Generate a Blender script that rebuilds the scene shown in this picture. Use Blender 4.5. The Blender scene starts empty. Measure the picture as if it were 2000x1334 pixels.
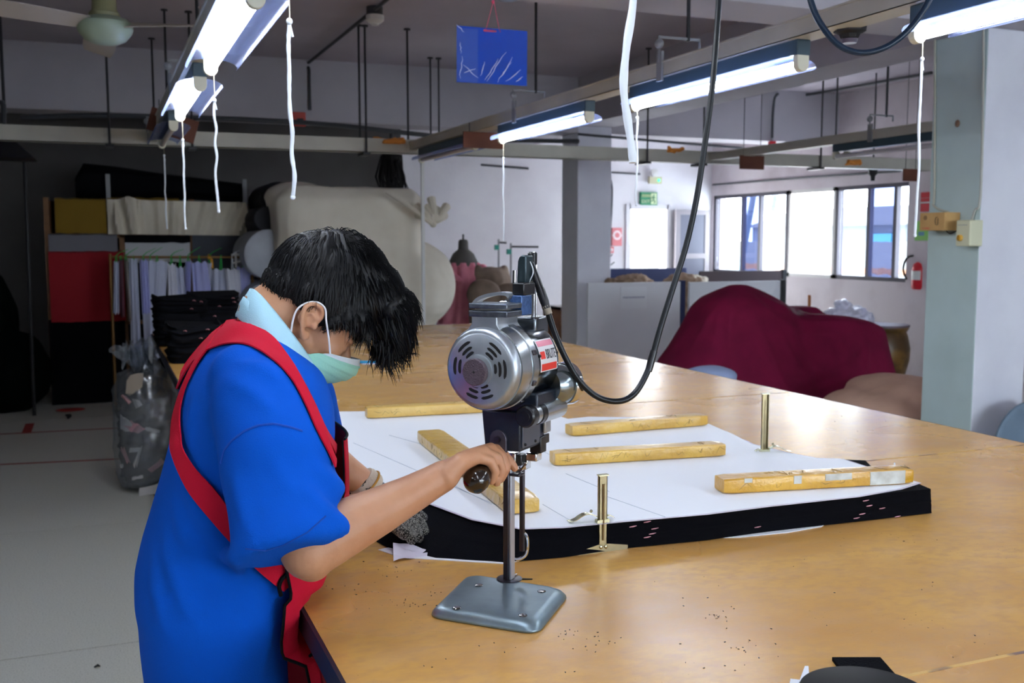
import bpy, bmesh, math, random
from mathutils import Vector, Matrix, noise
from mathutils.bvhtree import BVHTree
random.seed(7)
SC = bpy.context.scene
COL = SC.collection
PI = math.pi

# ---------------------------------------------------------------- camera
CAM_Z, FPX = 1.55, 1990.0
YAW, PITCH = math.atan(800 / FPX), math.atan(197 / FPX)
cam_d = bpy.data.cameras.new('camera'); cam = bpy.data.objects.new('camera', cam_d); COL.objects.link(cam)
cam.location = (0, 0, CAM_Z); cam.rotation_euler = (PI / 2 - PITCH, 0, -YAW)
cam_d.sensor_width = 36; cam_d.lens = 36 * FPX / 2000; cam_d.clip_start = .02; cam_d.clip_end = 300
cam_d.dof.use_dof = True; cam_d.dof.focus_distance = 1.85; cam_d.dof.aperture_fstop = 8
SC.camera = cam

# ---------------------------------------------------------------- sky, exposure
world = bpy.data.worlds.new('overcast_sky'); SC.world = world; world.use_nodes = True
wbg = world.node_tree.nodes['Background']; wbg.inputs[0].default_value = (.90, .95, 1.0, 1); wbg.inputs[1].default_value = 6.5
SC.view_settings.view_transform = 'Standard'; SC.view_settings.look = 'None'
SC.view_settings.gamma = 1; SC.view_settings.use_curve_mapping = False
SC.view_settings.exposure = 1.42
TUBE_STRENGTH = 19.0
SC.cycles.max_bounces = 9; SC.cycles.diffuse_bounces = 5; SC.cycles.transparent_max_bounces = 12
SC.cycles.sample_clamp_indirect = 6.0

# ---------------------------------------------------------------- measuring helpers: a photo point on a known plane of the room
F3 = Vector((math.sin(YAW) * math.cos(PITCH), math.cos(YAW) * math.cos(PITCH), -math.sin(PITCH)))
R3 = Vector((math.cos(YAW), -math.sin(YAW), 0)); U3 = R3.cross(F3)
C3 = Vector((0, 0, CAM_Z))
def ray(px, py): return F3 + R3 * ((px - 1000) / FPX) + U3 * ((667 - py) / FPX)
def atz(px, py, z): d = ray(px, py); return C3 + d * ((z - CAM_Z) / d.z)
def atx(px, py, x): d = ray(px, py); return C3 + d * (x / d.x)
def aty(px, py, y): d = ray(px, py); return C3 + d * (y / d.y)
def atd(px, py, k): return C3 + ray(px, py) * k

# ---------------------------------------------------------------- materials
def lin(c):
    if isinstance(c, str):
        c = c.lstrip('#'); c = [int(c[i:i + 2], 16) / 255 for i in (0, 2, 4)]
    return tuple((v / 12.92 if v <= .04045 else ((v + .055) / 1.055) ** 2.4) for v in c) + (1,)
def mat(name, col, rough=.6, metal=0, col2=None, nscale=8, namt=1.0, bump=0, bscale=60, stretch=None, spec=.5, coat=0, trans=0,
        detail=5, lo=.35, hi=.65, sheen=0, emit=None, alpha=1, rvar=0):
    m = bpy.data.materials.new(name); m.use_nodes = True
    nt = m.node_tree; b = nt.nodes['Principled BSDF']
    b.inputs['Base Color'].default_value = lin(col); b.inputs['Roughness'].default_value = rough; b.inputs['Metallic'].default_value = metal
    b.inputs['Specular IOR Level'].default_value = spec; b.inputs['Coat Weight'].default_value = coat; b.inputs['Coat Roughness'].default_value = .12
    if trans: b.inputs['Transmission Weight'].default_value = trans
    if sheen: b.inputs['Sheen Weight'].default_value = sheen
    if alpha < 1: b.inputs['Alpha'].default_value = alpha
    if emit: b.inputs['Emission Color'].default_value = lin(emit[0]); b.inputs['Emission Strength'].default_value = emit[1]
    tc = nt.nodes.new('ShaderNodeTexCoord'); mp = nt.nodes.new('ShaderNodeMapping'); nt.links.new(tc.outputs['Object'], mp.inputs[0])
    if stretch: mp.inputs['Scale'].default_value = stretch
    if col2:
        n = nt.nodes.new('ShaderNodeTexNoise'); n.inputs['Scale'].default_value = nscale; n.inputs['Detail'].default_value = detail
        nt.links.new(mp.outputs[0], n.inputs['Vector'])
        r = nt.nodes.new('ShaderNodeValToRGB'); r.color_ramp.elements[0].position = lo; r.color_ramp.elements[1].position = hi
        r.color_ramp.elements[0].color = lin(col); r.color_ramp.elements[1].color = lin(col2)
        nt.links.new(n.outputs['Fac'], r.inputs[0]); nt.links.new(r.outputs[0], b.inputs['Base Color'])
        if rvar:
            mr = nt.nodes.new('ShaderNodeMapRange'); mr.inputs['To Min'].default_value = rough - rvar; mr.inputs['To Max'].default_value = rough + rvar
            nt.links.new(n.outputs['Fac'], mr.inputs[0]); nt.links.new(mr.outputs[0], b.inputs['Roughness'])
    if bump:
        n2 = nt.nodes.new('ShaderNodeTexNoise'); n2.inputs['Scale'].default_value = bscale; n2.inputs['Detail'].default_value = 4
        nt.links.new(mp.outputs[0], n2.inputs['Vector'])
        bp = nt.nodes.new('ShaderNodeBump'); bp.inputs['Strength'].default_value = bump; bp.inputs['Distance'].default_value = .01
        nt.links.new(n2.outputs['Fac'], bp.inputs['Height']); nt.links.new(bp.outputs[0], b.inputs['Normal'])
    return m
def glass_mat(name, tint, gloss=.12, rough=.02):
    m = bpy.data.materials.new(name); m.use_nodes = True; nt = m.node_tree; nt.nodes.clear()
    out = nt.nodes.new('ShaderNodeOutputMaterial'); mx = nt.nodes.new('ShaderNodeMixShader'); tr = nt.nodes.new('ShaderNodeBsdfTransparent')
    gl = nt.nodes.new('ShaderNodeBsdfGlossy'); tr.inputs[0].default_value = lin(tint); gl.inputs['Roughness'].default_value = rough
    mx.inputs[0].default_value = gloss
    nt.links.new(tr.outputs[0], mx.inputs[1]); nt.links.new(gl.outputs[0], mx.inputs[2]); nt.links.new(mx.outputs[0], out.inputs[0])
    return m

# ---------------------------------------------------------------- mesh builder
WM = {}
class MB:
    def __init__(s): s.v = []; s.f = []; s.mi = []
    def add(s, vs, fs, m=0):
        o = len(s.v); s.v += [Vector(p) for p in vs]; s.f += [tuple(i + o for i in f) for f in fs]; s.mi += [m] * len(fs); return s
    def box(s, c, d, R=None, m=0, ch=0):
        hx, hy, hz = d[0] / 2, d[1] / 2, d[2] / 2; c = Vector(c)
        if ch <= 0:
            P = [(-hx, -hy, -hz), (hx, -hy, -hz), (hx, hy, -hz), (-hx, hy, -hz), (-hx, -hy, hz), (hx, -hy, hz), (hx, hy, hz), (-hx, hy, hz)]
            fs = [(0, 3, 2, 1), (4, 5, 6, 7), (0, 1, 5, 4), (1, 2, 6, 5), (2, 3, 7, 6), (3, 0, 4, 7)]
        else:
            P = []; h = (hx, hy, hz); idx = {}
            for sx in (-1, 1):
                for sy in (-1, 1):
                    for sz in (-1, 1):
                        for ax in range(3):
                            p = [sx * (hx - ch), sy * (hy - ch), sz * (hz - ch)]; p[ax] = (sx, sy, sz)[ax] * h[ax]
                            idx[(sx, sy, sz, ax)] = len(P); P.append(tuple(p))
            bm = bmesh.new()
            for p in P: bm.verts.new(p)
            r = bmesh.ops.convex_hull(bm, input=bm.verts); bm.verts.index_update()
            P = [v.co.copy() for v in bm.verts]; fs = [tuple(v.index for v in f.verts) for f in bm.faces]; bm.free()
        vs = [(R @ Vector(p) if R else Vector(p)) + c for p in P]
        return s.add(vs, fs, m)
    def b2(s, lo, hi, m=0, ch=0):
        lo, hi = Vector(lo), Vector(hi); return s.box((lo + hi) / 2, hi - lo, None, m, ch)
    def tube(s, pts, r, n=8, m=0, cap=True, closed=False):
        pts = [Vector(p) for p in pts]; N = len(pts); rs = r if isinstance(r, (list, tuple)) else [r] * N
        o = len(s.v); up = None
        for i, p in enumerate(pts):
            if closed: t = pts[(i + 1) % N] - pts[i - 1]
            else: t = pts[min(i + 1, N - 1)] - pts[max(i - 1, 0)]
            if t.length < 1e-9: t = Vector((0, 0, 1))
            t.normalize()
            if up is None:
                a = Vector((0, 0, 1)) if abs(t.z) < .9 else Vector((1, 0, 0)); x = a.cross(t).normalized()
            else: x = (up - t * up.dot(t)).normalized()
            up = x; y = t.cross(x)
            for k in range(n):
                a = 2 * PI * k / n; s.v.append(p + (x * math.cos(a) + y * math.sin(a)) * rs[i])
        M = N if closed else N - 1
        for i in range(M):
            for k in range(n):
                a, b = o + i * n + k, o + i * n + (k + 1) % n; c, d = o + ((i + 1) % N) * n + (k + 1) % n, o + ((i + 1) % N) * n + k
                s.f.append((a, b, c, d)); s.mi.append(m)
        if cap and not closed:
            s.f.append(tuple(o + k for k in reversed(range(n)))); s.f.append(tuple(o + (N - 1) * n + k for k in range(n))); s.mi += [m, m]
        return s
    def cyl(s, p0, p1, r0, r1=None, n=20, m=0): return s.tube([p0, p1], [r0, r0 if r1 is None else r1], n, m)
    def lathe(s, prof, c, ax=(0, 0, 1), n=32, m=0, ref=None):
        # profile [(r, h)] about axis ax from point c
        ax = Vector(ax).normalized(); a = Vector(ref) if ref else (Vector((0, 0, 1)) if abs(ax.z) < .9 else Vector((1, 0, 0)))
        x = (a - ax * a.dot(ax)).normalized(); y = ax.cross(x); c = Vector(c); o = len(s.v)
        for r, h in prof:
            for k in range(n):
                t = 2 * PI * k / n; s.v.append(c + ax * h + (x * math.cos(t) + y * math.sin(t)) * max(r, 1e-5))
        for i in range(len(prof) - 1):
            for k in range(n):
                s.f.append((o + i * n + k, o + i * n + (k + 1) % n, o + (i + 1) * n + (k + 1) % n, o + (i + 1) * n + k)); s.mi.append(m)
        s.f.append(tuple(o + k for k in reversed(range(n)))); s.f.append(tuple(o + (len(prof) - 1) * n + k for k in range(n))); s.mi += [m, m]
        return s
    def ell(s, c, r, R=None, nu=20, nv=12, m=0):
        c = Vector(c); o = len(s.v); r = (r, r, r) if not isinstance(r, (tuple, list)) else r
        for j in range(1, nv):
            th = PI * j / nv
            for i in range(nu):
                ph = 2 * PI * i / nu; p = Vector((r[0] * math.sin(th) * math.cos(ph), r[1] * math.sin(th) * math.sin(ph), r[2] * math.cos(th)))
                s.v.append(c + (R @ p if R else p))
        t = len(s.v); p = Vector((0, 0, r[2])); s.v.append(c + (R @ p if R else p)); s.v.append(c - (R @ p if R else p))
        for j in range(nv - 2):
            for i in range(nu):
                a, b = o + j * nu + i, o + j * nu + (i + 1) % nu; s.f.append((a, a + nu, b + nu, b)); s.mi.append(m)
        for i in range(nu):
            s.f.append((t, o + i, o + (i + 1) % nu)); s.f.append((t + 1, o + (nv - 2) * nu + (i + 1) % nu, o + (nv - 2) * nu + i)); s.mi += [m, m]
        return s
    def caps(s, pts, rs, n=14, m=0):
        # chain of tapered capsules (closed, overlapping): for fusing
        pts = [Vector(p) for p in pts]
        for i in range(len(pts)): s.ell(pts[i], rs[i], None, n, max(6, n // 2), m)
        for i in range(len(pts) - 1): s.cyl(pts[i], pts[i + 1], rs[i], rs[i + 1], n, m)
        return s
    def loft(s, rings, m=0, cap=True):
        n = len(rings[0]); o = len(s.v)
        for r in rings: s.v += [Vector(p) for p in r]
        for i in range(len(rings) - 1):
            for k in range(n):
                s.f.append((o + i * n + k, o + i * n + (k + 1) % n, o + (i + 1) * n + (k + 1) % n, o + (i + 1) * n + k)); s.mi.append(m)
        if cap:
            s.f.append(tuple(o + k for k in reversed(range(n)))); s.f.append(tuple(o + (len(rings) - 1) * n + k for k in range(n))); s.mi += [m, m]
        return s
    def prism(s, poly, z0, z1, m=0):
        a = [Vector((p[0], p[1], z0)) for p in poly]; b = [Vector((p[0], p[1], z1)) for p in poly]; return s.loft([a, b], m)
    def extr(s, poly, d, m=0):
        d = Vector(d); return s.loft([[Vector(p) for p in poly], [Vector(p) + d for p in poly]], m)
    def grid(s, rows, m=0):
        n = len(rows[0]); o = len(s.v)
        for r in rows: s.v += [Vector(p) for p in r]
        for i in range(len(rows) - 1):
            for k in range(n - 1):
                s.f.append((o + i * n + k, o + i * n + k + 1, o + (i + 1) * n + k + 1, o + (i + 1) * n + k)); s.mi.append(m)
        return s
    def sheet(s, rows, t, m=0):
        # a grid with real thickness t
        R = [[Vector(p) for p in r] for r in rows]; a, b = len(R), len(R[0])
        nor = []
        for i in range(a):
            q = []
            for k in range(b):
                du = R[i][min(k + 1, b - 1)] - R[i][max(k - 1, 0)]; dv = R[min(i + 1, a - 1)][k] - R[max(i - 1, 0)][k]
                nn = du.cross(dv); q.append(nn.normalized() if nn.length > 1e-12 else Vector((0, 0, 1)))
            nor.append(q)
        top = [[R[i][k] + nor[i][k] * t / 2 for k in range(b)] for i in range(a)]; bot = [[R[i][k] - nor[i][k] * t / 2 for k in range(b)] for i in range(a)]
        s.grid(top, m); s.grid([list(reversed(r)) for r in bot], m)
        ring = [(0, k) for k in range(b)] + [(i, b - 1) for i in range(1, a)] + [(a - 1, k) for k in range(b - 2, -1, -1)] + [(i, 0) for i in range(a - 2, 0, -1)]
        o = len(s.v)
        for i, k in ring: s.v += [top[i][k], bot[i][k]]
        N = len(ring)
        for j in range(N): s.f.append((o + 2 * j, o + 2 * j + 1, o + 2 * ((j + 1) % N) + 1, o + 2 * ((j + 1) % N))); s.mi.append(m)
        return s
    def build(s, name, mt, parent=None, smooth=True, angle=40, bevel=0, at=None, kind=None, label=None, fix=True):
        me = bpy.data.meshes.new(name)
        M = WM[parent.name] if parent is not None else (Matrix.Translation(Vector(at)) if at is not None else Matrix.Identity(4))
        Mi = M.inverted(); me.from_pydata([Mi @ p for p in s.v], [], s.f); me.update()
        mts = mt if isinstance(mt, (list, tuple)) else [mt]
        for q in mts: me.materials.append(q)
        me.polygons.foreach_set('material_index', s.mi)
        if fix:
            bm = bmesh.new(); bm.from_mesh(me); bmesh.ops.recalc_face_normals(bm, faces=bm.faces); bm.to_mesh(me); bm.free()
        o = bpy.data.objects.new(name, me); COL.objects.link(o)
        if parent is not None: o.parent = parent; WM[o.name] = M
        else: o.matrix_world = M; WM[o.name] = M
        if bevel:
            bv = o.modifiers.new('edge', 'BEVEL'); bv.width = bevel; bv.segments = 2; bv.limit_method = 'ANGLE'; bv.angle_limit = math.radians(35)
        if smooth: shade(o, angle)
        if kind: o['kind'] = kind
        if label: o['label'] = label
        return o
def shade(o, angle=40):
    me = o.data; me.polygons.foreach_set('use_smooth', [True] * len(me.polygons))
    if angle < 180: me.set_sharp_from_angle(angle=math.radians(angle))
def bake(o):
    dg = bpy.context.evaluated_depsgraph_get(); ev = o.evaluated_get(dg); me = bpy.data.meshes.new_from_object(ev, depsgraph=dg)
    o.modifiers.clear(); old = o.data; o.data = me; bpy.data.meshes.remove(old); return o
def fuse(o, voxel, smooth=6, fac=.5):
    r = o.modifiers.new('fuse', 'REMESH'); r.mode = 'VOXEL'; r.voxel_size = voxel; r.use_smooth_shade = True
    if smooth: k = o.modifiers.new('smooth', 'SMOOTH'); k.iterations = smooth; k.factor = fac
    bake(o); shade(o, 180); return o
def warp(o, fn):
    # push every vertex along its normal by fn(position, normal)
    me = o.data; ns = [v.normal.copy() for v in me.vertices]; M = o.matrix_basis
    for v, n in zip(me.vertices, ns): v.co = v.co + n * fn(M @ v.co, n)
    me.update()
def ridges(o, lines, r, proud, voxel, smooth=4, n=14):
    # raise soft folds on a fused cloth along lines seen on its surface, then fuse again
    t = bvh_of(o); M = WM[o.name]; b = MB(); b.v = [M @ v.co for v in o.data.vertices]; b.f = [tuple(p.vertices) for p in o.data.polygons]; b.mi = [0] * len(b.f)
    for L in lines:
        pts = []
        for k in range(n + 1):
            q = lerp_poly(L, k / n); d = ray(q.x, q.y).normalized(); h = t.ray_cast(C3, d)
            if h[0] is not None: nn = h[1] if h[1].dot(d) < 0 else -h[1]; pts.append(h[0] + nn * (proud - r))
        if len(pts) < 3: continue
        m_ = len(pts); b.caps(pts, [r * (.55 + .45 * math.sin(PI * (k + .6) / m_)) for k in range(m_)], 10)
    Mi = M.inverted(); me = bpy.data.meshes.new(o.name); me.from_pydata([Mi @ p for p in b.v], [], b.f); me.materials.append(o.data.materials[0]); old = o.data; o.data = me; bpy.data.meshes.remove(old)
    fuse(o, voxel, smooth); return o
def bvh_of(o):
    M = WM[o.name]; return BVHTree.FromPolygons([M @ v.co for v in o.data.vertices], [tuple(p.vertices) for p in o.data.polygons])
def lerp_poly(P, f):
    P = [Vector(p) for p in P]; L = [0]
    for i in range(1, len(P)): L.append(L[-1] + (P[i] - P[i - 1]).length)
    t = f * L[-1]
    for i in range(1, len(P)):
        if t <= L[i] + 1e-9: return P[i - 1].lerp(P[i], (t - L[i - 1]) / max(1e-9, L[i] - L[i - 1]))
    return P[-1]
def thing(name, label, cat, loc=(0, 0, 0), rz=0, group=None):
    o = bpy.data.objects.new(name, None); COL.objects.link(o); o.empty_display_size = .1
    o.location = loc; o.rotation_euler = (0, 0, rz); WM[o.name] = Matrix.Translation(Vector(loc)) @ Matrix.Rotation(rz, 4, 'Z')
    return tag(o, label, cat, group)
def tag(o, label, cat, group=None):
    o['label'] = label; o['category'] = cat
    if group: o['group'] = group
    return o
def struct(o): o['kind'] = 'structure'; return o
def copy_tree(o, parent=None):
    c = o.copy(); COL.objects.link(c)
    if parent: c.parent = parent
    WM[c.name] = WM[o.name]
    for ch in list(o.children): copy_tree(ch, c)
    return c
def rotz(a): return Matrix.Rotation(a, 3, 'Z')
def smoothcurve(pts, n=6):
    # Catmull-Rom
    P = [Vector(p) for p in pts]; out = []
    for i in range(len(P) - 1):
        p0, p1, p2, p3 = P[max(i - 1, 0)], P[i], P[i + 1], P[min(i + 2, len(P) - 1)]
        for k in range(n):
            t = k / n; out.append(.5 * ((2 * p1) + (p2 - p0) * t + (2 * p0 - 5 * p1 + 4 * p2 - p3) * t * t + (3 * p1 - p0 - 3 * p2 + p3) * t ** 3))
    out.append(P[-1]); return out
def text_mesh(name, body, size, mt, M, parent, ext=.0004):
    cu = bpy.data.curves.new(name, 'FONT'); cu.body = body; cu.size = size; cu.extrude = ext; cu.align_x = 'CENTER'; cu.align_y = 'CENTER'
    t = bpy.data.objects.new(name, cu); COL.objects.link(t)
    dg = bpy.context.evaluated_depsgraph_get(); me = bpy.data.meshes.new_from_object(t.evaluated_get(dg), depsgraph=dg)
    bpy.data.objects.remove(t); me.materials.clear(); me.materials.append(mt)
    me.transform(WM[parent.name].inverted() @ M)
    o = bpy.data.objects.new(name, me); COL.objects.link(o); o.parent = parent; WM[o.name] = WM[parent.name]; return o
# ================================================================ SETTING
XL, XR, YF, YB, ZT = -5.0, 8.08, -5.0, 12.5, 3.25
M_wall = mat('painted_wall', '#e8e6ea', .75, col2='#d8d4da', nscale=1.6, bump=.15, bscale=25, lo=.42, hi=.8)
M_wallpink = mat('worn_wall', '#d8cfd3', .75, col2='#bfb2b6', nscale=2.2, bump=.15, bscale=18, lo=.45, hi=.8)
M_wallshade = mat('shaded_wall', '#63605e', .85, col2='#55524f', nscale=1.2)  # dark grey puts the shade of the unlit left side into the colour
M_ceil = mat('ceiling_paint', '#b6adb5', .85, col2='#a79ea6', nscale=.9, bump=.1, bscale=20)
M_beam = mat('beam_paint', '#b6b2b8', .85, col2='#a9a5ab', nscale=1.2, bump=.1, bscale=20)
M_pil_w = mat('pillar_paint', '#e0e1ea', .7, col2='#d3d3de', nscale=2.5, bump=.12, bscale=20, lo=.4, hi=.75)
M_pil_g = mat('pillar_greenish', '#c3d6d6', .7, col2='#b6c9c7', nscale=2.2, bump=.12, bscale=16, lo=.4, hi=.75)
M_floor = mat('terrazzo', '#d4d5cb', .5, col2='#b4b5ab', nscale=160, bump=0, detail=2, lo=.5, hi=.72)
M_joint = mat('floor_joint', '#6f6258', .8)
M_dark = mat('dark_metal', '#1c1d20', .5)
M_black = mat('matt_black', '#101114', .6)
M_frame = mat('window_frame_dark', '#3a3442', .45)
M_white = mat('white_paint', '#dcdbd8', .5)
M_tray = mat('tray_paint', '#c4c2b6', .5, col2='#b3b1a6', nscale=3)
M_red = mat('red_plastic', '#c8202c', .4)
M_rust = mat('brown_board', '#6b3a26', .7, col2='#5a3020', nscale=6)
M_grey = mat('grey_pvc', '#8d8f92', .5)
M_pipe = mat('dark_pipe', '#3f4145', .5)

# floor: a bed with slabs laid in it
fl = MB().b2((XL - .2, YF - .2, -.12), (XR + .2, YB + .2, -.006)).build('floor', M_joint, smooth=False); struct(fl)
S = 1.83; x0 = .25 - 3 * S; y0 = 4.09 - 5 * S
me_s = None
for i in range(-1, 8):
    for j in range(-1, 10):
        ax, ay = max(x0 + i * S, XL), max(y0 + j * S, YF); bx, by = min(x0 + (i + 1) * S, XR), min(y0 + (j + 1) * S, YB)
        if bx - ax < .05 or by - ay < .05: continue
        full = abs(bx - ax - S) < 1e-6 and abs(by - ay - S) < 1e-6
        if full and me_s is not None:
            o = bpy.data.objects.new('slab', me_s); COL.objects.link(o); o.parent = fl; o.location = ((ax + bx) / 2, (ay + by) / 2, 0)
        else:
            m = MB().b2((ax - (ax + bx) / 2 + .004, ay - (ay + by) / 2 + .004, -.02), ((bx - ax) / 2 - .004, (by - ay) / 2 - .004, 0)); o = m.build('slab', M_floor, smooth=False)
            o.parent = fl; o.location = ((ax + bx) / 2, (ay + by) / 2, 0)
            if full: me_s = o.data
def S_box(name, lo, hi, m): return struct(MB().b2(lo, hi).build(name, m, smooth=False))
S_box('ceiling', (XL - .2, YF - .2, ZT), (XR + .2, YB + .2, ZT + .15), M_ceil)
S_box('wall_left', (XL - .2, YF - .2, 0), (XL, YB + .2, ZT), M_wallshade)
FX0, FX1, FZ0, FZ1 = 1.4, 7.2, .95, 2.6  # opening for the added fill window, kept towards the right
wf = MB(); wf.b2((XL, YF - .2, 0), (FX0, YF, ZT)); wf.b2((FX1, YF - .2, 0), (XR, YF, ZT)); wf.b2((FX0, YF - .2, 0), (FX1, YF, FZ0)); wf.b2((FX0, YF - .2, FZ1), (FX1, YF, ZT)); struct(wf.build('wall_front', M_wall, smooth=False))
# back wall with its doorway
DX0, DX1, DZ = aty(1228, 405, YB).x, aty(1303, 407, YB).x, 2.0
wb = MB(); wb.b2((XL, YB, 0), (DX0, YB + .2, ZT)); wb.b2((DX1, YB, 0), (XR + .2, YB + .2, ZT)); wb.b2((DX0, YB, DZ), (DX1, YB + .2, ZT))
struct(wb.build('wall_back', M_wall, smooth=False))
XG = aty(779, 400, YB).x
S_box('wall_back_shade', (XL, YB - .12, 0), (XG, YB - .001, ZT), M_wallshade)  # dark slab before the back wall, painted as its unlit left part
# right wall with the long window opening
WY0 = atx(1790, 450, XR).y; WYm0 = atx(1632, 450, XR).y; WYm = atx(1537, 450, XR).y; WY1 = YB - .06; WZ0, WZ1 = 1.10, 2.18
wr = MB(); wr.b2((XR, YF - .2, 0), (XR + .2, WY0, ZT)); wr.b2((XR, WY0, 0), (XR + .2, YB + .2, WZ0)); wr.b2((XR, WY0, WZ1), (XR + .2, YB + .2, ZT)); wr.b2((XR, WY1, WZ0), (XR + .2, YB + .2, WZ1))
struct(wr.build('wall_right', M_wallpink, smooth=False))
S_box('trim_1', (XR - .16, atx(1797, 600, XR - .1).y - .35, 0), (XR, atx(1775, 600, XR - .1).y, 2.7), M_wallpink)
# beams
for lo, hi in (((4.7, YF, 2.75), (5.1, YB, ZT)), ((XL, 9.83, 2.68), (4.7, 10.23, ZT)), ((5.1, 9.83, 2.68), (XR, 10.23, ZT)), ((XL, 4.47, 2.75), (4.7, 4.87, ZT)), ((5.1, 4.47, 2.75), (XR, 4.87, ZT)), ((XL, -1.0, 2.75), (4.7, -.6, ZT))):
    S_box('ceiling_beam', lo, hi, M_beam)
# pillars
def pillar(y, m1, m2):
    m = MB().b2((4.7, y, 0), (5.1, y + .4, 2.75)); o = m.build('pillar', [m1, m2], smooth=False, bevel=.008)
    for p in o.data.polygons: p.material_index = 0 if p.normal.x < -.5 else 1
    return struct(o)
pillar(9.83, mat('pillar_side', '#e2e6ee', .7, col2='#d6dae2', nscale=2), M_pil_w)
pillar(4.47, M_pil_g, M_pil_w)

# windows: dark outer frame, mullions and panes in wall_right
GL_c = glass_mat('clear_glass', '#f2f7fb', .08); GL_b = glass_mat('tinted_glass', '#a3acc8', .12)
def window(n, ya, yb, frame_m, mull, panes):
    w = struct(thing('window_%d' % n, '', '', (XR + .06, (ya + yb) / 2, WZ0))); del w['label']; del w['category']
    f = MB(); t = .045
    f.b2((XR + .01, ya, WZ0), (XR + .09, yb, WZ0 + t)); f.b2((XR + .01, ya, WZ1 - t), (XR + .09, yb, WZ1)); f.b2((XR + .01, ya, WZ0), (XR + .09, ya + t, WZ1)); f.b2((XR + .01, yb - t, WZ0), (XR + .09, yb, WZ1))
    f.build('frame', frame_m, w, smooth=False)
    for y in mull: MB().b2((XR + .02, y - .025, WZ0 + t), (XR + .08, y + .025, WZ1 - t)).build('mullion', frame_m, w, smooth=False)
    for (a, b, g) in panes: MB().b2((XR + .045, a, WZ0 + t), (XR + .051, b, WZ1 - t)).build('pane', g, w, smooth=False)
wy = lambda px: atx(px, 450, XR).y
window(1, wy(1536), WY1, M_frame, [wy(1446), wy(1480)], [(wy(1446), WY1 - .05, GL_c), (wy(1480), wy(1446), GL_b), (wy(1536) + .05, wy(1480), GL_c)])
window(2, wy(1629), wy(1538), M_white, [], [])
window(3, WY0, wy(1630), M_frame, [wy(1692), wy(1744)], [(wy(1692), wy(1630) - .05, GL_c), (wy(1744), wy(1692), GL_b), (WY0 + .05, wy(1744), GL_c)])
w = struct(thing('window_4', '', '', ((FX0 + FX1) / 2, YF - .1, FZ0))); del w['label']; del w['category']  # unseen window added behind the camera to fill in light
f = MB(); f.b2((FX0, YF - .14, FZ0), (FX1, YF - .06, FZ0 + .05)); f.b2((FX0, YF - .14, FZ1 - .05), (FX1, YF - .06, FZ1)); f.b2((FX0, YF - .14, FZ0), (FX0 + .05, YF - .06, FZ1)); f.b2((FX1 - .05, YF - .14, FZ0), (FX1, YF - .06, FZ1)); f.build('frame', M_frame, w, smooth=False)
for i in range(8):
    a, b = FX0 + (FX1 - FX0) * i / 8, FX0 + (FX1 - FX0) * (i + 1) / 8
    if i: MB().b2((a - .025, YF - .13, FZ0 + .05), (a + .025, YF - .07, FZ1 - .05)).build('mullion', M_frame, w, smooth=False)
    MB().b2((a + .03, YF - .103, FZ0 + .05), (b - .03, YF - .097, FZ1 - .05)).build('pane', GL_c, w, smooth=False)
# door: opening with frame, and the leaf folded back against the wall
d = struct(thing('door_1', '', '', (DX0, YB, 0))); del d['label']; del d['category']
m = MB()
for a, b in ((DX0 - .05, DX0 + .02), (DX1 - .02, DX1 + .05)): m.b2((a, YB - .03, 0), (b, YB + .06, DZ + .05))
m.b2((DX0, YB - .03, DZ - .02), (DX1, YB + .06, DZ + .05)); m.build('door_frame', M_wall, d, smooth=False)
LX0, LX1 = DX1 + .07, aty(1384, 408, YB - .1).x
M_leaf = mat('door_leaf_frame', '#8f888c', .6); M_leafp = mat('door_leaf_panel', '#565766', .45)
m = MB()
for a, b in ((LX0, LX0 + .07), (LX1 - .07, LX1)): m.b2((a, YB - .13, .01), (b, YB - .09, 1.98))
for a, b in ((.01, .12), (1.30, 1.37), (1.91, 1.98)): m.b2((LX0 + .07, YB - .13, a), (LX1 - .07, YB - .09, b))
m.build('leaf_frame', M_leaf, d, smooth=False)
for a, b in ((.12, 1.30), (1.37, 1.91)): MB().b2((LX0 + .07, YB - .12, a), (LX1 - .07, YB - .10, b)).build('leaf_panel', M_leafp, d, smooth=False)

# outside: neighbouring roofs seen through the windows
M_roof = mat('corrugated_roof', '#4a4845', .6, col2='#3e3c3a', nscale=3); M_tile = mat('orange_tile', '#7d4a22', .7); M_block = mat('pale_building', '#5a5f66', .8); M_shed = mat('shed_blue', '#2c3450', .7)
def corrug(name, x0, x1, y0, y1, z0, z1, n, m):
    rows = []
    for i in range(2):
        rows.append([(x0 + (x1 - x0) * i, y0 + (y1 - y0) * k / (n * 2), z0 + (z1 - z0) * i + (.02 if k % 2 else -.02)) for k in range(n * 2 + 1)])
    return MB().sheet(rows, .01).build(name, m, smooth=False)
o = corrug('tiled_roof', 11.0, 11.5, 7, 24, 1.05, 1.10, 60, M_tile); tag(o, 'orange edged tiled roof just below the windows outside', 'roof')
o = corrug('corrugated_roof', 14, 24, 6, 40, .75, 1.5, 70, M_roof); tag(o, 'wide grey corrugated roof seen through the windows', 'roof')
b_ = thing('far_shed', 'bluish shed with pitched roof beyond the grey roof outside', 'building', (27, 24, 0))
MB().b2((26, 18, -1), (30, 25, 1.9)).build('wall', M_shed, b_, smooth=False)
MB().extr([(25.7, 17.7, 1.9), (30.3, 17.7, 1.9), (28, 17.7, 2.8)], (0, 7.6, 0)).build('roof', M_roof, b_, smooth=False)
b_ = thing('far_house', 'pale far house with a teal window seen through the window', 'building', (27, 32, 0))
MB().b2((26, 28, -1), (31, 37, 2.1)).build('wall', M_block, b_, smooth=False)
MB().b2((25.95, 28.6, 1.2), (26.0, 29.8, 1.8)).build('window', mat('teal_glass', '#4d9a9c', .3), b_, smooth=False)
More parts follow.
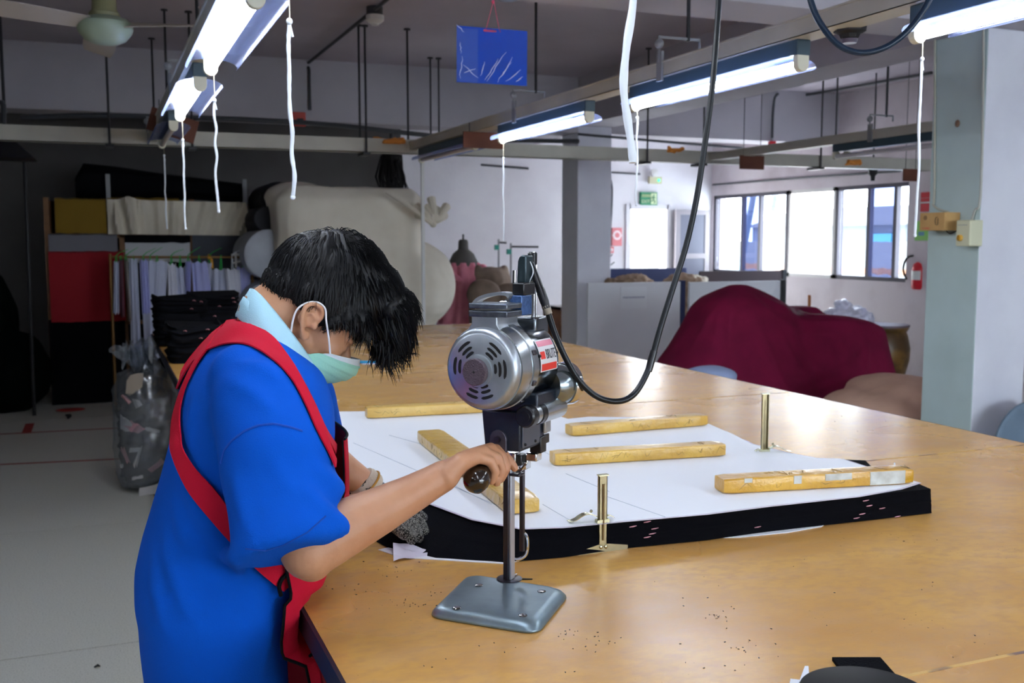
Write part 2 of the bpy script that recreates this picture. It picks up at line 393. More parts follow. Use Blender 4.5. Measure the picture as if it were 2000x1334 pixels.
MB().extr([(25.7, 27.7, 2.1), (31.3, 27.7, 2.1), (28.5, 27.7, 2.9)], (0, 9.6, 0)).build('roof', M_roof, b_, smooth=False)
m = MB(); pA, pB = atx(1465, 540, 9.6), atx(1530, 350, 9.6); pC, pD = atx(1488, 540, 9.6), atx(1490, 350, 9.6)
m.tube([pA + Vector((0, 0, -1.2)), pB + Vector((0, 0, .6))], .05, 6); m.tube([atx(1440, 560, 9.6), atx(1487, 350, 9.6) + Vector((0, 0, .5))], .05, 6)
for i in range(5):
    q = i / 4; a = pA.lerp(pB, q); b = atx(1455, 540, 9.6).lerp(atx(1500, 350, 9.6), q) + Vector((0, -.25, .05)); m.tube([a, b], .018, 6); 
tag(m.build('steel_truss', mat('truss_paint', '#4c5a66', .5)), 'leaning grey steel truss outside the far window', 'truss')
# ================================================================ OVERHEAD: trays, lamps, cords
M_house = mat('lamp_housing', '#39505e', .45); M_sock = mat('lamp_socket', '#dcdac6', .4); M_string = mat('thin_string', '#c9bfa6', .8); M_cord = mat('white_cord', '#dfe6ee', .7)
M_tubeon = mat('tube_lit', '#ffffff', .4, emit=('#eef6ff', TUBE_STRENGTH)); M_tubeoff = mat('tube_off', '#d9d7dc', .35)
M_film = bpy.data.materials.new('reflector_film'); M_film.use_nodes = True
nt = M_film.node_tree; nt.nodes.clear(); out = nt.nodes.new('ShaderNodeOutputMaterial')
tr = nt.nodes.new('ShaderNodeBsdfTransparent'); tr.inputs[0].default_value = lin('#d9e0f6'); gl = nt.nodes.new('ShaderNodeBsdfGlossy'); gl.inputs['Roughness'].default_value = .25; gl.inputs[0].default_value = lin('#dfe4f4')
tl = nt.nodes.new('ShaderNodeBsdfTranslucent'); tl.inputs[0].default_value = lin('#c6d1f0'); mx = nt.nodes.new('ShaderNodeMixShader'); mx2 = nt.nodes.new('ShaderNodeMixShader'); mx.inputs[0].default_value = .3; mx2.inputs[0].default_value = .2
nt.links.new(tr.outputs[0], mx.inputs[1]); nt.links.new(gl.outputs[0], mx.inputs[2]); nt.links.new(mx.outputs[0], mx2.inputs[1]); nt.links.new(tl.outputs[0], mx2.inputs[2]); nt.links.new(mx2.outputs[0], out.inputs[0])

def tray_y(x, label, y0=-3.2, y1=8.14, rods=()):
    t = thing('cable_tray', label, 'cable tray', (x, (y0 + y1) / 2, 2.285), 0, 'white trunking rails above the tables')
    m = MB(); m.b2((x - .05, y0, 2.285), (x + .05, y1, 2.289)); m.b2((x - .05, y0, 2.285), (x - .046, y1, 2.345)); m.b2((x + .046, y0, 2.285), (x + .05, y1, 2.345)); m.b2((x - .056, y0, 2.345), (x + .056, y1, 2.352)); m.build('trunking', M_tray, t, smooth=False)
    for y in rods:
        r = MB(); r.cyl((x + .09, y, ZT), (x + .09, y, 2.45), .009, n=8); r.cyl((x + .09, y, ZT), (x + .09, y, ZT - .01), .025, n=8); r.build('hanger_rod', M_dark, t)
        b = MB(); b.tube([(x - .06, y, 2.35), (x - .06, y, 2.46), (x + .06 + .09, y, 2.46), (x + .15, y, 2.42)], .007, 6); b.box((x - .054, y, 2.33), (.012, .045, .13)); b.ell((x - .06, y, 2.43), .022, None, 8, 6); b.build('bracket', M_grey, t)
    return t
yr = lambda px, py, x: atx(px, py, x).y
tray_y(.41, 'long white trunking rail above the worker, left one of the rails', rods=[yr(350, 60, .41), yr(300, 150, .41), -.5, 2.0])
tray_y(2.42, 'long white trunking rail carrying the lamps above the right table edge', rods=[yr(1020, 190, 2.42), yr(1310, 90, 2.42), 1.2, -.8])
tray_y(-1.6, 'added white trunking rail for the fill lamps over the left aisle', y1=3.0, rods=[.9, -1.5])  # added rail out of view, carries the added aisle lamps
tray_y(5.28, 'white trunking rail beyond the pillars with an unlit lamp', rods=[yr(1712, 230, 5.28), 3.0, 0.5])
t = thing('cross_tray', 'white trunking rail running across the shop under the concrete beam', 'cable tray', (2, 8.2, 2.26))
m = MB(); m.b2((-4.6, 8.16, 2.26), (7.9, 8.27, 2.265)); m.b2((-4.6, 8.16, 2.26), (7.9, 8.165, 2.365)); m.b2((-4.6, 8.265, 2.26), (7.9, 8.27, 2.365)); m.b2((-4.6, 8.15, 2.365), (7.9, 8.28, 2.372)); m.build('trunking', M_tray, t, smooth=False)
for px, py0, pb in ((213, 85, 1), (375, 120, 1), (715, 122, 1), (797, 123, 0), (703, 130, 0), (1265, 150, 1), (1375, 150, 1), (1605, 160, 1), (1633, 160, 0)):
    p = aty(px, 250, 8.13); r = MB(); r.cyl((p.x, 8.13, ZT), (p.x, 8.13, 2.255 if pb else 2.37), .009, n=8); r.cyl((p.x, 8.13, ZT), (p.x, 8.13, ZT - .012), .028, n=8)
    if pb: r.b2((p.x - .03, 8.11, 2.235), (p.x + .03, 8.3, 2.255))
    r.build('hanger_rod', M_dark, t)
for px in (841, 857, 300):
    p = aty(px, 200, 9.3); r = MB(); r.cyl((p.x, 9.3, ZT), (p.x, 9.3, 2.5), .009, n=8); r.cyl((p.x, 9.3, ZT), (p.x, 9.3, ZT - .012), .028, n=8)
    tag(r.build('ceiling_rod', M_dark, at=(p.x, 9.3, ZT)), {841: 'thin black drop rod left of a matching rod before the concrete beam', 857: 'thin black drop rod behind the hanging blue sheet', 300: 'thin black drop rod left of the bright lamps'}[px], 'rod')

LZ = 2.195
def lamp(x, ya, yb, lit, label, film=True, group='tube lamps under the rails'):
    # ya near end, yb far end (distance along the rail)
    t = thing('tube_lamp', label, 'lamp', (x, (ya + yb) / 2, 2.285), 0, group)
    MB().b2((x - .03, ya - .03, 2.228), (x + .03, yb + .02, 2.285)).build('housing', M_house, t, smooth=False, bevel=.004)
    for y, s in ((ya, -1), (yb, 1)):
        prof = [(x + .026 * math.cos(a), y, LZ + .026 * math.sin(a)) for a in [PI + PI * k / 10 for k in range(11)]] + [(x + .026, y, 2.23), (x - .026, y, 2.23)]
        MB().extr(prof, (0, .028 * s, 0)).build('socket', M_sock, t, smooth=False, bevel=.003)
    MB().cyl((x, ya + .001, LZ), (x, yb - .001, LZ), .0165, n=16).build('tube', M_tubeon if lit else M_tubeoff, t)
    MB().cyl((x + .015, yb - .12, 2.215), (x + .015, yb - .06, 2.215), .010, n=10).build('starter', M_sock, t)
    if film:
        rows = []
        for i in range(15):
            a = -.35 + (PI + .7) * i / 14; rows.append([(x + .095 * math.cos(a), ya + .02 + (yb - ya - .04) * k / 6, LZ + .003 + .030 * math.sin(a)) for k in range(7)])
        MB().sheet(rows, .0012).build('reflector', M_film, t)
    return t
def cord(x, y, z0, zk, z1, label, r=.0048, wob=.003, seed=0, tip=True):
    t = thing('pull_cord', label, 'cord', (x, y, z1), 0, 'white pull cords under the lamps')
    MB().tube([(x, y, z0), (x + .001, y, zk)], .0016, 5).build('string', M_string, t)
    rnd = random.Random(seed); pts = []
    n = 9
    for i in range(n): 
        f = i / (n - 1); pts.append((x + rnd.uniform(-1, 1) * wob * (1 if 0 < i else .2), y + rnd.uniform(-1, 1) * wob, zk + (z1 - zk) * f))
    c = smoothcurve(pts, 5); MB().tube(c, [r * (.9 + .25 * rnd.random()) for _ in c], 8).build('cord', M_cord, t)
    k = MB().ell((x, y, zk + .004), (r * 1.6, r * 1.6, r * 1.7), None, 10, 8); k.tube([(x, y, zk), (x + r * 1.5, y, zk - .03)], r * .6, 6); k.build('knot', M_cord, t); MB().ell((pts[-1][0], pts[-1][1], z1), r * 1.35, None, 8, 6).build('end_knot', M_cord, t)
    return t
def zat(px, py, X, Y): # height of photo row py above the floor point X,Y
    k = F3.z; base = Vector((X, Y, 0)); d = ray(px, py); return CAM_Z + d.z * (Vector((X, Y, 0)).dot(Vector((F3.x, F3.y, 0)).normalized()) / Vector((d.x, d.y, 0)).dot(Vector((F3.x, F3.y, 0)).normalized()))
XA, XB = .41, 2.42
for (a, b), l in zip([(-2.05, -.85), (-.40, .80), (1.22, 2.42)], ('added fill tube lamp over the left aisle, farthest behind the camera', 'added fill tube lamp over the left aisle, beside the camera', 'added fill tube lamp over the left aisle, ahead of the camera')): lamp(-1.6, a, b, 1, l)  # unseen lamps added to brighten the floor and the left side
ends_A = [(-2.05, -.85), (-.40, .80), (1.22, 2.42), (2.88, 4.06), (4.52, 5.66), (6.2, 7.35)]
lab_A = ['lit tube lamp on the left rail, farthest behind the camera', 'lit tube lamp on the left rail, behind the camera', 'lit tube lamp on the left rail right above the worker', 'bright tube lamp with bluish film reflector, larger of two on left rail', 'bright tube lamp with bluish film reflector, smaller of two on left rail', 'unlit tube lamp behind the bright lamps of the left rail']
for (a, b), l, on in zip(ends_A, lab_A, (1, 1, 1, 1, 1, 0)): lamp(XA, a, b, on, l)
ends_B = [(-2.0, -.8), (-.35, .85), (1.38, 2.57), (yr(1560, 112, XB), yr(1243, 195, XB)), (yr(1148, 228, XB), yr(982, 268, XB)), (6.72, 7.95)]
lab_B = ['lit tube lamp on the lamp rail, farthest behind the camera', 'lit tube lamp on the lamp rail, behind the camera', 'lit tube lamp at the top right corner, nearest on the lamp rail', 'lit tube lamp with dark housing crossed by the black cable', 'lit tube lamp with dark housing below the blue sheet', 'unlit tube lamp at the far end of the lamp rail']
for (a, b), l, on in zip(ends_B, lab_B, (1, 1, 1, 1, 1, 0)): lamp(XB, a, b, on, l)
lamp(5.28, yr(1815, 290, 5.28) - .6, yr(1635, 290, 5.28), 0, 'unlit tube lamp on the rail beyond the pillars', film=False)
for (x, y, pc, py) in ((XA, 2.40, 590, (45, 385)), (XA, 4.04, 419, (198, 413)), (XA, 5.64, 354, (275, 447)), (XA, 7.3, 320, (305, 446))):
    cord(x + .008, y, LZ - .026, zat(pc, py[0], x, y), zat(pc, py[1], x, y), {2.40: 'longest thick white pull cord hanging between two bright lamps and blue sheet', 4.04: 'white pull cord below the large bright lamp on left rail', 5.64: 'white pull cord below the smaller bright lamp on left rail', 7.3: 'thin greyish pull cord farthest back on the left rail'}[y], seed=int(y * 10), r=.0048, wob=.004)
yb1, yb2 = ends_B[4][1] - .01, ends_B[3][1] - .01
cord(XB, yb1, LZ - .026, zat(983, 310, XB, yb1), zat(985, 470, XB, yb1), 'white pull cord hanging before the pale wall left of the far pillar', seed=3, wob=.003)
cord(XB, yb2, LZ - .026, zat(1250, 232, XB, yb2), zat(1248, 400, XB, yb2), 'white pull cord from the middle lamp ending near the exit sign', seed=4, wob=.004)
cord(XB, 2.56, LZ - .026, zat(1767, 118, XB, 2.56), zat(1757, 460, XB, 2.56), 'white pull cord hanging in front of the window by the near pillar', seed=5, wob=.003, r=.0042)
# thick soft white cord close to the camera
K = 1.55
pts = smoothcurve([atd(1240, -330, K), atd(1240, -120, K), atd(1237, 0, K), atd(1224, 90, K), atd(1218, 170, K), atd(1226, 235, K), atd(1235, 300, K), atd(1236, 318, K)], 6)
t = thing('hanging_cord', 'thick soft white cord end hanging close beside the black cable', 'cord', pts[-1]); MB().tube(pts, [.0062 + .0006 * math.sin(i * .9) for i in range(len(pts))], 10).build('cord', M_cord, t); MB().tube([pts[0], (pts[0].x, pts[0].y, ZT)], .002, 5).build('string', M_string, t)
# black cable of the cutter: hung from above, slack loop, up to the machine
M_cable = mat('black_cable', '#0e1318', .35, spec=.3)

# brown boards hung from the rails
def board(px, py, y, label, tilt=0, top=None):
    c = aty((px[0] + px[2]) / 2, (px[1] + px[3]) / 2, y); w = (aty(px[2], 300, y) - aty(px[0], 300, y)).x; h = (aty(px[0], px[1], y) - aty(px[0], px[3], y)).z
    R = Matrix.Rotation(tilt, 3, 'Y'); t = thing('brown_board', label, 'board', c, 0, 'brown boards hung under the rails')
    MB().box(c, (w, .012, h), R).build('panel', M_rust, t, smooth=False)
    m = MB()
    for s in (-.35, .35): m.cyl(c + R @ Vector((s * w, 0, h / 2)), c + R @ Vector((s * w, 0, h / 2)) + Vector((0, 0, .06 if top is None else top - c.z - h / 2)), .003, n=6)
    m.build('hook', M_dark, t)
board((905, 258, 985, 290), 0, 6.55, 'brown board hanging at the end of the lit lamp')
board((290, 222, 385, 268), 0, 7.0, 'tilted brown board hanging behind the bright lamps', .28)
board((1445, 304, 1492, 331), 0, 7.6, 'brown board hanging near the top of the windows, mid right', 0, ZT)
board((1764, 330, 1792, 354), 0, 7.3, 'brown board hanging over the window beside the near pillar', 0, ZT)

# blue sheet in a clear sleeve on a pink string
D = 4.45; q = [atd(892, 50, D), atd(1030, 61, D), atd(1029, 168, D), atd(892, 160, D)]
ctr = (q[0] + q[2]) / 2; t = thing('blue_sheet', 'blue sheet in a crumpled clear sleeve hanging from a pink string', 'sign', ctr)
M_bl = mat('blue_card', '#0a5fd2', .35); M_bl2 = mat('blue_fold', '#4a73cc', .4); M_slv = glass_mat('clear_sleeve', '#f4f8ff', .05, .08)
nrm = (q[1] - q[0]).cross(q[3] - q[0]).normalized()
if nrm.dot(F3) > 0: nrm = -nrm
def qp(u, v, d=0): return q[0].lerp(q[1], u).lerp(q[3].lerp(q[2], u), v) + nrm * d
MB().sheet([[qp(u / 4, v / 4) for u in range(5)] for v in range(5)], .002).build('card', M_bl, t, smooth=False)
MB().sheet([[qp(u / 2 * .3, .04 + v / 2 * .95, .003) for u in range(3)] for v in range(3)], .0015).build('folded_card', M_bl2, t, smooth=False)
rows = [[qp(-.01 + 1.02 * u / 24, -.02 + 1.04 * v / 24, .006 + .004 * noise.noise(Vector((u * .35, v * .22 + u * .1, 3)))) for u in range(25)] for v in range(25)]
MB().sheet(rows, .0006).build('sleeve', M_slv, t)
M_glint = mat('sleeve_glint', '#dfeaff', .2)  # glints along the sleeve's creases, laid on as pale lines
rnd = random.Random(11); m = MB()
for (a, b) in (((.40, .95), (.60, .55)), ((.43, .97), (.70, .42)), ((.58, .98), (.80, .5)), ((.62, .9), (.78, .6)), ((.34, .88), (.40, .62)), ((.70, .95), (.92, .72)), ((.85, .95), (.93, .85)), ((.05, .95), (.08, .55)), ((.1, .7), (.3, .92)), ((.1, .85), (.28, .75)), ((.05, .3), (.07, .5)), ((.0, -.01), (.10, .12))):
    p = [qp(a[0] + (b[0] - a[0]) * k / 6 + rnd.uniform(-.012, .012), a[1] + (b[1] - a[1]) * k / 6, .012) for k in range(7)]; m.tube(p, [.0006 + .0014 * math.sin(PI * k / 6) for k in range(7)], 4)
m.build('crease_glint', M_glint, t)
M_pink = mat('pink_string', '#d6506e', .7); top = atd(963, 4, D); m = MB(); m.tube([qp(.40, .05, .004), qp(.42, 0), top], .0016, 5); m.tube([qp(.62, .06, .004), qp(.6, 0), top + Vector((.004, 0, 0)), (top.x, top.y, ZT)], .0016, 5); m.box(qp(.51, .055, .006), (.085, .002, .008), rotz(-.02)); m.ell(top, .008, None, 8, 6); m.build('string', M_pink, t)
p = atd(992, 2, D + .3); tag(MB().lathe([(.0, 0), (.045, .004), (.06, .02), (.06, .05), (.04, .07), (.04, ZT - p.z)], p, (0, 0, 1), 20).build('ceiling_box', mat('grey_box', '#5a6068', .5), at=p), 'grey oval ceiling box just above the blue sheet', 'junction box')

# ceiling fan
hub = atd(205, 55, 4.7); t = thing('ceiling_fan', 'cream ceiling fan with a bowl shaped hub at upper left', 'fan', hub)
M_fan = mat('fan_paint', '#8f9c84', .45); M_blade = mat('fan_blade', '#a39a8c', .5)
MB().lathe([(.0, -.075), (.05, -.072), (.09, -.055), (.118, -.02), (.124, .0), (.122, .02), (.10, .04), (.06, .052), (.0, .055)], hub, (0, 0, 1), 36).build('hub', M_fan, t)
MB().lathe([(.068, .05), (.068, .065), (.055, .08), (.05, .20), (.02, .24), (.018, ZT - hub.z - .08), (.06, ZT - hub.z - .05), (.07, ZT - hub.z)], hub, (0, 0, 1), 24).build('stem', mat('fan_stem', '#8b8862', .5), t)
for k in range(3):
    a = math.radians(-27 + 120 * k); dv = Vector((math.cos(a), math.sin(a), 0)); sv = Vector((-dv.y, dv.x, 0)); rows = []
    for i in range(9):
        f = i / 8; w = .045 + .03 * math.sin(f * PI * .8); c = hub + dv * (.10 + .58 * f) + Vector((0, 0, .012 - .015 * f)); rows.append([c + sv * w * s + Vector((0, 0, .018 * s)) for s in (-1, -.5, 0, .5, 1)])
    MB().sheet(rows, .005).build('blade', M_blade, t)

M_orange = mat('orange_rag', '#d98a3a', .8)
for px, py, y, s_, lb in ((762, 277, 8.14, .14, 'orange rag stuffed on the cross rail left of the blue sheet'), (1318, 296, 8.14, .10, 'small orange brown rag on the cross rail beside the white cord'), (1668, 321, 8.14, .12, 'orange brown rag on the cross rail above the windows')):
    p = aty(px, py, y); m = MB(); rr_ = random.Random(px)
    for k in range(7): m.tube([p + Vector((rr_.uniform(-s_, s_), rr_.uniform(-.02, .06), rr_.uniform(.0, .05))), p + Vector((rr_.uniform(-s_, s_), rr_.uniform(-.02, .05), rr_.uniform(-.02, .03)))], [.022, .012], 8)
    o_ = m.build('rag', M_orange, at=p); fuse(o_, .008, 3); tag(o_, lb, 'rag')
# smoke detector and conduits
def conduit(pts, r, label, m=M_pipe, name='conduit', n=8): 
    c = pts if len(pts) < 3 else pts
    return tag(MB().tube(c, r, n).build(name, m, at=pts[0]), label, 'pipe')
zc = ZT - .03; det = atz(732, 22, zc)
a1, a2 = atz(596, 128, zc), atz(770, -12, zc); red = aty(583, 233, 9.8)
conduit([a2] + smoothcurve([a1 + (a2 - a1) * .05, a1 + (a2 - a1) * .015 + Vector((0, 0, -.006)), Vector((a1.x, 9.80, zc - .06)), Vector((a1.x, 9.80, zc - .15)), Vector((a1.x, 9.80, red.z + .09))], 4), .014, 'dark conduit crossing the ceiling to the smoke detector and red alarm')
t = thing('smoke_detector', 'white round smoke detector on the ceiling conduit', 'detector', det)
MB().lathe([(.06, 0), (.06, -.06), (.0, -.06)], det + Vector((0, 0, .03)), (0, 0, 1), 24).build('base', M_pipe, t); MB().lathe([(.066, 0), (.066, -.035), (.045, -.055), (.03, -.058), (.028, -.07), (.0, -.07)], det + Vector((0, 0, -.03)), (0, 0, 1), 24).build('cover', M_white, t)
t = thing('fire_alarm', 'small red alarm box on the concrete beam', 'alarm', red); MB().box(red, (.13, .05, .13)).build('box', mat('alarm_red', '#b8321f', .5), t, bevel=.006); MB().box(red + Vector((.01, -.027, -.01)), (.06, .006, .03)).build('button', M_black, t)
def dpipe(pl, Y, r, label, m=M_pipe): return conduit(smoothcurve([aty(px, py, Y) for px, py in pl], 5), r, label, m)
dpipe([(40, 230), (240, 226), (600, 240), (900, 270), (1130, 276)], 8.6, .02, 'dark pipe running along behind the cross rail')
dpipe([(-30, 215), (4, 200), (6, 240)], 8.4, .02, 'dark pipe bend at the left picture edge above cross rail')
dpipe([(1130, 262), (1290, 276), (1450, 289)], 9.812, .014, 'dark pipe beneath the beam right of the far pillar')
p0 = [atz(1820, 142, ZT - .03), atz(1545, 190, ZT - .03), atz(1518, 196, ZT - .04)]
q0 = aty(1508, 275, 9.8); conduit(smoothcurve([p0[0], p0[1], Vector((q0.x, 9.72, ZT - .06)), Vector((q0.x, 9.79, ZT - .2)), q0], 5), .016, 'grey conduit bending down the beam above the windows')
t = thing('red_junction', 'small red box ending the grey conduit above the windows', 'alarm', q0); MB().box(q0 + Vector((0, 0, -.04)), (.08, .05, .07)).build('box', M_red, t, bevel=.005); MB().cyl(q0 + Vector((0, 0, -.01)), q0 + Vector((0, 0, .03)), .02, n=10).build('collar', M_grey, t)
conduit([atx(1392, 361, XR - .012), atx(1580, 346, XR - .012), atx(1760, 334, XR - .012)], .012, 'thin pipe along the wall above the windows')
dpipe([(940, 322), (1032, 329)], 12.484, .014, 'thin pipe along the pale back wall left of pillar'); dpipe([(1131, 333), (1250, 340)], 12.486, .012, 'upper thin pipe on the back wall right of pillar')
dpipe([(1131, 343), (1180, 344), (1194, 356), (1195, 400), (1190, 480)], 12.486, .012, 'bent conduit down the back wall right of the far pillar')
t = thing('dark_speaker', 'black octagonal fixture under the lamp rail at top right', 'fixture', aty(1660, 55, 2.85))
p = atx(1660, 56, 2.47); MB().lathe([(.0, -.035), (.03, -.033), (.036, -.02), (.055, -.012), (.058, .02), (.05, .03), (.05, 2.29 - p.z)], p, (0, 0, 1), 8).build('body', M_black, t); MB().lathe([(.024, -.05), (.03, -.036)], p, (0, 0, 1), 12).build('lens', mat('purple_grey', '#5b5568', .3), t)
t = thing('wall_speaker', 'small black horn fixture hanging above the window', 'fixture', atx(1705, 340, 7.4)); p = atx(1705, 340, 7.4); MB().lathe([(.05, .05), (.045, 0), (.025, -.02), (.02, -.07)], p, (0, 0, 1), 16).build('horn', M_black, t); MB().cyl(p + Vector((0, 0, .04)), (p.x, p.y, ZT), .008, n=6).build('stem', M_dark, t)
# dark lamp shade and pipe at the far left
p = aty(12, 290, 8.6); t = thing('ceiling_lamp', 'dark pyramid lamp shade at the far left edge', 'lamp', p)
MB().loft([[(p.x + sx * w, p.y + sy * w, p.z + h) for sx, sy in ((-1, -1), (1, -1), (1, 1), (-1, 1))] for w, h in ((.2, -.08), (.06, .06), (.06, .14))]).build('shade', M_dark, t, smooth=False); MB().cyl(p + Vector((0, 0, .1)), (p.x, p.y, ZT), .012, n=8).build('stem', M_dark, t)
conduit([aty(47, 300, 9.9), Vector((aty(62, 700, 9.9).x, 9.9, 0))], .015, 'thin dark vertical pipe standing at the far left', M_dark)
# ================================================================ CUTTING TABLE
T = .90
def table_material():
    m = bpy.data.materials.new('worn_board'); m.use_nodes = True; nt = m.node_tree; b = nt.nodes['Principled BSDF']; L = nt.links.new
    tc = nt.nodes.new('ShaderNodeTexCoord')
    def noi(scale, det, st=(1, 1, 1), rot=0, dist=0):
        mp = nt.nodes.new('ShaderNodeMapping'); mp.inputs['Scale'].default_value = st; mp.inputs['Rotation'].default_value = (0, 0, rot); L(tc.outputs['Object'], mp.inputs[0])
        n = nt.nodes.new('ShaderNodeTexNoise'); n.inputs['Scale'].default_value = scale; n.inputs['Detail'].default_value = det; n.inputs['Distortion'].default_value = dist; L(mp.outputs[0], n.inputs['Vector']); return n.outputs['Fac']
    def ramp(f, a, b_, ca=(0, 0, 0, 1), cb=(1, 1, 1, 1)):
        r = nt.nodes.new('ShaderNodeValToRGB'); r.color_ramp.elements[0].position = a; r.color_ramp.elements[1].position = b_; r.color_ramp.elements[0].color = ca; r.color_ramp.elements[1].color = cb; L(f, r.inputs[0]); return r.outputs[0]
    def mixc(fac, a, b_):
        x = nt.nodes.new('ShaderNodeMix'); x.data_type = 'RGBA'
        if isinstance(fac, float): x.inputs[0].default_value = fac
        else: L(fac, x.inputs[0])
        for i, v in ((6, a), (7, b_)):
            if isinstance(v, str): x.inputs[i].default_value = lin(v)
            else: L(v, x.inputs[i])
        return x.outputs[2]
    base = mixc(ramp(noi(2.2, 5, (1, 1.6, 1), .3, .6), .38, .68), '#dba957', '#c79350')
    base = mixc(ramp(noi(34, 8, (1, 1.6, 1), .2), .42, .78), base, '#c49558')
    pale = nt.nodes.new('ShaderNodeMath'); pale.operation = 'MULTIPLY'; L(ramp(noi(9, 8, (1, 1.3, 1), .9), .48, .85), pale.inputs[0]); pale.inputs[1].default_value = .20
    base = mixc(pale.outputs[0], base, '#c9ac93')
    scr = nt.nodes.new('ShaderNodeMath'); scr.operation = 'MULTIPLY'; L(ramp(noi(55, 3, (1, 9, 1), .7, 1.2), .64, .70), scr.inputs[0]); scr.inputs[1].default_value = .2
    base = mixc(scr.outputs[0], base, '#dcb877')
    spk = ramp(noi(120, 2), .70, .73); msk = ramp(noi(3.1, 3), .50, .62); mm = nt.nodes.new('ShaderNodeMath'); mm.operation = 'MULTIPLY'; L(spk, mm.inputs[0]); L(msk, mm.inputs[1])
    base = mixc(mm.outputs[0], base, '#2a211a')
    L(base, b.inputs['Base Color'])
    rr = nt.nodes.new('ShaderNodeMapRange'); L(noi(3, 3, (1, 1, 1)), rr.inputs[0]); rr.inputs['To Min'].default_value = .20; rr.inputs['To Max'].default_value = .32; L(rr.outputs[0], b.inputs['Roughness'])
    bp = nt.nodes.new('ShaderNodeBump'); bp.inputs['Strength'].default_value = .06; bp.inputs['Distance'].default_value = .004; L(noi(70, 4, (1, 3, 1)), bp.inputs['Height']); L(bp.outputs[0], b.inputs['Normal'])
    b.inputs['Specular IOR Level'].default_value = .5
    return m
M_table = table_material(); M_edge = mat('table_edge', '#1c1826', .5); M_tleg = mat('table_leg', '#7a5a35', .6, col2='#66492a', nscale=6)
TX0, TX1, TY1 = .310, 2.745, 7.55
tb = thing('cutting_table', 'very long worn brown cutting table with a dark edge', 'table', (1.5, 3.5, 0))
seams = [-.08, 1.145, 2.365, 3.585, 4.805, 6.02, TY1]
for i in range(6): MB().b2((TX0 + .003, seams[i] + .0009, T - .022), (TX1 - .003, seams[i + 1] - .0009, T)).build('board', M_table, tb, smooth=False)
M_seam = mat('seam_strip', '#d8ac5c', .5, col2='#7a5a4a', nscale=9, lo=.5, hi=.6)
for y in seams[1:-1]: MB().b2((TX0 + .01, y - .004, T - .01), (TX1 - .01, y + .004, T + .0004)).build('seam_strip', M_seam, tb, smooth=False)
m = MB()
for x in (TX0, TX1): m.b2((x - .004, seams[0], T - .045), (x + .004, TY1, T - .0005))
for y in (seams[0], TY1): m.b2((TX0, y - .004, T - .045), (TX1, y + .004, T - .0005))
m.build('edge_band', M_edge, tb, smooth=False)
m = MB()
for x in (TX0 + .12, TX1 - .12, 1.53): m.b2((x - .025, .05, T - .11), (x + .025, TY1 - .1, T - .022))
m.build('under_frame', M_tleg, tb, smooth=False)
for x in (TX0 + .12, TX1 - .12):
    for y in (.1, 1.9, 3.7, 5.5, 7.35): MB().b2((x - .035, y - .035, 0), (x + .035, y + .035, T - .1)).build('leg', M_tleg, tb, smooth=False, bevel=.004)

# ---------------------------------------------------------------- layered fabric with paper
H = .06
M_blackfab = mat('black_fabric', '#0b0c12', .9, bump=.5, bscale=220, stretch=(1, 1, 9), spec=.08); M_paper = mat('marker_paper', '#f1f5fa', .6, bump=.05, bscale=9)
M_paper2 = mat('under_paper', '#cfc9d6', .6)
front_b = [(1.822, 1.839), (1.60, 1.846), (1.362, 1.853), (1.20, 1.849), (1.007, 1.864), (.86, 1.856), (.735, 1.87), (.615, 1.95), (.54, 2.06), (.495, 2.30), (.50, 2.7), (.60, 3.2)]
front_t = [(1.818, 1.842), (1.60, 1.852), (1.362, 1.858), (1.20, 1.853), (1.007, 1.868), (.87, 1.874), (.785, 1.897), (.716, 2.0), (.675, 2.15), (.575, 2.34), (.565, 2.7), (.64, 3.2)]
far = [(650, 805), (800, 803), (930, 803), (1040, 806), (1085, 812), (1110, 819), (1150, 815), (1250, 816), (1383, 829), (1430, 849), (1465, 868), (1540, 886), (1600, 897), (1640, 897), (1690, 899), (1705, 914), (1750, 932), (1790, 943)]
far_t = [tuple(atz(px, py, T + H).xy) for px, py in far]
low, topr = front_b + far_t, front_t + far_t
def fine(poly, k=5):
    out = []
    for i in range(len(poly)):
        a, b_ = Vector(poly[i]).to_2d(), Vector(poly[(i + 1) % len(poly)]).to_2d()
        for j in range(k): out.append(a.lerp(b_, j / k))
    return out
lowf, topf = fine(low), fine(topr); rnd = random.Random(5); rings = []
for i in range(13):
    f = i / 12; j = rnd.uniform(-.0012, .0012)
    rings.append([Vector((a.x + (b_.x - a.x) * f + j * .5 + .001 * noise.noise(Vector((a.x * 30, i * .7, 0))), a.y + (b_.y - a.y) * f + j + .0014 * noise.noise(Vector((a.x * 40, i * .9, 5))), T + .0015 + (H - .0015) * f)) for a, b_ in zip(lowf, topf)])
lay = thing('fabric_stack', 'thick stack of black fabric layers under the white marker paper', 'fabric', (1.2, 2.4, T))
MB().loft(rings).build('layers', M_blackfab, lay, angle=50)
M_thread = mat('pink_thread', '#d99aa6', .7); m = MB()
for px, py in ((1240, 1031), (1268, 1022), (1283, 1035), (1278, 1045), (1268, 1052), (1690, 978), (1697, 988), (1722, 993), (1683, 1004), (1672, 1012), (1752, 1009), (1482, 1031)):
    p = aty(px, py, 1.8495 if px < 1400 else 1.842); p.y = (1.86 if px < 1300 else 1.848 if px < 1600 else 1.842) - .0015; m.tube([p + Vector((-.008, 0, 0)), p + Vector((0, -.002, .001)), p + Vector((.009, 0, .0012))], [.0008, .0014, .0006], 5)
m.build('thread_tuft', M_thread, lay, kind='stuff')
ppr = thing('marker_paper', 'large white marker paper lying on the black fabric stack', 'paper', (1.2, 2.4, T + H))
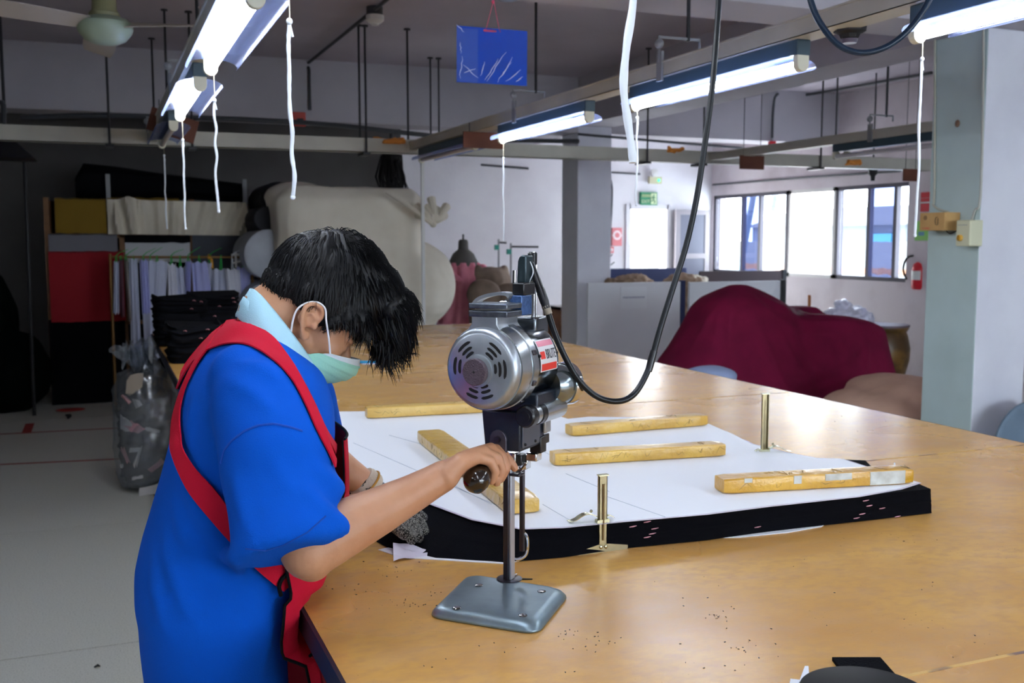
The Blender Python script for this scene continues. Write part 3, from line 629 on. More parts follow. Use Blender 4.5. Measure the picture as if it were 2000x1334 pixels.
pp = [Vector((p[0], p[1])) for p in topr]; pp[0] = Vector((1.745, 1.872)); pp = [p for i, p in enumerate(pp) if i < 12 or (far[i - 12][0] not in (1690, 1705))]
ctr2 = sum(pp, Vector((0, 0))) / len(pp)
edge = fine([tuple(p + (p - ctr2).normalized() * .004) for p in pp], 4)
m = MB(); o0 = len(m.v); rings = []
for s, z in ((1, .0), (.985, .0008), (.5, .001), (.02, .001)): rings.append([Vector((ctr2.x + (e.x - ctr2.x) * s, ctr2.y + (e.y - ctr2.y) * s, T + H + .0012 + z + (.0015 * max(0, noise.noise(Vector((e.x * 9, e.y * 9, s)))) if s > .9 else 0))) for e in edge])
rings = [[p - Vector((0, 0, .0009)) for p in rings[0]]] + rings
m.loft(rings, cap=True); m.build('sheet', M_paper, ppr)
MB().prism([p + (p - ctr2).normalized() * (.007 if p.y < 2.5 else .001) for p in edge], T + H + .0001, T + H + .0011).build('lower_sheet', M_paper2, ppr, smooth=False)
m = MB()
M_pencil = mat('pencil_line', '#aab6c4', .6)
for a, b_ in (((690, 865), (1000, 1000)), ((760, 850), (960, 905)), ((840, 925), (960, 985)), ((1105, 925), (1190, 960)), ((1180, 968), (1300, 1010)), ((1060, 985), (1120, 1020)), ((950, 830), (1100, 900))):
    A, B = atz(*a, T + H + .0026), atz(*b_, T + H + .0026); n_ = 8; m.tube([A.lerp(B, k / n_) + Vector((0, 0, 0)) for k in range(n_ + 1)], .0005, 4)
m.build('pencil_line', M_pencil, ppr, kind='stuff')
u_ = thing('underlay_paper', 'white underlay paper peeking out below the black fabric stack', 'paper', (.8, 1.9, T))
und = [(1.60, 1.90), (1.50, 1.843), (1.40, 1.833), (1.28, 1.842), (1.10, 1.90), (.9, 1.90), (.735, 1.862), (.62, 1.935), (.55, 1.98), (.52, 2.05), (.7, 2.1), (1.2, 2.0)]
MB().prism(fine(und, 4), T + .0003, T + .0016).build('sheet', M_paper, u_, smooth=False)
c0 = atz(772, 1088, T + .004); rows = []
for i in range(7):
    f = i / 6; rows.append([Vector((c0.x + .075 * f - .01 + .012 * k / 5, c0.y - .01 + .045 * k / 5 * (1 - .4 * f) - .012 * (1 - f), T + .003 + .028 * (k / 5) * (1 - f) + .004 * math.sin(k * 2.2 + i))) for k in range(6)])
MB().sheet(rows, .0012).build('curled_flap', M_paper2, u_)

# ---------------------------------------------------------------- yellow weights
M_tape = mat('yellow_tape', '#dcb452', .28, col2='#c99e44', nscale=14, bump=.5, bscale=45, coat=.3); M_tape2 = mat('bright_yellow_tape', '#dba93a', .28, col2='#c9962c', nscale=12, bump=.4, bscale=40, coat=.3); M_wear = mat('worn_patch', '#d4d4cc', .6, col2='#b9b6aa', nscale=40); M_crack = mat('tape_crack', '#6e5a30', .7)
rndw = random.Random(3)
def weight(pa, pb, w, h, label, mt, z=None, side=1, patches=()):
    z = T + H + .003 if z is None else z
    A, B = atz(*pa, z), atz(*pb, z); d = (B - A); L = d.length; d.normalize(); n = Vector((-d.y, d.x, 0)) * side; c = (A + B) / 2 + n * w / 2
    ang = math.atan2(d.y, d.x); t = thing('yellow_weight', label, 'weight', c, ang, 'yellow taped weights on the marker paper')
    rings = []; N = 24
    for i in range(N + 1):
        f = i / N; x = (f - .5) * L; e = min(1, min(f, 1 - f) / .012); s = .90 + .10 * math.sqrt(max(0, 1 - (1 - e) ** 2)); ring = []
        for k in range(20):
            a = 2 * PI * (k + .5) / 20; q = 9; cx = math.copysign(abs(math.cos(a)) ** (2 / q), math.cos(a)); cz = math.copysign(abs(math.sin(a)) ** (2 / q), math.sin(a))
            j = 1 + .018 * noise.noise(Vector((x * 22 + L * 7, k * .9, z * 3)))
            ring.append(c + d * x + n * side * cx * w / 2 * s * j + Vector((0, 0, h / 2 + cz * h / 2 * s * j)))
        rings.append(ring)
    MB().loft(rings).build('wrapped_bar', mt, t, angle=60)
    m = MB()
    for _ in range(16):
        x = rndw.uniform(-.48, .48) * L; s = rndw.choice((0, 0, 1)); l = rndw.uniform(.006, .03)
        if s == 0: pts = [c + d * (x + l * k / 3 + rndw.uniform(-.003, .003)) - n * (w / 2 - .0002) + Vector((0, 0, h * (.2 + .6 * rndw.random()) * (1 + .1 * k / 3))) for k in range(4)]
        else: pts = [c + d * (x + l * k / 3) + n * (w * (rndw.random() - .5) * .8) + Vector((0, 0, h + .0002)) for k in range(4)]
        m.tube(pts, [.0004, .0007, .0006, .0003], 4)
    m.build('tape_crack', M_crack, t, kind='stuff')
    for (x0, x1, z0, z1) in patches: MB().box(c + d * ((x0 + x1) / 2 - .5) * L - n * (w / 2 + .0002) + Vector((0, 0, h * (z0 + z1) / 2)), ((x1 - x0) * L, .0016, h * (z1 - z0)), rotz(ang)).build('worn_patch', M_wear, t, label='pale worn patch where the tape is gone')
    return t
weight((1085, 911), (1418, 891), .056, .034, 'taped yellow bar on the paper, front one of the parallel pair behind the clamp', M_tape)
weight((1119, 853), (1383, 831), .056, .033, 'taped yellow bar on the paper, rear one of the parallel pair', M_tape)
weight((1415, 966), (1785, 945), .06, .036, 'bright yellow bar with pale worn patches near the right fabric end', M_tape2, patches=((.355, .395, .45, .98), (.52, .66, .55, .98), (.76, .95, .08, .96), (.10, .14, .7, .98)))
weight((718, 818), (1010, 803), .056, .036, 'pale yellow bar lying farthest back behind the cutter', mat('pale_tape', '#ddb866', .35, col2='#cfa756', nscale=10, bump=.3, bscale=40))
weight((990, 1006), (813, 862), .078, .034, 'taped yellow bar lying diagonally beside the cutter post', M_tape, side=-1)

# ---------------------------------------------------------------- fabric clamps
M_clamp = mat('clamp_brass', '#a39672', .32, 1.0, col2='#8d8268', nscale=30); M_clampl = mat('clamp_plated', '#c5c3a4', .25, 1.0)
def clamp(p, h, s, rz, label, zc, foot=True):
    t = thing('fabric_clamp', label, 'clamp', p, rz, 'upright metal clamps at the fabric stack')
    R = rotz(rz); P = lambda x, y, z: Vector(p) + R @ Vector((x, y, z))
    def bx(m, lo, hi): lo, hi = Vector(lo), Vector(hi); m.box(P(*((lo + hi) / 2)), hi - lo, R)
    m = MB(); bx(m, (-.0095, -.004, .004), (.0095, -.0025, h)); bx(m, (-.0095, -.004, .004), (-.008, .004, h)); bx(m, (.008, -.004, .004), (.0095, .004, h)); m.build('upright', M_clamp, t, smooth=False)
    m = MB(); m.tube([P(0, -.0045, .025), P(0, -.0045, h - .018)], .0026, 8); m.build('bead', M_clamp, t)
    m = MB(); bx(m, (-.0105, -.006, h - .001), (.0125, .006, h + .0015)); m.build('top_flange', M_clampl, t, smooth=False)
    if foot:
        MB().extr([P(-.058, -.0062, 0), P(.058, -.0062, 0), P(.058, -.0062, .009), (P(.012, -.0062, .0165)), P(-.012, -.0062, .0165), P(-.058, -.0062, .007)], R @ Vector((0, .002, 0))).build('foot', M_clamp, t, smooth=False)
        m = MB(); bx(m, (-.03, -.006, 0), (.03, .05, .0012)); m.build('foot_plate', M_clamp, t, smooth=False)
        for x in (-.0055, .0055): MB().ell(P(x, -.0068, .011), (.0042, .002, .0042), R, 12, 8).build('rivet', M_clampl, t)
    m = MB(); bx(m, (-.014, -.0062, zc - .004), (.014, .0065, zc + .003)); m.build('slider', M_clampl, t, smooth=False)
    rows = []
    for i in range(9):
        f = i / 8; c = P(-.004 - .064 * f, .010 + .012 * f, zc + .004 + .012 * math.sin(PI * min(1, f * 1.25)) - .004 * f); rows.append([c + R @ Vector((0, y, 0)) for y in (-.008, 0, .008)])
    MB().sheet(rows, .0016).build('spring_arm', M_clampl, t)
    rows = [[P(.012 + .02 * i / 4, .012 + y, zc + .004 + .003 * math.sin(i)) for y in (-.006, .006)] for i in range(5)]
    MB().sheet(rows, .0015).build('lever', M_clampl, t)
    MB().ell(P(-.020, .012, zc + .019), .0035, None, 8, 6).build('pivot', M_clampl, t)
p1 = atz(1170, 1073, T); p1.y -= .0135; hz = zat(1168, 928, p1.x, p1.y) - T
clamp(p1, hz, 1, 0, 'upright metal clamp gripping the front edge of the fabric stack', H + .006)
p2 = atz(1496, 884, T + H); hz2 = zat(1497, 770, p2.x, p2.y) - T
clamp(Vector((p2.x, p2.y + .008, T)), hz2, 1, PI * .93, 'upright metal clamp at the far edge of the fabric stack', H + .005)

# ---------------------------------------------------------------- small things on the table
b0 = atz(716, 712, T); t = thing('blue_wrapper', 'small bright blue packet on the table behind the mask', 'packet', b0)
c = atz(722, 707, T + .006); MB().box(c, (.12, .035, .012), rotz(-.36), ch=.003).build('packet', mat('bright_blue', '#18a0d8', .4), t); MB().b2((c.x - .05, c.y - .05, T + .0002), (c.x + .055, c.y - .015, T + .002)).build('paper_strip', M_paper2, t, smooth=False)
rl_ = random.Random(9); m = MB()
for cx_, cy_, sp, n_ in ((800, 1180, 26, 14), (860, 1160, 20, 8), (1110, 1240, 30, 14), (1180, 1255, 34, 10), (770, 1110, 26, 18), (1410, 1205, 16, 14), (1440, 1260, 24, 10), (1430, 1300, 40, 8), (1370, 1190, 60, 8), (1290, 745, 6, 3), (1540, 780, 40, 8), (1700, 1150, 200, 14), (1000, 1290, 120, 14), (1600, 830, 80, 10), (690, 1150, 30, 8)):
    for _ in range(n_):
        p = atz(cx_ + rl_.gauss(0, sp), cy_ + rl_.gauss(0, sp * .35), T + .0006); s_ = rl_.uniform(.0004, .0014); a_ = rl_.uniform(0, 6.3); m.box(p, (s_ * 2.4, s_, .001), rotz(a_))
tag(m.build('lint_specks', M_black, at=atz(1000, 1250, T), smooth=False, kind='stuff'), 'dark lint specks scattered over the table around the cutter', 'lint')
# bottom right: black roll end, swatch and paper scrap
rl = atz(1692, 1352, T + .035); t = thing('black_round', 'black round padded disc at the bottom edge of the picture', 'cushion', (rl.x, rl.y, T))
r_ = (atz(1692, 1301, T + .035) - rl).length
MB().lathe([(.0, 0), (r_ * .96, 0), (r_, .008), (r_, .026), (r_ * .97, .034), (r_ * .9, .037), (0, .038)], (rl.x, rl.y, T), (0, 0, 1), 64).build('disc', mat('black_satin', '#09090b', .5, spec=.12), t)
MB().tube([Vector((rl.x + (r_ + .0005) * math.cos(a), rl.y + (r_ + .0005) * math.sin(a), T + .022)) for a in [PI * .60 + k * .06 for k in range(12)]], .004, 6).build('white_edging', mat('soft_white', '#cfd2dc', .6), t, label='white edging on one side')
s0 = atz(1622, 1300, T); t = thing('black_swatch', 'small black fabric swatch under the black disc', 'fabric', (s0.x + .03, s0.y - .03, T)); MB().box((s0.x + .035, s0.y - .035, T + .003), (.075, .075, .006), rotz(-.38)).build('swatch', M_blackfab, t, smooth=False)
s1 = atz(1545, 1334, T); t = thing('paper_scrap', 'torn white paper scrap at the bottom edge of the picture', 'paper', s1)
sc = [atz(px, py, T + .003) for px, py in ((1540, 1345), (1544, 1327), (1562, 1329), (1572, 1302), (1579, 1302), (1582, 1345))]; MB().extr(sc, (0, 0, .0012)).build('scrap', M_paper, t, smooth=False)
pb = [atz(px, py, T + .006) for px, py in ((1705, 917), (1725, 918), (1745, 913), (1747, 905))]; tag(MB().tube(smoothcurve(pb, 5), .0022, 6).build('white_strip', M_paper, at=pb[0]), 'thin curled white strip beside the right fabric end', 'strip')
pb = [atz(px, py, T + .0015) for px, py in ((1000, 1128), (1015, 1131), (1040, 1131))]; tag(MB().tube(pb, [.0012, .002, .0012], 6).build('lint', M_black, at=pb[0]), 'dark lint scrap behind the cutter base plate', 'scrap')
# ================================================================ STRAIGHT KNIFE CUTTING MACHINE
B0 = atz(995, 1149, T); AU = math.radians(40); UU = Vector((math.cos(AU), math.sin(AU), 0)); VV = Vector((UU.y, -UU.x, 0))
MR = Matrix((UU, VV, Vector((0, 0, 1)))).transposed()  # local (a,b,z) -> world
def MP(a, b, z): return B0 + UU * a + VV * b + Vector((0, 0, z))
def ml(px, py, a):
    d = ray(px, py); k = (B0 + UU * a - C3).dot(UU) / d.dot(UU); p = C3 + d * k - B0; return p.dot(VV), p.z
M_steel = mat('machine_steel', '#bcc2c6', .26, .9, col2='#aab0b5', nscale=12, rvar=.06); M_cast = mat('machine_cast', '#b2b9bf', .34, .8, col2='#a4abb2', nscale=30); M_chrome = mat('chrome', '#d8dadc', .1, 1.0)
M_dsteel = mat('dark_steel', '#4d4a50', .3, .9); M_mblk = mat('machine_black', '#1d2633', .32, .15, bump=.1, bscale=300); M_plast = mat('plastic_black', '#141519', .3); M_bplate = mat('base_plate', '#8b9da4', .36, .7, col2='#7c8e96', nscale=16, rvar=.06)
M_slot = mat('slot_dark', '#0b0b0d', .8); M_lblw = mat('label_white', '#d5d6d8', .4); M_lblr = mat('label_red', '#d8392e', .4); M_lblp = mat('label_pink', '#d97f94', .4); M_lblk = mat('label_text', '#2b2b33', .5); M_capp = mat('oil_cap', '#5c4f57', .5, .4, bump=.4, bscale=400); M_blue = mat('blue_switch', '#2c4a78', .3, .3, col2='#49689a', nscale=160)
mc = thing('cutting_machine', 'upright electric cloth cutter with round steel motor on its base plate', 'machine', B0)
def mbx(name, m, a, b, z, bev=.002, ch=0, par=None, label=None):
    return MB().box(MP((a[0] + a[1]) / 2, (b[0] + b[1]) / 2, (z[0] + z[1]) / 2), (a[1] - a[0], b[1] - b[0], z[1] - z[0]), MR, ch=ch).build(name, m, par or mc, smooth=bool(bev), bevel=bev, label=label)
# base plate
cs = [atz(px, py, T + .003) for px, py in ((834, 1204), (912, 1128), (1113, 1160), (1050, 1239))]; cc = sum(cs, Vector()) / 4; cc.z = 0
def rounded(sc, z, rr):
    out = []
    for i in range(4):
        p = cs[i]; a = cs[i - 1]; b_ = cs[(i + 1) % 4]; da = (a - p).normalized(); db = (b_ - p).normalized()
        for k in range(7):
            f = k / 6; q = (p + da * rr) * (1 - f) ** 2 + p * 2 * f * (1 - f) + (p + db * rr) * f ** 2; q.z = 0; w = cc + (q - cc) * sc; w.z = T + z; out.append(w)
    return out
rg = [rounded(s, z, r) for s, z, r in ((.97, .0002, .03), (1, .002, .03), (.99, .0055, .03), (.93, .0125, .03), (.86, .0165, .034), (.80, .0178, .036), (.4, .018, .03), (.01, .018, .01))]
base = MB().loft(rg).build('base_plate', M_bplate, mc, angle=180)
for px, py in ((935, 1143), (1058, 1155), (892, 1187), (1021, 1202)):
    p = atz(px, py, T + .0182); MB().lathe([(.0075, 0), (.0075, .0006), (.0, .0006)], p, (0, 0, 1), 20).build('slot', M_slot, base); MB().lathe([(.0078, 0), (.0062, .0009), (.0052, .0006)], p + Vector((0, .0, .0001)), (0, 0, 1), 20).build('slot_rim', M_chrome, base)
MB().lathe([(.024, .018), (.024, .0195), (.021, .0202), (0, .0202)], B0, (0, 0, 1), 32).build('throat_plate', M_dsteel, base)
MB().box(MP(.012, .004, .021), (.02, .004, .003), MR).build('throat_plate', M_chrome, base, smooth=False)
# standard (post), blade and presser
mbx('standard', M_dsteel, (-.012, .008), (-.0075, .0045), (.018, .25), bev=.002); mbx('knife', M_chrome, (.0085, .018), (-.001, .0008), (.02, .24), bev=0); mbx('standard_edge', mat('bright_edge', '#b9bcc4', .3, .6), (-.010, .006), (.0046, .0085), (.02, .25), bev=.001)
bz = ml(1020, 915, .045); mbx('presser_bar', M_dsteel, (.041, .049), (bz[0] - .0042, bz[0] + .0042), (.06, .25), bev=.001)
pts = [MP(.047, bz[0] + .002, .095), MP(.053, bz[0] + .006, .085), MP(.054, bz[0] + .006, .062), MP(.048, bz[0] + .0035, .05), MP(.036, bz[0] - .005, .045), MP(.03, bz[0] - .012, .047)]
MB().tube(smoothcurve(pts, 5), .0036, 8).build('presser_foot', M_chrome, mc)
# black gear housing under the motor
bl, zt = ml(944, 800, -.055); br, zb = ml(1015, 884, -.055)
rr = [[MP(a, bl + (.003 if z == zb else 0), z), MP(a, br, z), MP(a, br, zt), MP(a, bl - .004, zt)] for a in (-.055, .045) for z in (zb,)]
MB().loft(rr).build('gear_housing', M_mblk, mc, bevel=.003, smooth=True)
mbx('housing_neck', M_mblk, (-.045, .04), (bl + .002, br + .03), (zt - .005, zt + .035), bev=.004)
mbx('side_plate', mat('side_plate', '#5b606b', .4, .5), (-.048, .02), (br, br + .003), (zb + .006, zt - .025), bev=.0008)
for da, dz in ((-.04, .012), (-.0, .012), (-.04, .05), (.012, .05)): MB().ell(MP(da, br + .004, zb + dz), .003, None, 10, 6).build('screw', M_plast, mc)
# handle mount plate and handle with the knob
hb, hz_ = ml(972, 858, -.06); w = .017
prof = [MP(-.06, hb + w * math.cos(t), hz_ + w * math.sin(t)) for t in [PI * k / 10 for k in range(11)]] + [MP(-.06, hb - w, hz_ - .04), MP(-.06, hb + w, hz_ - .04)]
MB().extr(prof, UU * .007).build('handle_mount', mat('mount_grey', '#4d4a55', .4, .5), mc, bevel=.0015)
MB().cyl(MP(-.0655, hb, hz_), MP(-.055, hb, hz_), .006, n=16).build('mount_bolt', M_dsteel, mc)
KN = MP(-.135, ml(932, 936, -.135)[0], ml(932, 936, -.135)[1]); HS = MP(-.055, hb, hz_ - .03); HD = (KN - HS).normalized()
M_wood = mat('dark_handle', '#1a120c', .15, col2='#33200e', nscale=14, coat=.6, lo=.5, hi=.8); hl = (KN - HS).length
MB().lathe([(.008, -.01), (.0095, .01), (.0125, hl - .055), (.016, hl - .03), (.0215, hl - .012), (.0232, hl + .002), (.0215, hl + .013), (.015, hl + .021), (.006, hl + .0245), (0, hl + .025)], HS, HD, 32).build('handle', M_wood, mc)
# chrome linkage below the housing
for nm, mt_, a, px0, px1, py0, py1 in (('linkage', M_chrome, .008, 999, 1012, 882, 912), ('linkage', M_plast, .02, 1010, 1024, 886, 908), ('linkage', M_chrome, .03, 1018, 1032, 898, 916), ('lift_block', M_chrome, .03, 1032, 1053, 882, 900), ('lift_arm', M_plast, .035, 1040, 1062, 850, 884), ('lift_arm', M_plast, .05, 1056, 1068, 846, 866), ('guard', M_dsteel, .0, 1000, 1020, 922, 930)):
    x0, z1 = ml(px0, py0, a); x1, z0 = ml(px1, py1, a); mbx(nm, mt_, (a - .012, a + .012), (x0, x1), (z0, z1), bev=.002)
MB().tube(smoothcurve([MP(.012, *ml(1008, 917, .012)), MP(.014, *ml(1016, 919, .014)), MP(.02, *ml(1026, 908, .02)), MP(.024, *ml(1031, 893, .024))], 5), .0028, 8).build('spring_clip', M_chrome, mc)
# sharpener barrel
sb, sz = ml(1024, 815, -.075); S0 = MP(-.075, sb, sz)
MB().lathe([(0, -.001), (.010, -.001), (.0105, 0), (.0165, 0), (.0195, .003), (.0200, .020), (.0185, .022)], S0, UU, 28).build('barrel_cap', M_plast, mc); MB().lathe([(.0180, .020), (.0185, .038), (.0185, .04)], S0, UU, 28).build('barrel', M_steel, mc)
MB().lathe([(.0198, .040), (.0198, .054), (.0185, .055)], S0, UU, 28).build('barrel_ring', M_plast, mc); MB().lathe([(.0205, .055), (.0205, .135), (.016, .138), (0, .138)], S0, UU, 28).build('barrel', M_steel, mc)
x0, z1 = ml(1066, 790, .05); x1, z0 = ml(1078, 845, .05); mbx('side_bracket', M_cast, (.035, .06), (x0, x1 - .006), (z0, z1), bev=.003)
MB().tube([MP(.06, x1 - .01, z1 - .012), MP(.06, x1 + .012, z1 - .012)], .003, 8).build('side_screw', M_plast, mc)
# motor
fb, fz = ml(934, 721, -.125); F0 = MP(-.125, fb + .003, fz)
MB().lathe([(0, 0), (.060, 0), (.0645, .0015), (.0690, .006), (.0712, .012), (.0722, .018)], F0, UU, 64).build('motor_cap', M_cast, mc, angle=60)
MB().lathe([(.0722, .017), (.0745, .0175), (.0762, .03), (.077, .0495), (.0755, .051), (.0755, .053), (.0785, .054), (.0785, .073), (.0765, .0745)], F0, UU, 64).build('motor_ring', M_steel, mc, angle=35)
MB().lathe([(.076, .0745), (.076, .155), (.072, .165), (.05, .178), (0, .182)], F0, UU, 64).build('motor_body', mat('motor_dark', '#787d82', .16, 1.0), mc, angle=50)
MB().lathe([(.0235, .001), (.0235, -.012), (.022, -.0135), (.0, -.0135)], F0 + VV * -.004 + Vector((0, 0, -.004)), UU, 36).build('oil_cap', M_capp, mc); MB().lathe([(.0285, .001), (.0285, -.004), (.0225, -.005)], F0 + VV * -.003 + Vector((0, 0, -.003)), UU, 36).build('oil_cap_collar', M_cast, mc)
MB().lathe([(.0022, -.0140), (.0, -.0141)], F0 + VV * -.004 + Vector((0, 0, -.004)), UU, 10).build('oil_hole', M_slot, mc)
def arc(r, a0, a1, wd):
    rows = []
    for i in range(9):
        t = math.radians(a0 + (a1 - a0) * i / 8); w = wd * math.sqrt(max(.05, 1 - (abs(i - 4) / 4) ** 6)); rows.append([F0 + VV * math.cos(t) * q + Vector((0, 0, math.sin(t) * q)) for q in (r - w, r, r + w)])
    return MB().sheet(rows, .0016).build('vent', M_slot, mc)
for r, s in ((.0505, 1), (.0405, .98), (.0315, .9)):
    for a0, a1 in ((33, 68), (112, 147), (238, 266), (274, 302)) + (((-16, 22), (158, 194)) if r > .035 else ((-12, 20),)): arc(r, a0, a1, .0026)
for ang in (100, 20, -52, 150, -20):
    t = math.radians(ang); p = F0 + UU * .061 + VV * math.cos(t) * .0785 + Vector((0, 0, math.sin(t) * .0785)); MB().box(p, (.012, .006, .009), MR @ Matrix.Rotation(t, 3, 'X'), ch=.001).build('motor_bolt', M_dsteel, mc)
# brand plate on the motor side
R_ = .0764
def lpos(a, t, e=0): return F0 + UU * a + VV * math.cos(t) * (R_ + e) + Vector((0, 0, math.sin(t) * (R_ + e)))
def lpatch(name, mt_, a0, a1, t0, t1, e, par): return MB().sheet([[lpos(a0 + (a1 - a0) * i / 2, math.radians(t0 + (t1 - t0) * k / 10), e) for i in range(3)] for k in range(11)], .0005).build(name, mt_, par)
LA0, LA1 = .083, .148
lp = lpatch('brand_plate', M_lblw, LA0, LA1, -8, 36, .0004, mc)
lpatch('plate_band', M_lblp, LA0 + .003, LA1 - .003, 26, 34, .0009, lp); lpatch('plate_band', M_lblr, LA0 + .003, LA1 - .003, -6.5, 2.5, .0009, lp); lpatch('plate_box', M_lblr, LA0 + .003, LA0 + .02, 9, 19, .0009, lp)
def on_plate(body, size, a, td, mt_, sx=1):
    t = math.radians(td); n = (VV * math.cos(t) + Vector((0, 0, math.sin(t)))); up = (-VV * math.sin(t) + Vector((0, 0, math.cos(t)))); M = Matrix((UU, up, n)).transposed().to_4x4(); M.translation = lpos(a, t, .0011)
    return text_mesh('plate_text', body, size, mt_, M @ Matrix.Diagonal((sx, 1, 1, 1)), lp, .0002)
on_plate('BRUTE', .025, LA0 + .043, 14, M_lblk, .52)
for a in (LA0 - .001, LA1 + .002): MB().ell(lpos(a, math.radians(14), .001), .003, None, 10, 6).build('plate_screw', M_plast, mc)
# chrome gear dome behind
db, dz = ml(1085, 750, .06); MB().lathe([(.0, 0), (.03, .0), (.036, .01), (.038, .03), (.036, .036)], MP(.035, db - .002, dz), (UU * .9 + VV * .3).normalized(), 36).build('gear_dome', mat('dome_steel', '#8f9a9e', .2, .9), mc); MB().lathe([(.0385, .036), (.040, .04), (.0405, .052), (.036, .057), (0, .06)], MP(.035, db - .002, dz), (UU * .9 + VV * .3).normalized(), 36).build('dome_rim', M_chrome, mc)
# top of the motor: neck, terminal box, carrying handle, switch gear
def pbox(name, mt_, a0, a1, px0, px1, py0, py1, bev=.002, ap=None):
    ap = a0 if ap is None else ap; x0, z1 = ml(px0, py0, ap); x1, z0 = ml(px1, py1, ap); return mbx(name, mt_, (a0, a1), (x0, x1), (z0, z1), bev)
nb0, nz = ml(922, 619, -.105); nb1, _ = ml(972, 619, -.105); wq = fz + .06
MB().loft([[MP(-.108, nb0 - .012, wq), MP(-.108, nb1 + .012, wq), MP(-.03, nb1 + .012, wq), MP(-.03, nb0 - .012, wq)], [MP(-.108, nb0, nz - .012), MP(-.108, nb1, nz - .012), MP(-.03, nb1, nz - .012), MP(-.03, nb0, nz - .012)], [MP(-.108, nb0, nz + .002), MP(-.108, nb1, nz + .002), MP(-.03, nb1, nz + .002), MP(-.03, nb0, nz + .002)]]).build('motor_neck', M_cast, mc, bevel=.002)
pbox('terminal_box', mat('terminal_grey', '#6a7078', .35, .8, col2='#565c66', nscale=90), -.112, -.055, 915, 990, 606, 621); pbox('terminal_lid', mat('terminal_lid', '#737a84', .35, .8, col2='#5e6570', nscale=90), -.112, -.055, 915, 990, 592, 605)
a_ = -.05; pts = smoothcurve([MP(a_, *ml(929, 594, a_)), MP(a_, *ml(938, 584, a_)), MP(a_, *ml(955, 577, a_)), MP(a_, *ml(975, 573.5, a_)), MP(a_, *ml(993, 574, a_)), MP(a_, *ml(999, 580, a_))], 6)
MB().sheet([[p + UU * .011, p - UU * .011] for p in pts], .006).build('carry_handle', M_cast, mc, angle=60)
MB().cyl(MP(-.06, *ml(991, 589, -.06)), MP(-.035, *ml(991, 589, -.06)), .0055, n=14).build('carry_pivot', M_chrome, mc)
MB().tube(smoothcurve([MP(-.07, *ml(973, 594, -.07)), MP(-.07, *ml(975, 590, -.07)), MP(-.07, *ml(990, 589.5, -.07))], 4), .0012, 6).build('latch_wire', M_chrome, mc)
pbox('switch_block', M_blue, -.05, -.01, 998, 1019, 577, 617); pbox('switch_top', M_plast, -.045, .0, 1000, 1023, 553, 577, ap=-.045); pbox('switch_gap', M_plast, -.04, -.01, 992, 1000, 598, 612)
a_ = -.01; rows = []
for py, x0, x1 in ((553, 1008.5, 1026), (530, 1009.5, 1027), (510, 1010.5, 1027), (503, 1013, 1027), (498.5, 1017, 1027)):
    (b0_, z_), (b1_, _) = ml(x0, py, a_), ml(x1, py, a_); rows.append([MP(a_, b0_, z_), MP(a_, b1_, z_), MP(a_ + .03, b1_, z_), MP(a_ + .03, b0_, z_)])
MB().loft(rows).build('slide_cover', mat('cover_green', '#2b3a40', .3, .4), mc, bevel=.003)
MB().cyl(MP(-.02, *ml(1004.5, 555, -.02)), MP(-.02, *ml(1005, 528, -.02)), .0035, n=12).build('small_rod', M_chrome, mc)
a_ = .0; rows = []
for py, x0, x1 in ((552, 1027, 1035), (575, 1025, 1037), (616, 1021, 1037)):
    (b0_, z_), (b1_, _) = ml(x0, py, a_), ml(x1, py, a_); rows.append([MP(a_, b0_, z_), MP(a_, b1_, z_), MP(a_ + .008, b1_, z_), MP(a_ + .008, b0_, z_)])
MB().loft(rows).build('alloy_plate', mat('alloy', '#83868c', .35, .9, col2='#6c7076', nscale=60), mc, bevel=.001)
a_ = .04; MB().cyl(MP(a_, *ml(1041, 640, a_)), MP(a_, *ml(1042, 510, a_)), .0038, n=14).build('lift_rod', M_chrome, mc); MB().cyl(MP(.05, *ml(1046.5, 640, .05)), MP(.05, *ml(1047.5, 515, .05)), .002, n=10).build('lift_rod', M_chrome, mc)
p = MP(a_, *ml(1040, 517, a_)); prof = []
m = MB(); n_ = 40
for h_, r_s in ((0, .0078), (.016, .0084), (.0205, .0084), (.0225, .007)): prof.append([p + Vector((math.cos(2 * PI * k / n_), math.sin(2 * PI * k / n_), 0)) * (r_s * (1 + (.06 if k % 4 < 2 else -.03))) + Vector((0, 0, h_)) for k in range(n_)])
m.loft(prof).build('knob', M_plast, mc, smooth=False); MB().lathe([(.0068, .0222), (.0068, .0235), (0, .0238)], p, (0, 0, 1), 20).build('knob_cap', M_chrome, mc)
for px, py, r in ((1043, 641, .007), (1052, 646, .005), (1035, 632, .005)): MB().ell(MP(.02, *ml(px, py, .02)), (r, r, r * .8), None, 14, 8).build('rod_boss', M_steel, mc)
mbx('rear_cover', mat('rear_dark', '#6d7276', .25, .9), (-.005, .05), (fb + .004, fb + .05), (fz + .05, fz + .083), bev=.004)
# cord relief belongs to the machine; the cable itself is a thing of its own
a_ = .02; q = [MP(a_, *ml(x, y, a_)) for x, y in ((1028, 505), (1034, 513), (1044, 535), (1054, 562), (1062, 585), (1068, 603))]
MB().tube(smoothcurve(q, 5), [.006] * 6 + [.0075] * 10 + [.0085] * 6 + [.0078] * 4, 12).build('cord_relief', M_plast, mc)
MB().tube(smoothcurve([MP(a_ - .012, *ml(x, y, a_ - .012)) for x, y in ((1026, 520), (1025.5, 506), (1029, 502), (1034, 509), (1040, 522), (1041, 534), (1036, 546), (1033, 553))], 5), .0011, 6).build('white_wire', M_cord, mc)
MB().tube([MP(a_, *ml(1066, 598, a_)), MP(a_, *ml(1072, 614, a_))], [.008, .0068], 12).build('tape_wrap', mat('beige_tape', '#8a8172', .5), mc, label='beige tape wrapped round the cord')
KC = (MP(a_, *ml(1070, 612, a_)) - C3).dot(F3)
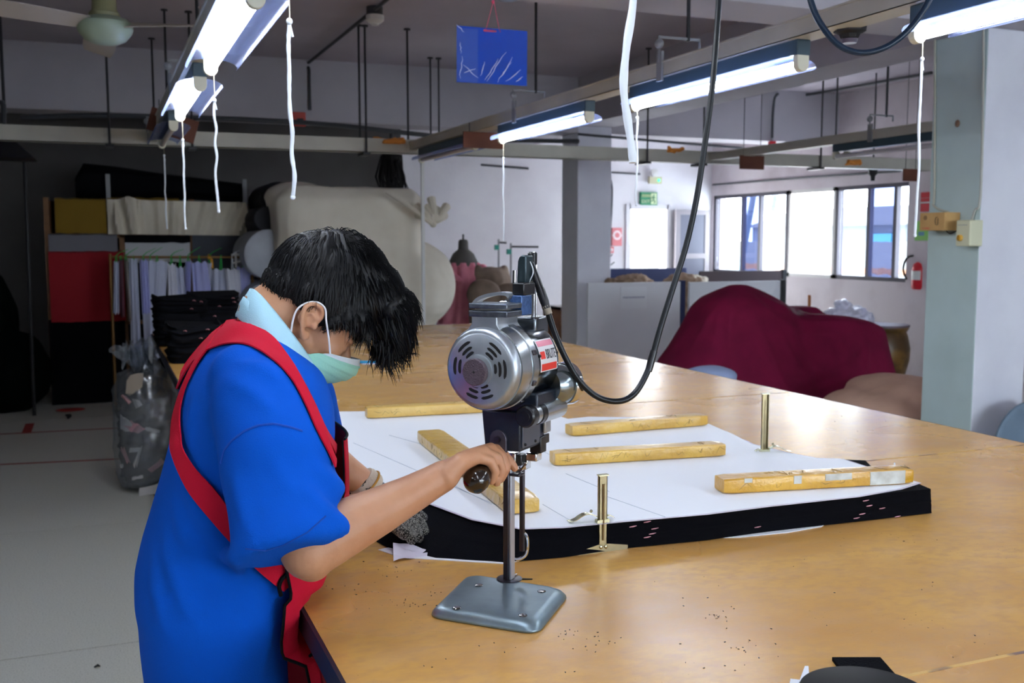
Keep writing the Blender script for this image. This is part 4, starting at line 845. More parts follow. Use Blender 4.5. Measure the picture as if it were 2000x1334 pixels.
pth = [(1071, 613), (1085, 655), (1105, 700), (1130, 742), (1160, 771), (1190, 783), (1218, 782), (1240, 768), (1258, 740), (1272, 705), (1290, 640), (1315, 560), (1340, 480), (1360, 390), (1377, 280), (1390, 180), (1398, 90), (1404, 0), (1408, -90), (1410, -170)]
cp = [atd(x, y, KC + .0 + .10 * min(1, i / 12)) for i, (x, y) in enumerate(pth)]; cp.append(Vector((cp[-1].x, cp[-1].y, ZT)))
t = thing('black_cable', 'black power cable hanging in a slack loop to the cutting machine', 'cable', cp[0]); MB().tube(smoothcurve(cp, 5), .0058, 10).build('cable', M_cable, t)
i0 = 9; d_ = (cp[i0 + 1] - cp[i0]).normalized(); MB().tube([cp[i0] - d_ * .02, cp[i0], cp[i0] + d_ * .02], [.0068, .0074, .0068], 10).build('joint_tape', M_plast, t)
K2 = 2.2; cp = [atd(x, y, K2) for x, y in ((1560, -170), (1572, -60), (1583, 0), (1602, 45), (1638, 88), (1682, 103), (1730, 92), (1775, 58), (1812, 5), (1838, -60), (1850, -150))]; cp = [Vector((cp[0].x, cp[0].y, ZT))] + cp + [Vector((cp[-1].x, cp[-1].y, ZT))]
t = thing('looped_cable', 'blue black cable loop sagging below the rail at top right', 'cable', cp[0]); MB().tube(smoothcurve(cp, 6), .0068, 10).build('cable', mat('navy_cable', '#15273a', .35, spec=.3), t)
# ================================================================ BACK OF THE SHOP
def cloth(name, m, parent=None, at=None, voxel=.025, smooth=8, fold=.012, fs=9, seed=0, blobs=None, vert=1.0, label=None):
    o = blobs.build(name, m, parent, at=at); fuse(o, voxel, smooth)
    off = Vector((seed * 3.1, seed * 1.7, seed))
    Mw = WM[o.name]
    me = o.data; ns = [v.normal.copy() for v in me.vertices]
    for v, n in zip(me.vertices, ns):
        p = Mw @ v.co; q = Vector((p.x * fs, p.y * fs, p.z * fs * .28 * vert)) + off
        f = noise.noise(q) + .5 * noise.noise(q * 2.1); side = 1 - abs(n.z) * .6
        v.co += n * fold * f * side
        if p.z < .004: v.co.z += .004 - p.z
    me.update(); shade(o, 180)
    if label: o['label'] = label
    return o
def drape(px, y, n=30, fold=.02, fs=30, seed=0, rows=14, taper=0):
    # hanging cloth between photo corners (x0,y0,x1,y1) on plane y
    a, b = aty(px[0], px[1], y), aty(px[2], px[3], y); out = []
    for j in range(rows):
        v = j / (rows - 1); z = a.z + (b.z - a.z) * v; r = []
        for i in range(n):
            u = i / (n - 1); x = a.x + (b.x - a.x) * u; f = noise.noise(Vector((x * fs * .4, seed, z * 1.2))) * fold * (.3 + .7 * v); r.append(Vector((x + taper * (u - .5) * v, y - abs(f) - .004, z)))
        out.append(r)
    return out
YS = 10.5
M_shelf = mat('shelf_wood', '#7a4f22', .6, col2='#5f3c18', nscale=8); M_mustard = mat('mustard_cloth', '#7d5f0e', .85, bump=.2, bscale=200); M_creamc = mat('cream_cloth', '#ded5c4', .85, col2='#d2c8b4', nscale=3); M_gcloth = mat('grey_cloth', '#6f6d74', .85); M_redc = mat('red_cloth', '#940e19', .85, bump=.2, bscale=150); M_blackc = mat('black_cloth', '#0c0d11', .9, bump=.2, bscale=150, spec=.1); M_whitec = mat('white_cloth', '#c4c4c6', .85); M_gdark = mat('charcoal_cloth', '#4a4c54', .85)
sx0, sx1 = aty(90, 400, YS).x, aty(505, 400, YS).x
sh = thing('fabric_shelf', 'tall wooden shelf rack along the back wall stacked with fabric', 'shelf', ((sx0 + sx1) / 2, YS + .5, 0))
zr = lambda py, y=YS: aty(300, py, y).z
for x in (sx0, aty(236, 400, YS).x, aty(374, 400, YS).x, sx1):
    for y in (YS, YS + 1.0): MB().b2((x - .025, y, 0), (x + .025, y + .05, zr(388))).build('post', M_shelf, sh, smooth=False)
for z in (.12, zr(626), zr(458)): MB().b2((sx0, YS, z - .03), (sx1, YS + 1.05, z)).build('shelf_board', M_shelf, sh, smooth=False)
MB().b2((sx0, YS + 1.0, .1), (sx1, YS + 1.02, zr(388))).build('back_panel', mat('shelf_back', '#26221f', .8), sh, smooth=False)
def bolt(name, label, px, m, y=YS - .02, depth=.8, fold=.006, seed=0, group=None, fs=14):
    a, b = aty(px[0], px[1], y), aty(px[2], px[3], y); t = thing(name, label, 'fabric', ((a.x + b.x) / 2, y + depth / 2, b.z), 0, group)
    n = 22; rows = []
    prof = [(depth, -.05), (depth * .6, -.005), (.04, 0), (.0, .012)] + [(0, .012 + (a.z - b.z - .012) * k / 8) for k in range(1, 9)]
    for d, h in prof:
        rows.append([Vector((a.x + (b.x - a.x) * i / (n - 1), y + d - (fold * abs(noise.noise(Vector(((a.x + (b.x - a.x) * i / (n - 1)) * fs, seed, h * 2)))) if d == 0 else 0), a.z - max(h, 0) - (0 if h >= 0 else .0) + (.01 * noise.noise(Vector((i * .3, seed, 0)))))) for i in range(n)])
    MB().sheet(rows, .008).build('draped_cloth', m, t)
    return t
G = 'fabric bolts on the back shelf'
bolt('fabric_bolt', 'mustard yellow fabric draped on the top shelf at left', (106, 387, 209, 456), M_mustard, seed=1, group=G)
bolt('fabric_bolt', 'mustard yellow fabric edge above the cream cover', (209, 385, 350, 400), M_mustard, y=YS + .1, seed=8, group=G)
bolt('fabric_bolt', 'grey fabric folded above the red fabric', (94, 457, 230, 495), M_gcloth, seed=2, group=G)
bolt('fabric_bolt', 'deep red fabric hanging over the shelf edge at left', (94, 491, 246, 626), M_redc, y=YS - .05, seed=3, group=G)
bolt('fabric_bolt', 'black fabric hanging below the red fabric to the floor', (95, 625, 250, 786), M_blackc, y=YS - .03, seed=4, group=G)
bolt('fabric_bolt', 'pale grey fabric with slanted edge behind the green strings', (243, 461, 374, 512), M_whitec, y=YS + .02, seed=5, group=G)
bolt('fabric_bolt', 'charcoal grey fabric at the right end of the shelf', (375, 458, 503, 560), M_gdark, seed=6, group=G)
bolt('fabric_bolt', 'black fabric wedge over the pale grey fabric', (243, 459, 372, 474), M_blackc, y=YS - .03, seed=7, group=G)
bolt('fabric_bolt', 'dark fabric filling the shelf below the paper patterns', (250, 512, 503, 790), M_blackc, y=YS + .15, seed=9, group=G)
t = thing('cream_cover', 'cream cloth cover gathered with folds along the top shelf', 'fabric', aty(345, 425, YS - .06))
a, b = aty(209, 390, YS - .06), aty(482, 458, YS - .06); rows = []
for j in range(14):
    v = j / 13; r = []
    for i in range(80):
        u = i / 79; x = a.x + (b.x - a.x) * u; conv = u * 26 + (v - .2) * (u - .35) * 5; g = 1.6 if (.05 < u < .22 or u > .93) else .55
        r.append(Vector((x, YS - .06 - .07 * g * (.5 + .5 * math.sin(conv * 2.2)) ** 1.6 - .014 * noise.noise(Vector((u * 22, v * 2, 1))) - (.05 * math.exp(-((u - .14) / .05) ** 2)) * (1 - v * .5), a.z + (b.z - a.z) * v + (.03 * math.exp(-((u - .15) / .05) ** 2) * (1 - v) if j == 0 else 0) - .012 * u)))
    rows.append(r)
MB().sheet([[Vector((p.x, p.y + .75, p.z - .01)) for p in rows[0]]] + rows, .006).build('gathered_cloth', M_creamc, t)
# long black roll lying on top with two upright stakes
A, B = aty(155, 352, YS + .35), aty(478, 378, YS + .35); t = thing('black_roll', 'long sagging black fabric roll lying on top of the shelf', 'fabric roll', (A + B) / 2)
rows = []
pl = [(148, 388, 345), (165, 388, 315), (230, 388, 322), (320, 388, 336), (400, 388, 346), (477, 394, 356)]
m = MB(); rings = []
for px, yb, yt in pl:
    zb, zt_, x = aty(px, yb, YS + .2).z, aty(px, yt, YS + .2).z, aty(px, yb, YS + .2).x; rings.append([Vector((x, YS + .5 + .33 * math.cos(q), (zb + zt_) / 2 + (zt_ - zb) / 2 * (math.copysign(abs(math.sin(q)) ** .6, math.sin(q))))) for q in [2 * PI * k / 20 for k in range(20)]])
m.loft(rings).build('roll', M_blackc, t)
for px, y0, y1 in ((212, 340, 392), (479, 350, 398)): p = aty(px, y1, YS + .1); MB().b2((p.x - .02, YS + .1, p.z - .1), (p.x + .02, YS + .14, aty(px, y0, YS + .1).z)).build('stake', M_grey, t, smooth=False, label='grey upright stake')
# garment rail with paper patterns
YG = 10.0; g0, g1 = aty(215, 502, YG), aty(492, 506, YG); M_brass = mat('rail_brass', '#7d5a2a', .45, .4)
t = thing('garment_rail', 'thin brown garment rail in front of the fabric shelf', 'rack', (g0.x, YG, 0))
MB().cyl((g0.x, YG, g0.z), (g1.x, YG, g0.z - .01), .011, n=10).build('rail', M_brass, t)
for x in (g0.x, g1.x):
    MB().cyl((x, YG, .03), (x, YG, g0.z + .03), .014, n=10).build('upright', M_brass, t); MB().cyl((x, YG - .25, .02), (x, YG + .25, .02), .014, n=8).build('foot', M_brass, t)
    for s in (-.25, .25): MB().ell((x, YG + s, .018), .018, None, 10, 6).build('castor', M_black, t)
MP_ = [mat('pattern_paper', '#bfc3d8', .7), mat('pattern_lilac', '#b0b3e4', .7), mat('pattern_pale', '#dcdce6', .7), mat('pattern_tan', '#a39d96', .7), mat('pattern_maroon', '#6a3a48', .7)]; M_green = mat('green_string', '#2fae4a', .6)
pats = [(222, 236, 512, 612, 0, 'narrow grey patterns at the left rail end'), (232, 244, 508, 618, 4, 'maroon paper pattern near the left rail end'), (242, 254, 508, 625, 3, 'tan paper pattern, third on the rail'), (252, 275, 506, 690, 0, 'long grey paper pattern reaching low beside the plastic bag'), (272, 292, 508, 612, 1, 'lilac crumpled paper pattern'), (286, 332, 510, 640, 0, 'wide grey paper pattern left of the centre of the rail'), (326, 346, 516, 600, 2, 'narrow pale paper pattern'), (342, 364, 522, 598, 0, 'grey narrow paper pattern in the middle of the rail'), (362, 376, 510, 590, 1, 'slim lilac paper pattern'), (374, 406, 512, 578, 1, 'lilac rolled paper pattern at the centre right of the rail'), (404, 416, 514, 580, 0, 'slim grey paper pattern under the yellow hook'), (414, 450, 526, 584, 0, 'broad grey paper pattern under a green string'), (440, 470, 526, 590, 2, 'tilted white card pattern on white hook'), (462, 490, 522, 570, 1, 'lilac notched paper pattern at the right rail end'), (278, 318, 600, 700, 0, 'lower grey paper pattern hanging beside the table corner')]
for i, (x0, x1, y0, y1, mi, lb) in enumerate(pats):
    yy = YG - .035 + .02 * (i % 4); a, b = aty(x0, y0, yy), aty(x1, y1, yy); t = thing('paper_pattern', lb, 'paper pattern', ((a.x + b.x) / 2, yy, b.z), 0, 'paper patterns on the garment rail')
    rows = []; n = 9
    for j in range(8):
        v = j / 7; rows.append([Vector((a.x + (b.x - a.x) * u / (n - 1) * (1 - .18 * v * (i % 3 - 1)) + .02 * v * ((i * 7) % 5 - 2) * .5, yy - .03 * math.sin(PI * u / (n - 1)) * (1 + .5 * math.sin(i)) - .01 * math.sin(u * 2.3 + i), a.z + (b.z - a.z) * v + (.012 * math.sin(u * 1.7 + i) if j in (0, 7) else 0))) for u in range(n)])
    MB().sheet(rows, .004).build('sheet', MP_[mi], t)
    xm = (a.x + b.x) / 2; m = MB(); m.tube([(xm - .01, yy - .01, a.z - .02), (xm, YG - .013, g0.z + .012), (xm + .004, YG + .013, g0.z + .012), (xm + .01, yy, a.z - .02)], .0045, 5)
    if i % 2 == 0: m.tube([(xm, YG - .014, g0.z + .012), (xm + .03, YG - .03, g0.z + .04), (xm + .11, YG - .04, g0.z + .07 + .01 * (i % 3))], [.005, .004, .002], 5)
    m.build('string', M_green if i != 12 else M_cord, t, kind='stuff')
p = aty(409, 512, YG); tag(MB().tube(smoothcurve([(p.x, YG - .02, p.z + .03), (p.x, YG + .0, p.z + .06), (p.x + .02, YG + .015, p.z + .02), (p.x + .025, YG, p.z - .06)], 4), .016, 8).build('yellow_hook', mat('yellow_plastic', '#c9902e', .5), at=p), 'yellow plastic hook on the garment rail', 'hook')
p = aty(460, 508, YG); m = MB(); m.tube([(p.x, YG - .02, p.z + .07), (p.x, YG - .02, p.z - .07)], .012, 6); m.tube([(p.x - .04, YG - .02, p.z + .05), (p.x + .04, YG - .02, p.z + .055)], .01, 6); m.tube([(p.x - .03, YG - .02, p.z - .03), (p.x + .045, YG - .02, p.z - .01)], .01, 6); tag(m.build('white_hook', M_white, at=p), 'white plastic clip hook at the right of the garment rail', 'hook')
# bundles of cut black pieces on the far corner of the table
M_pile = mat('cut_black', '#0a0b11', .8, bump=.4, bscale=90, stretch=(1, 1, 8), spec=.12)
def bundle(px, y, dep, label, seed):
    a, b = aty(px[0], px[1], y), aty(px[2], px[3], y); cx, cz = (a.x + b.x) / 2, max(b.z, T + .001); w, h = b.x - a.x, a.z - cz; t = thing('cut_bundle', label, 'fabric', (cx, y + dep / 2, cz), 0, 'bundles of cut black pieces on the table corner')
    rnd = random.Random(seed); rings = []
    for k in range(17):
        f = k / 16; z = cz + h * f; jx, jy = rnd.uniform(-.012, .012), rnd.uniform(-.012, .012); ring = []
        for i in range(24):
            q = 2 * PI * (i + .5) / 24; e = .32; ex = math.copysign(abs(math.cos(q)) ** e, math.cos(q)); ey = math.copysign(abs(math.sin(q)) ** e, math.sin(q)); sc = 1 + .05 * noise.noise(Vector((ex * 2 + seed, ey * 2, f * 5)))
            ring.append(Vector((cx + jx + ex * w / 2 * sc, y + dep / 2 + jy + ey * dep / 2 * sc, z + (.035 * noise.noise(Vector((ex * 1.3 + seed, ey * 1.3, 0))) * f))))
        rings.append(ring)
    MB().loft(rings).build('layers', M_pile, t, angle=60)
    m = MB()
    for _ in range(3): 
        x = cx + rnd.uniform(-.42, .42) * w; z = cz + rnd.uniform(.15, .95) * h; m.tube([(x, y - .02 + .006, z), (x + .008, y - .03, z + .004), (x + .016, y - .02, z - .002)], .002, 5)
    m.build('thread_tuft', M_thread, t, kind='stuff')
    return t
bundle((305, 612, 400, 672), 6.55, .5, 'lower left black bundle of the rear pile', 1); bundle((302, 585, 408, 610), 6.55, .5, 'upper left black bundle of the rear pile', 2)
bundle((372, 612, 470, 676), 6.6, .5, 'right lower black bundle of the rear pile', 3); bundle((372, 578, 470, 610), 6.6, .5, 'right upper black bundle with white scrap on top', 4)
bundle((330, 640, 440, 708), 5.62, .45, 'front black bundle nearest the worker', 5)
# big clear bag of scraps on the floor beside the table
pb = atz(285, 960, 0); yB = pb.y + .1; t = thing('scrap_bag', 'large clear plastic bag of dark fabric scraps on the floor', 'bag', (pb.x, yB, 0))
M_scr = mat('scrap_dark', '#3d434d', .8, col2='#23272e', nscale=7, stretch=(1, 1, 3)); M_bag = glass_mat('clear_bag', '#e6eaef', .16, .18)
nt = M_bag.node_tree; df = nt.nodes.new('ShaderNodeBsdfDiffuse'); df.inputs[0].default_value = lin('#cfd6dd'); mz = nt.nodes.new('ShaderNodeMixShader'); mz.inputs[0].default_value = .13; ot = [n for n in nt.nodes if n.type == 'OUTPUT_MATERIAL'][0]; nt.links.new(ot.inputs[0].links[0].from_socket, mz.inputs[1]); nt.links.new(df.outputs[0], mz.inputs[2]); nt.links.new(mz.outputs[0], ot.inputs[0])
lx, rx = aty(222, 800, yB).x, aty(352, 800, yB).x; cxb = (lx + rx) / 2; wB = (rx - lx) / 2; zTop = aty(280, 720, yB).z
prof = [(.0, .55), (.04, .8), (.15, .96), (.35, 1.0), (.6, .97), (.8, .93), (.93, .7), (1, .2)]
def bagring(s, f, e=0): return [Vector((cxb + math.cos(q) * wB * s * (1 + .07 * noise.noise(Vector((math.cos(q) * 2, math.sin(q) * 2, f * 4 + e)))), yB + math.sin(q) * wB * s * (1 + .07 * noise.noise(Vector((math.cos(q) * 2, math.sin(q) * 2, f * 4 + 9 + e)))), .004 + f * zTop)) for q in [2 * PI * k / 36 for k in range(36)]]
ob = MB().loft([bagring(s * .95, f * .97) for f, s in prof]).build('scraps', M_scr, t); fuse(ob, .012, 2); warp(ob, lambda p, n: .022 * noise.noise(Vector((p.x * 7, p.y * 7, p.z * 26))) + .012 * noise.noise(Vector((p.x * 22, p.y * 22, p.z * 45))) - .012); shade(ob, 180)
rnd = random.Random(21); cols = [mat('scrap_white', '#bdbab8', .8), mat('scrap_pink', '#b98b8e', .8), mat('scrap_cream', '#b9ab98', .8)]
for (px, py, w, h, r, c) in ((262, 750, .11, .12, .4, 2), (268, 788, .04, .05, .2, 0), (246, 782, .03, .05, .2, 1), (245, 832, .09, .07, -.3, 0), (262, 836, .10, .045, -.5, 1), (298, 840, .09, .02, -.3, 0), (243, 893, .03, .08, .1, 1), (263, 880, .07, .022, .1, 0), (268, 895, .022, .11, .3, 0), (306, 910, .10, .03, .6, 1), (236, 916, .03, .02, 0, 0), (268, 934, .07, .02, .2, 0), (305, 955, .2, .07, .1, 0)):
    p = aty(px, py, yB - wB * 1.0); x = max(-.97, min(.97, (p.x - cxb) / wB)); y = yB - wB * .955 * math.sqrt(max(.02, 1 - x * x)) - .012; n_ = Vector((x, -math.sqrt(max(.02, 1 - x * x)), 0)); tt = Vector((-n_.y, n_.x, 0)); 
    if tt.x < 0: tt = -tt
    hs_ = [rnd.uniform(.6, 1.35) for _ in range(5)]; sk_ = rnd.uniform(-.4, .4)
    rows = [[Vector((p.x, y, p.z)) + tt * (v - 1) * sk_ * h + Vector((0, 0, (hs_[u] - 1) * h * (v - 1) / 2)) + tt * (u - 2) / 4 * w * math.cos(r) - tt * (v - 1) / 2 * h * math.sin(r) + Vector((0, 0, (u - 2) / 4 * w * math.sin(r) + (v - 1) / 2 * h * math.cos(r))) - n_ * (.004 * abs(u - 2)) for u in range(5)] for v in range(3)]
    MB().sheet(rows, .006).build('scrap', cols[c], t)
m = MB(); neck = [bagring(s, f, 3) for f, s in ((.0, .6), (.04, .86), (.15, 1.03), (.35, 1.06), (.6, 1.03), (.82, 1.0), (.95, .82), (1.0, .5), (1.06, .3))] 
tuft = []
for f, s in ((1.10, .34), (1.14, .5), (1.17, .62)): tuft.append([Vector((cxb - .05 + math.cos(q) * wB * s * (1 + .35 * math.sin(q * 5 + f * 9)), yB + math.sin(q) * wB * s * (1 + .3 * math.cos(q * 6)), .004 + f * zTop + .02 * math.sin(q * 7))) for q in [2 * PI * k / 36 for k in range(36)]])
ob = m.loft(neck + tuft, cap=False).build('plastic', M_bag, t); sd = ob.modifiers.new('sub', 'SUBSURF'); sd.levels = 2; sd.subdivision_type = 'SIMPLE'; sd.render_levels = 2; bake(ob); warp(ob, lambda p, n: .012 * noise.noise(p * 16) + .006 * noise.noise(p * 38)); shade(ob, 180)
for i in range(7):
    q = i * .9; c_ = Vector((cxb - .03 + .07 * math.cos(q), yB - .1 + .05 * math.sin(q * 2), zTop * (.98 + .02 * i))); rows = [[c_ + Vector((.10 * (u - 2) / 4 * math.cos(q + v * .4) , .05 * math.sin(u * 2 + i), .12 * v / 4 + .03 * math.sin(u * 1.7 + v + i))) for u in range(5)] for v in range(5)]; MB().sheet(rows, .0015).build('gathered_top', M_bag, t)
# red floor tapes and litter on the floor
M_rt = mat('red_tape', '#a83a34', .6, col2='#963029', nscale=9)
for (pa, pbx, w, lb) in (((-60, 910), (240, 896), .035, 'nearer red tape line across the floor at left'), ((-60, 851), (230, 836), .035, 'farther red tape line across the floor at left')):
    a, b = atz(*pa, .0006), atz(*pbx, .0006); tag(MB().box((a + b) / 2, ((b - a).length, w, .0012), rotz(math.atan2((b - a).y, (b - a).x))).build('floor_tape', M_rt, at=(a + b) / 2, smooth=False), lb, 'tape', 'red tape on the floor')
a, b = atz(52, 846, .0008), atz(58, 827, .0008); tag(MB().box((a + b) / 2, (.07, (b - a).length, .0012)).build('floor_tape', M_rt, at=(a + b) / 2, smooth=False), 'short red tape strip joining the far floor line', 'tape', 'red tape on the floor')
p = atz(138, 800, .01); tag(MB().ell(p, (.13, .09, .012), None, 14, 6).build('red_rag', M_rt, at=p), 'small dark red rag on the floor before the shelf', 'rag')
p = atz(133, 816, .01); tag(MB().tube([p, p + Vector((.01, .08, .004)), p + Vector((-.02, .16, 0))], [.012, .02, .01], 6).build('dark_rag', M_black, at=p), 'thin dark scrap on the floor below the red rag', 'rag')
p = atz(184, 1303, .006); tag(MB().tube([p, p + Vector((.012, .006, .003)), p + Vector((.02, .0, 0))], [.003, .005, .002], 6).build('floor_scrap', M_black, at=p), 'tiny dark scrap on the floor at lower left', 'scrap')
# dark draped heap at the far left
p = atz(40, 800, 0); t = thing('dark_heap', 'tall dark covered heap in the shade at the far left', 'heap', (p.x - .45, p.y + .1, 0))
p = p + Vector((-.25, -.2, 0)); m = MB(); m.ell((p.x - .3, p.y + .4, .75), (.55, .5, .75), None, 24, 14); m.ell((p.x + .15, p.y + .2, .35), (.4, .4, .4), None, 20, 12); cloth('dark_cover', mat('dark_green_cloth', '#0a110e', .95, spec=.05), t, voxel=.03, fold=.04, fs=5, seed=3, blobs=m)

# white fabric rolls, ends towards us
M_rollw = mat('roll_white', '#bfc3cb', .85, col2='#aeb2bb', nscale=5); M_rolld = mat('roll_dark', '#2a2a2f', .85)
def froll(px, py, r, y, mt, label):
    c = aty(px, py, y); t = thing('fabric_roll', label, 'fabric roll', c, 0, 'fabric rolls left of the cream covered heap')
    MB().lathe([(0, -.004), (r * .5, -.006), (r * .9, .0), (r, .02), (r, .9), (r * .9, .92), (0, .92)], c, (0, 1, 0), 36).build('roll', mt, t)
froll(527, 497, .23, 9.6, M_rollw, 'upper white fabric roll end beside the cream heap'); froll(524, 600, .23, 9.6, M_rollw, 'lower white fabric roll end beside the cream heap'); froll(520, 428, .12, 9.75, M_rolld, 'dark fabric roll end above the white rolls'); froll(545, 390, .17, 9.9, M_rolld, 'dark fabric roll end highest behind the cream heap')
# cream covered heap
YH = 9.2
c = aty(690, 480, YH); t = thing('covered_heap', 'tall bulky heap under a cream dust sheet behind the table', 'heap', (c.x, YH + .5, 0))
m = MB(); x0, x1 = aty(545, 400, YH).x, aty(842, 400, YH).x; zt_ = aty(700, 362, YH).z
m.box(((x0 + x1) / 2, YH + .55, zt_ / 2 + .02), (x1 - x0, .95, zt_ - .04), ch=.12)
b0_ = aty(830, 560, YH); m.ell((b0_.x - .02, YH + .5, b0_.z), (.46, .5, .46), None, 24, 14); m.ell((b0_.x - .08, YH + .55, .45), (.40, .45, .46), None, 24, 14); m.ell((x0 + .02, YH + .5, .6), (.12, .4, .6), None, 20, 12); m.ell((x0 + .25, YH + .55, zt_ - .1), (.3, .4, .16), None, 20, 12)
o = cloth('dust_sheet', mat('dust_sheet', '#ece4d4', .9, col2='#e0d6c4', nscale=2.5), t, voxel=.025, smooth=12, fold=.03, fs=4.2, seed=1, blobs=m); ridges(o, [[(556, 380), (566, 470), (545, 590)], [(590, 372), (580, 470), (560, 600)], [(640, 368), (650, 430)], [(840, 440), (780, 400), (700, 372)], [(842, 446), (770, 420), (690, 400)], [(846, 440), (880, 500), (905, 570)], [(840, 448), (860, 520), (900, 600)], [(835, 450), (780, 460), (720, 450)], [(912, 570), (870, 590), (830, 600)], [(908, 600), (870, 610), (835, 612)], [(545, 430), (540, 520), (535, 600)]], .04, .014, .025, 5)
kn = aty(846, 437, YH - .12); m = MB()
for i in range(9):
    q = -2.6 + i * .26; l = .16 + .05 * math.sin(i * 2); m.tube(smoothcurve([kn + Vector((0, .02, 0)), kn + Vector((math.cos(q) * l * .4, -.02, -math.sin(q) * l * .5)), kn + Vector((math.cos(q) * l, .06, -math.sin(q) * l * 1.1))], 4), [.012 + .004 * k for k in range(9)], 8)
m.tube(smoothcurve([kn, kn + Vector((-.14, -.03, .09)), kn + Vector((-.3, .03, .2)), kn + Vector((-.42, .1, .28))], 4), [.028, .03, .03, .028, .026, .025, .022, .02, .018, .015, .012, .01, .008], 8); m.ell(kn, .035, None, 10, 8)
m.build('knotted_corner', M_creamc, t)
tr_ = thing('white_post', 'thin white post standing before the cream covered heap', 'post', aty(825, 447, YH - .2)); a, b = aty(825, 335, YH - .2), aty(826, 447, YH - .2); MB().b2((a.x - .014, a.y - .014, 0), (a.x + .014, a.y + .014, 2.26)).build('post', M_white, tr_, smooth=False); MB().b2((a.x - .03, a.y - .03, 0), (a.x + .03, a.y + .03, .02)).build('base_foot', M_white, tr_, smooth=False)
p = aty(765, 345, 11.8); t = thing('dark_brush', 'dark bristly bundle hanging by the wall corner above the heap', 'bundle', p); m = MB(); rnd = random.Random(8)
for i in range(70): q = p + Vector((rnd.uniform(-.1, .1), rnd.uniform(-.1, .1), .25)); m.tube([q, q + Vector((rnd.uniform(-.08, .08), rnd.uniform(-.05, .05), -.25)), q + Vector((rnd.uniform(-.06, .12), rnd.uniform(-.05, .05), -.5))], [.006, .012, .003], 5)
m.ell(p + Vector((0, 0, .24)), (.12, .11, .05), None, 12, 8); m.build('bristles', mat('dark_bristle', '#1d1a1a', .9), t, kind='stuff'); MB().cyl(p + Vector((0, 0, .28)), (p.x, p.y, ZT), .02, n=8).build('hanger', M_dark, t)
# dress form with a pink ruffled dress
YD = 11.0; n0, n1 = aty(907, 470, YD), aty(910, 600, YD); t = thing('dress_form', 'grey dress form wearing a ruffled pink dress', 'mannequin', (n0.x, YD, 0))
nk = aty(905, 492, YD); M_form = mat('form_grey', '#5b5854', .8); M_pinkd = mat('pink_dress', '#ea93a4', .8, col2='#d97c90', nscale=9)
MB().lathe([(.16, -.32), (.17, -.12), (.12, -.02), (.06, .03), (.055, .12), (.04, .14), (0, .145)], nk, (0, 0, 1), 24).build('bust', M_form, t); MB().cyl(nk + Vector((0, 0, .14)), nk + Vector((0, 0, .2)), .012, n=8).build('finial', M_form, t); MB().cyl((nk.x, YD, 0), (nk.x, YD, nk.z - .3), .02, n=10).build('stand', M_dark, t); MB().lathe([(.2, 0), (.2, .02), (.03, .05), (0, .05)], (nk.x, YD, 0), (0, 0, 1), 24).build('base', M_dark, t)
rg = []
for k in range(15):
    f = k / 14; z = nk.z - .12 - 1.0 * f; r = .17 + .02 * math.sin(f * 9) + .16 * f; rg.append([Vector((nk.x + math.cos(q) * r * (1 + .10 * math.sin(q * 9 + f * 3)), YD + math.sin(q) * r * (1 + .10 * math.sin(q * 9 + f * 3)), z)) for q in [2 * PI * i / 72 for i in range(72)]])
MB().loft(rg).build('skirt', M_pinkd, t)
for s in (-1, 1):
    m = MB(); p = nk + Vector((s * .12, -.10, -.23))
    for i in range(9): q = i * .7; m.ell(p + Vector((.06 * math.cos(q), -.03 + .05 * math.sin(q), -.02 * i + .06)), (.06, .05, .035), None, 12, 8)
    o = m.build('ruffle', M_pinkd, t); fuse(o, .012, 3)
# brown sacks and bits behind the machine
M_sack = mat('brown_sack', '#94806f', .8, col2='#7f6c5d', nscale=6)
def sack(px, py, rx, rz, y, label, ears=True, seed=0):
    c = aty(px, py, y); t = thing('brown_sack', label, 'sack', (c.x, y, 0), 0, 'brown stuffed sacks by the back wall'); m = MB(); m.ell(c, (rx, rx * .8, rz), None, 20, 12)
    if c.z - rz > .06: m.box((c.x, y, (c.z - rz * .4) / 2), (rx * 1.5, rx * 1.1, c.z - rz * .4))
    if ears: m.tube([c + Vector((-rx * .7, 0, rz * .5)), c + Vector((-rx * .85, 0, rz * 1.15))], [.08, .02], 8); m.tube([c + Vector((rx * .6, 0, rz * .5)), c + Vector((rx * .7, 0, rz * 1.1))], [.08, .02], 8)
    cloth('sack', M_sack, t, voxel=.02, smooth=4, fold=.03, fs=7, seed=seed, blobs=m)
sack(945, 575, .19, .17, 10.3, 'brown sack left of the trio behind the cutter', False, 1); sack(962, 548, .22, .16, 10.8, 'taller brown sack with two corner ears behind the cutter', True, 2); sack(1000, 580, .24, .16, 10.4, 'brown sack right of the trio behind the cutter', False, 3)
def stand(px, y0, y1, arm, Y, label, col=M_grey, r=.012):
    a, b = aty(px, y0, Y), aty(px, y1, Y); t = thing('rail_stand', label, 'stand', (a.x, Y, 0)); MB().cyl((a.x, Y, .02), (a.x, Y, a.z), r, n=8).build('post', col, t); MB().cyl((a.x, Y, a.z - .04), (a.x + arm, Y, a.z - .045), r, n=8).build('arm', M_dark, t); MB().lathe([(.16, 0), (.16, .02), (.02, .04), (0, .04)], (a.x, Y, 0), (0, 0, 1), 20).build('base', M_dark, t); MB().box((a.x - .03, Y - .01, a.z - .10), (.05, .03, .06)).build('clip', mat('teal_clip', '#2f9a86', .5), t)
stand(974, 467, 560, .1, 11.6, 'thin grey stand with a teal clip by the back wall'); stand(998, 475, 580, .35, 11.2, 'thin stand with a long arm left of the far pillar')
t = thing('wire_rack', 'tangled wire hangers on a stand right of the far pillar', 'rack', aty(1137, 520, 11.2)); m = MB(); p = aty(1141, 492, 11.2); rnd = random.Random(4)
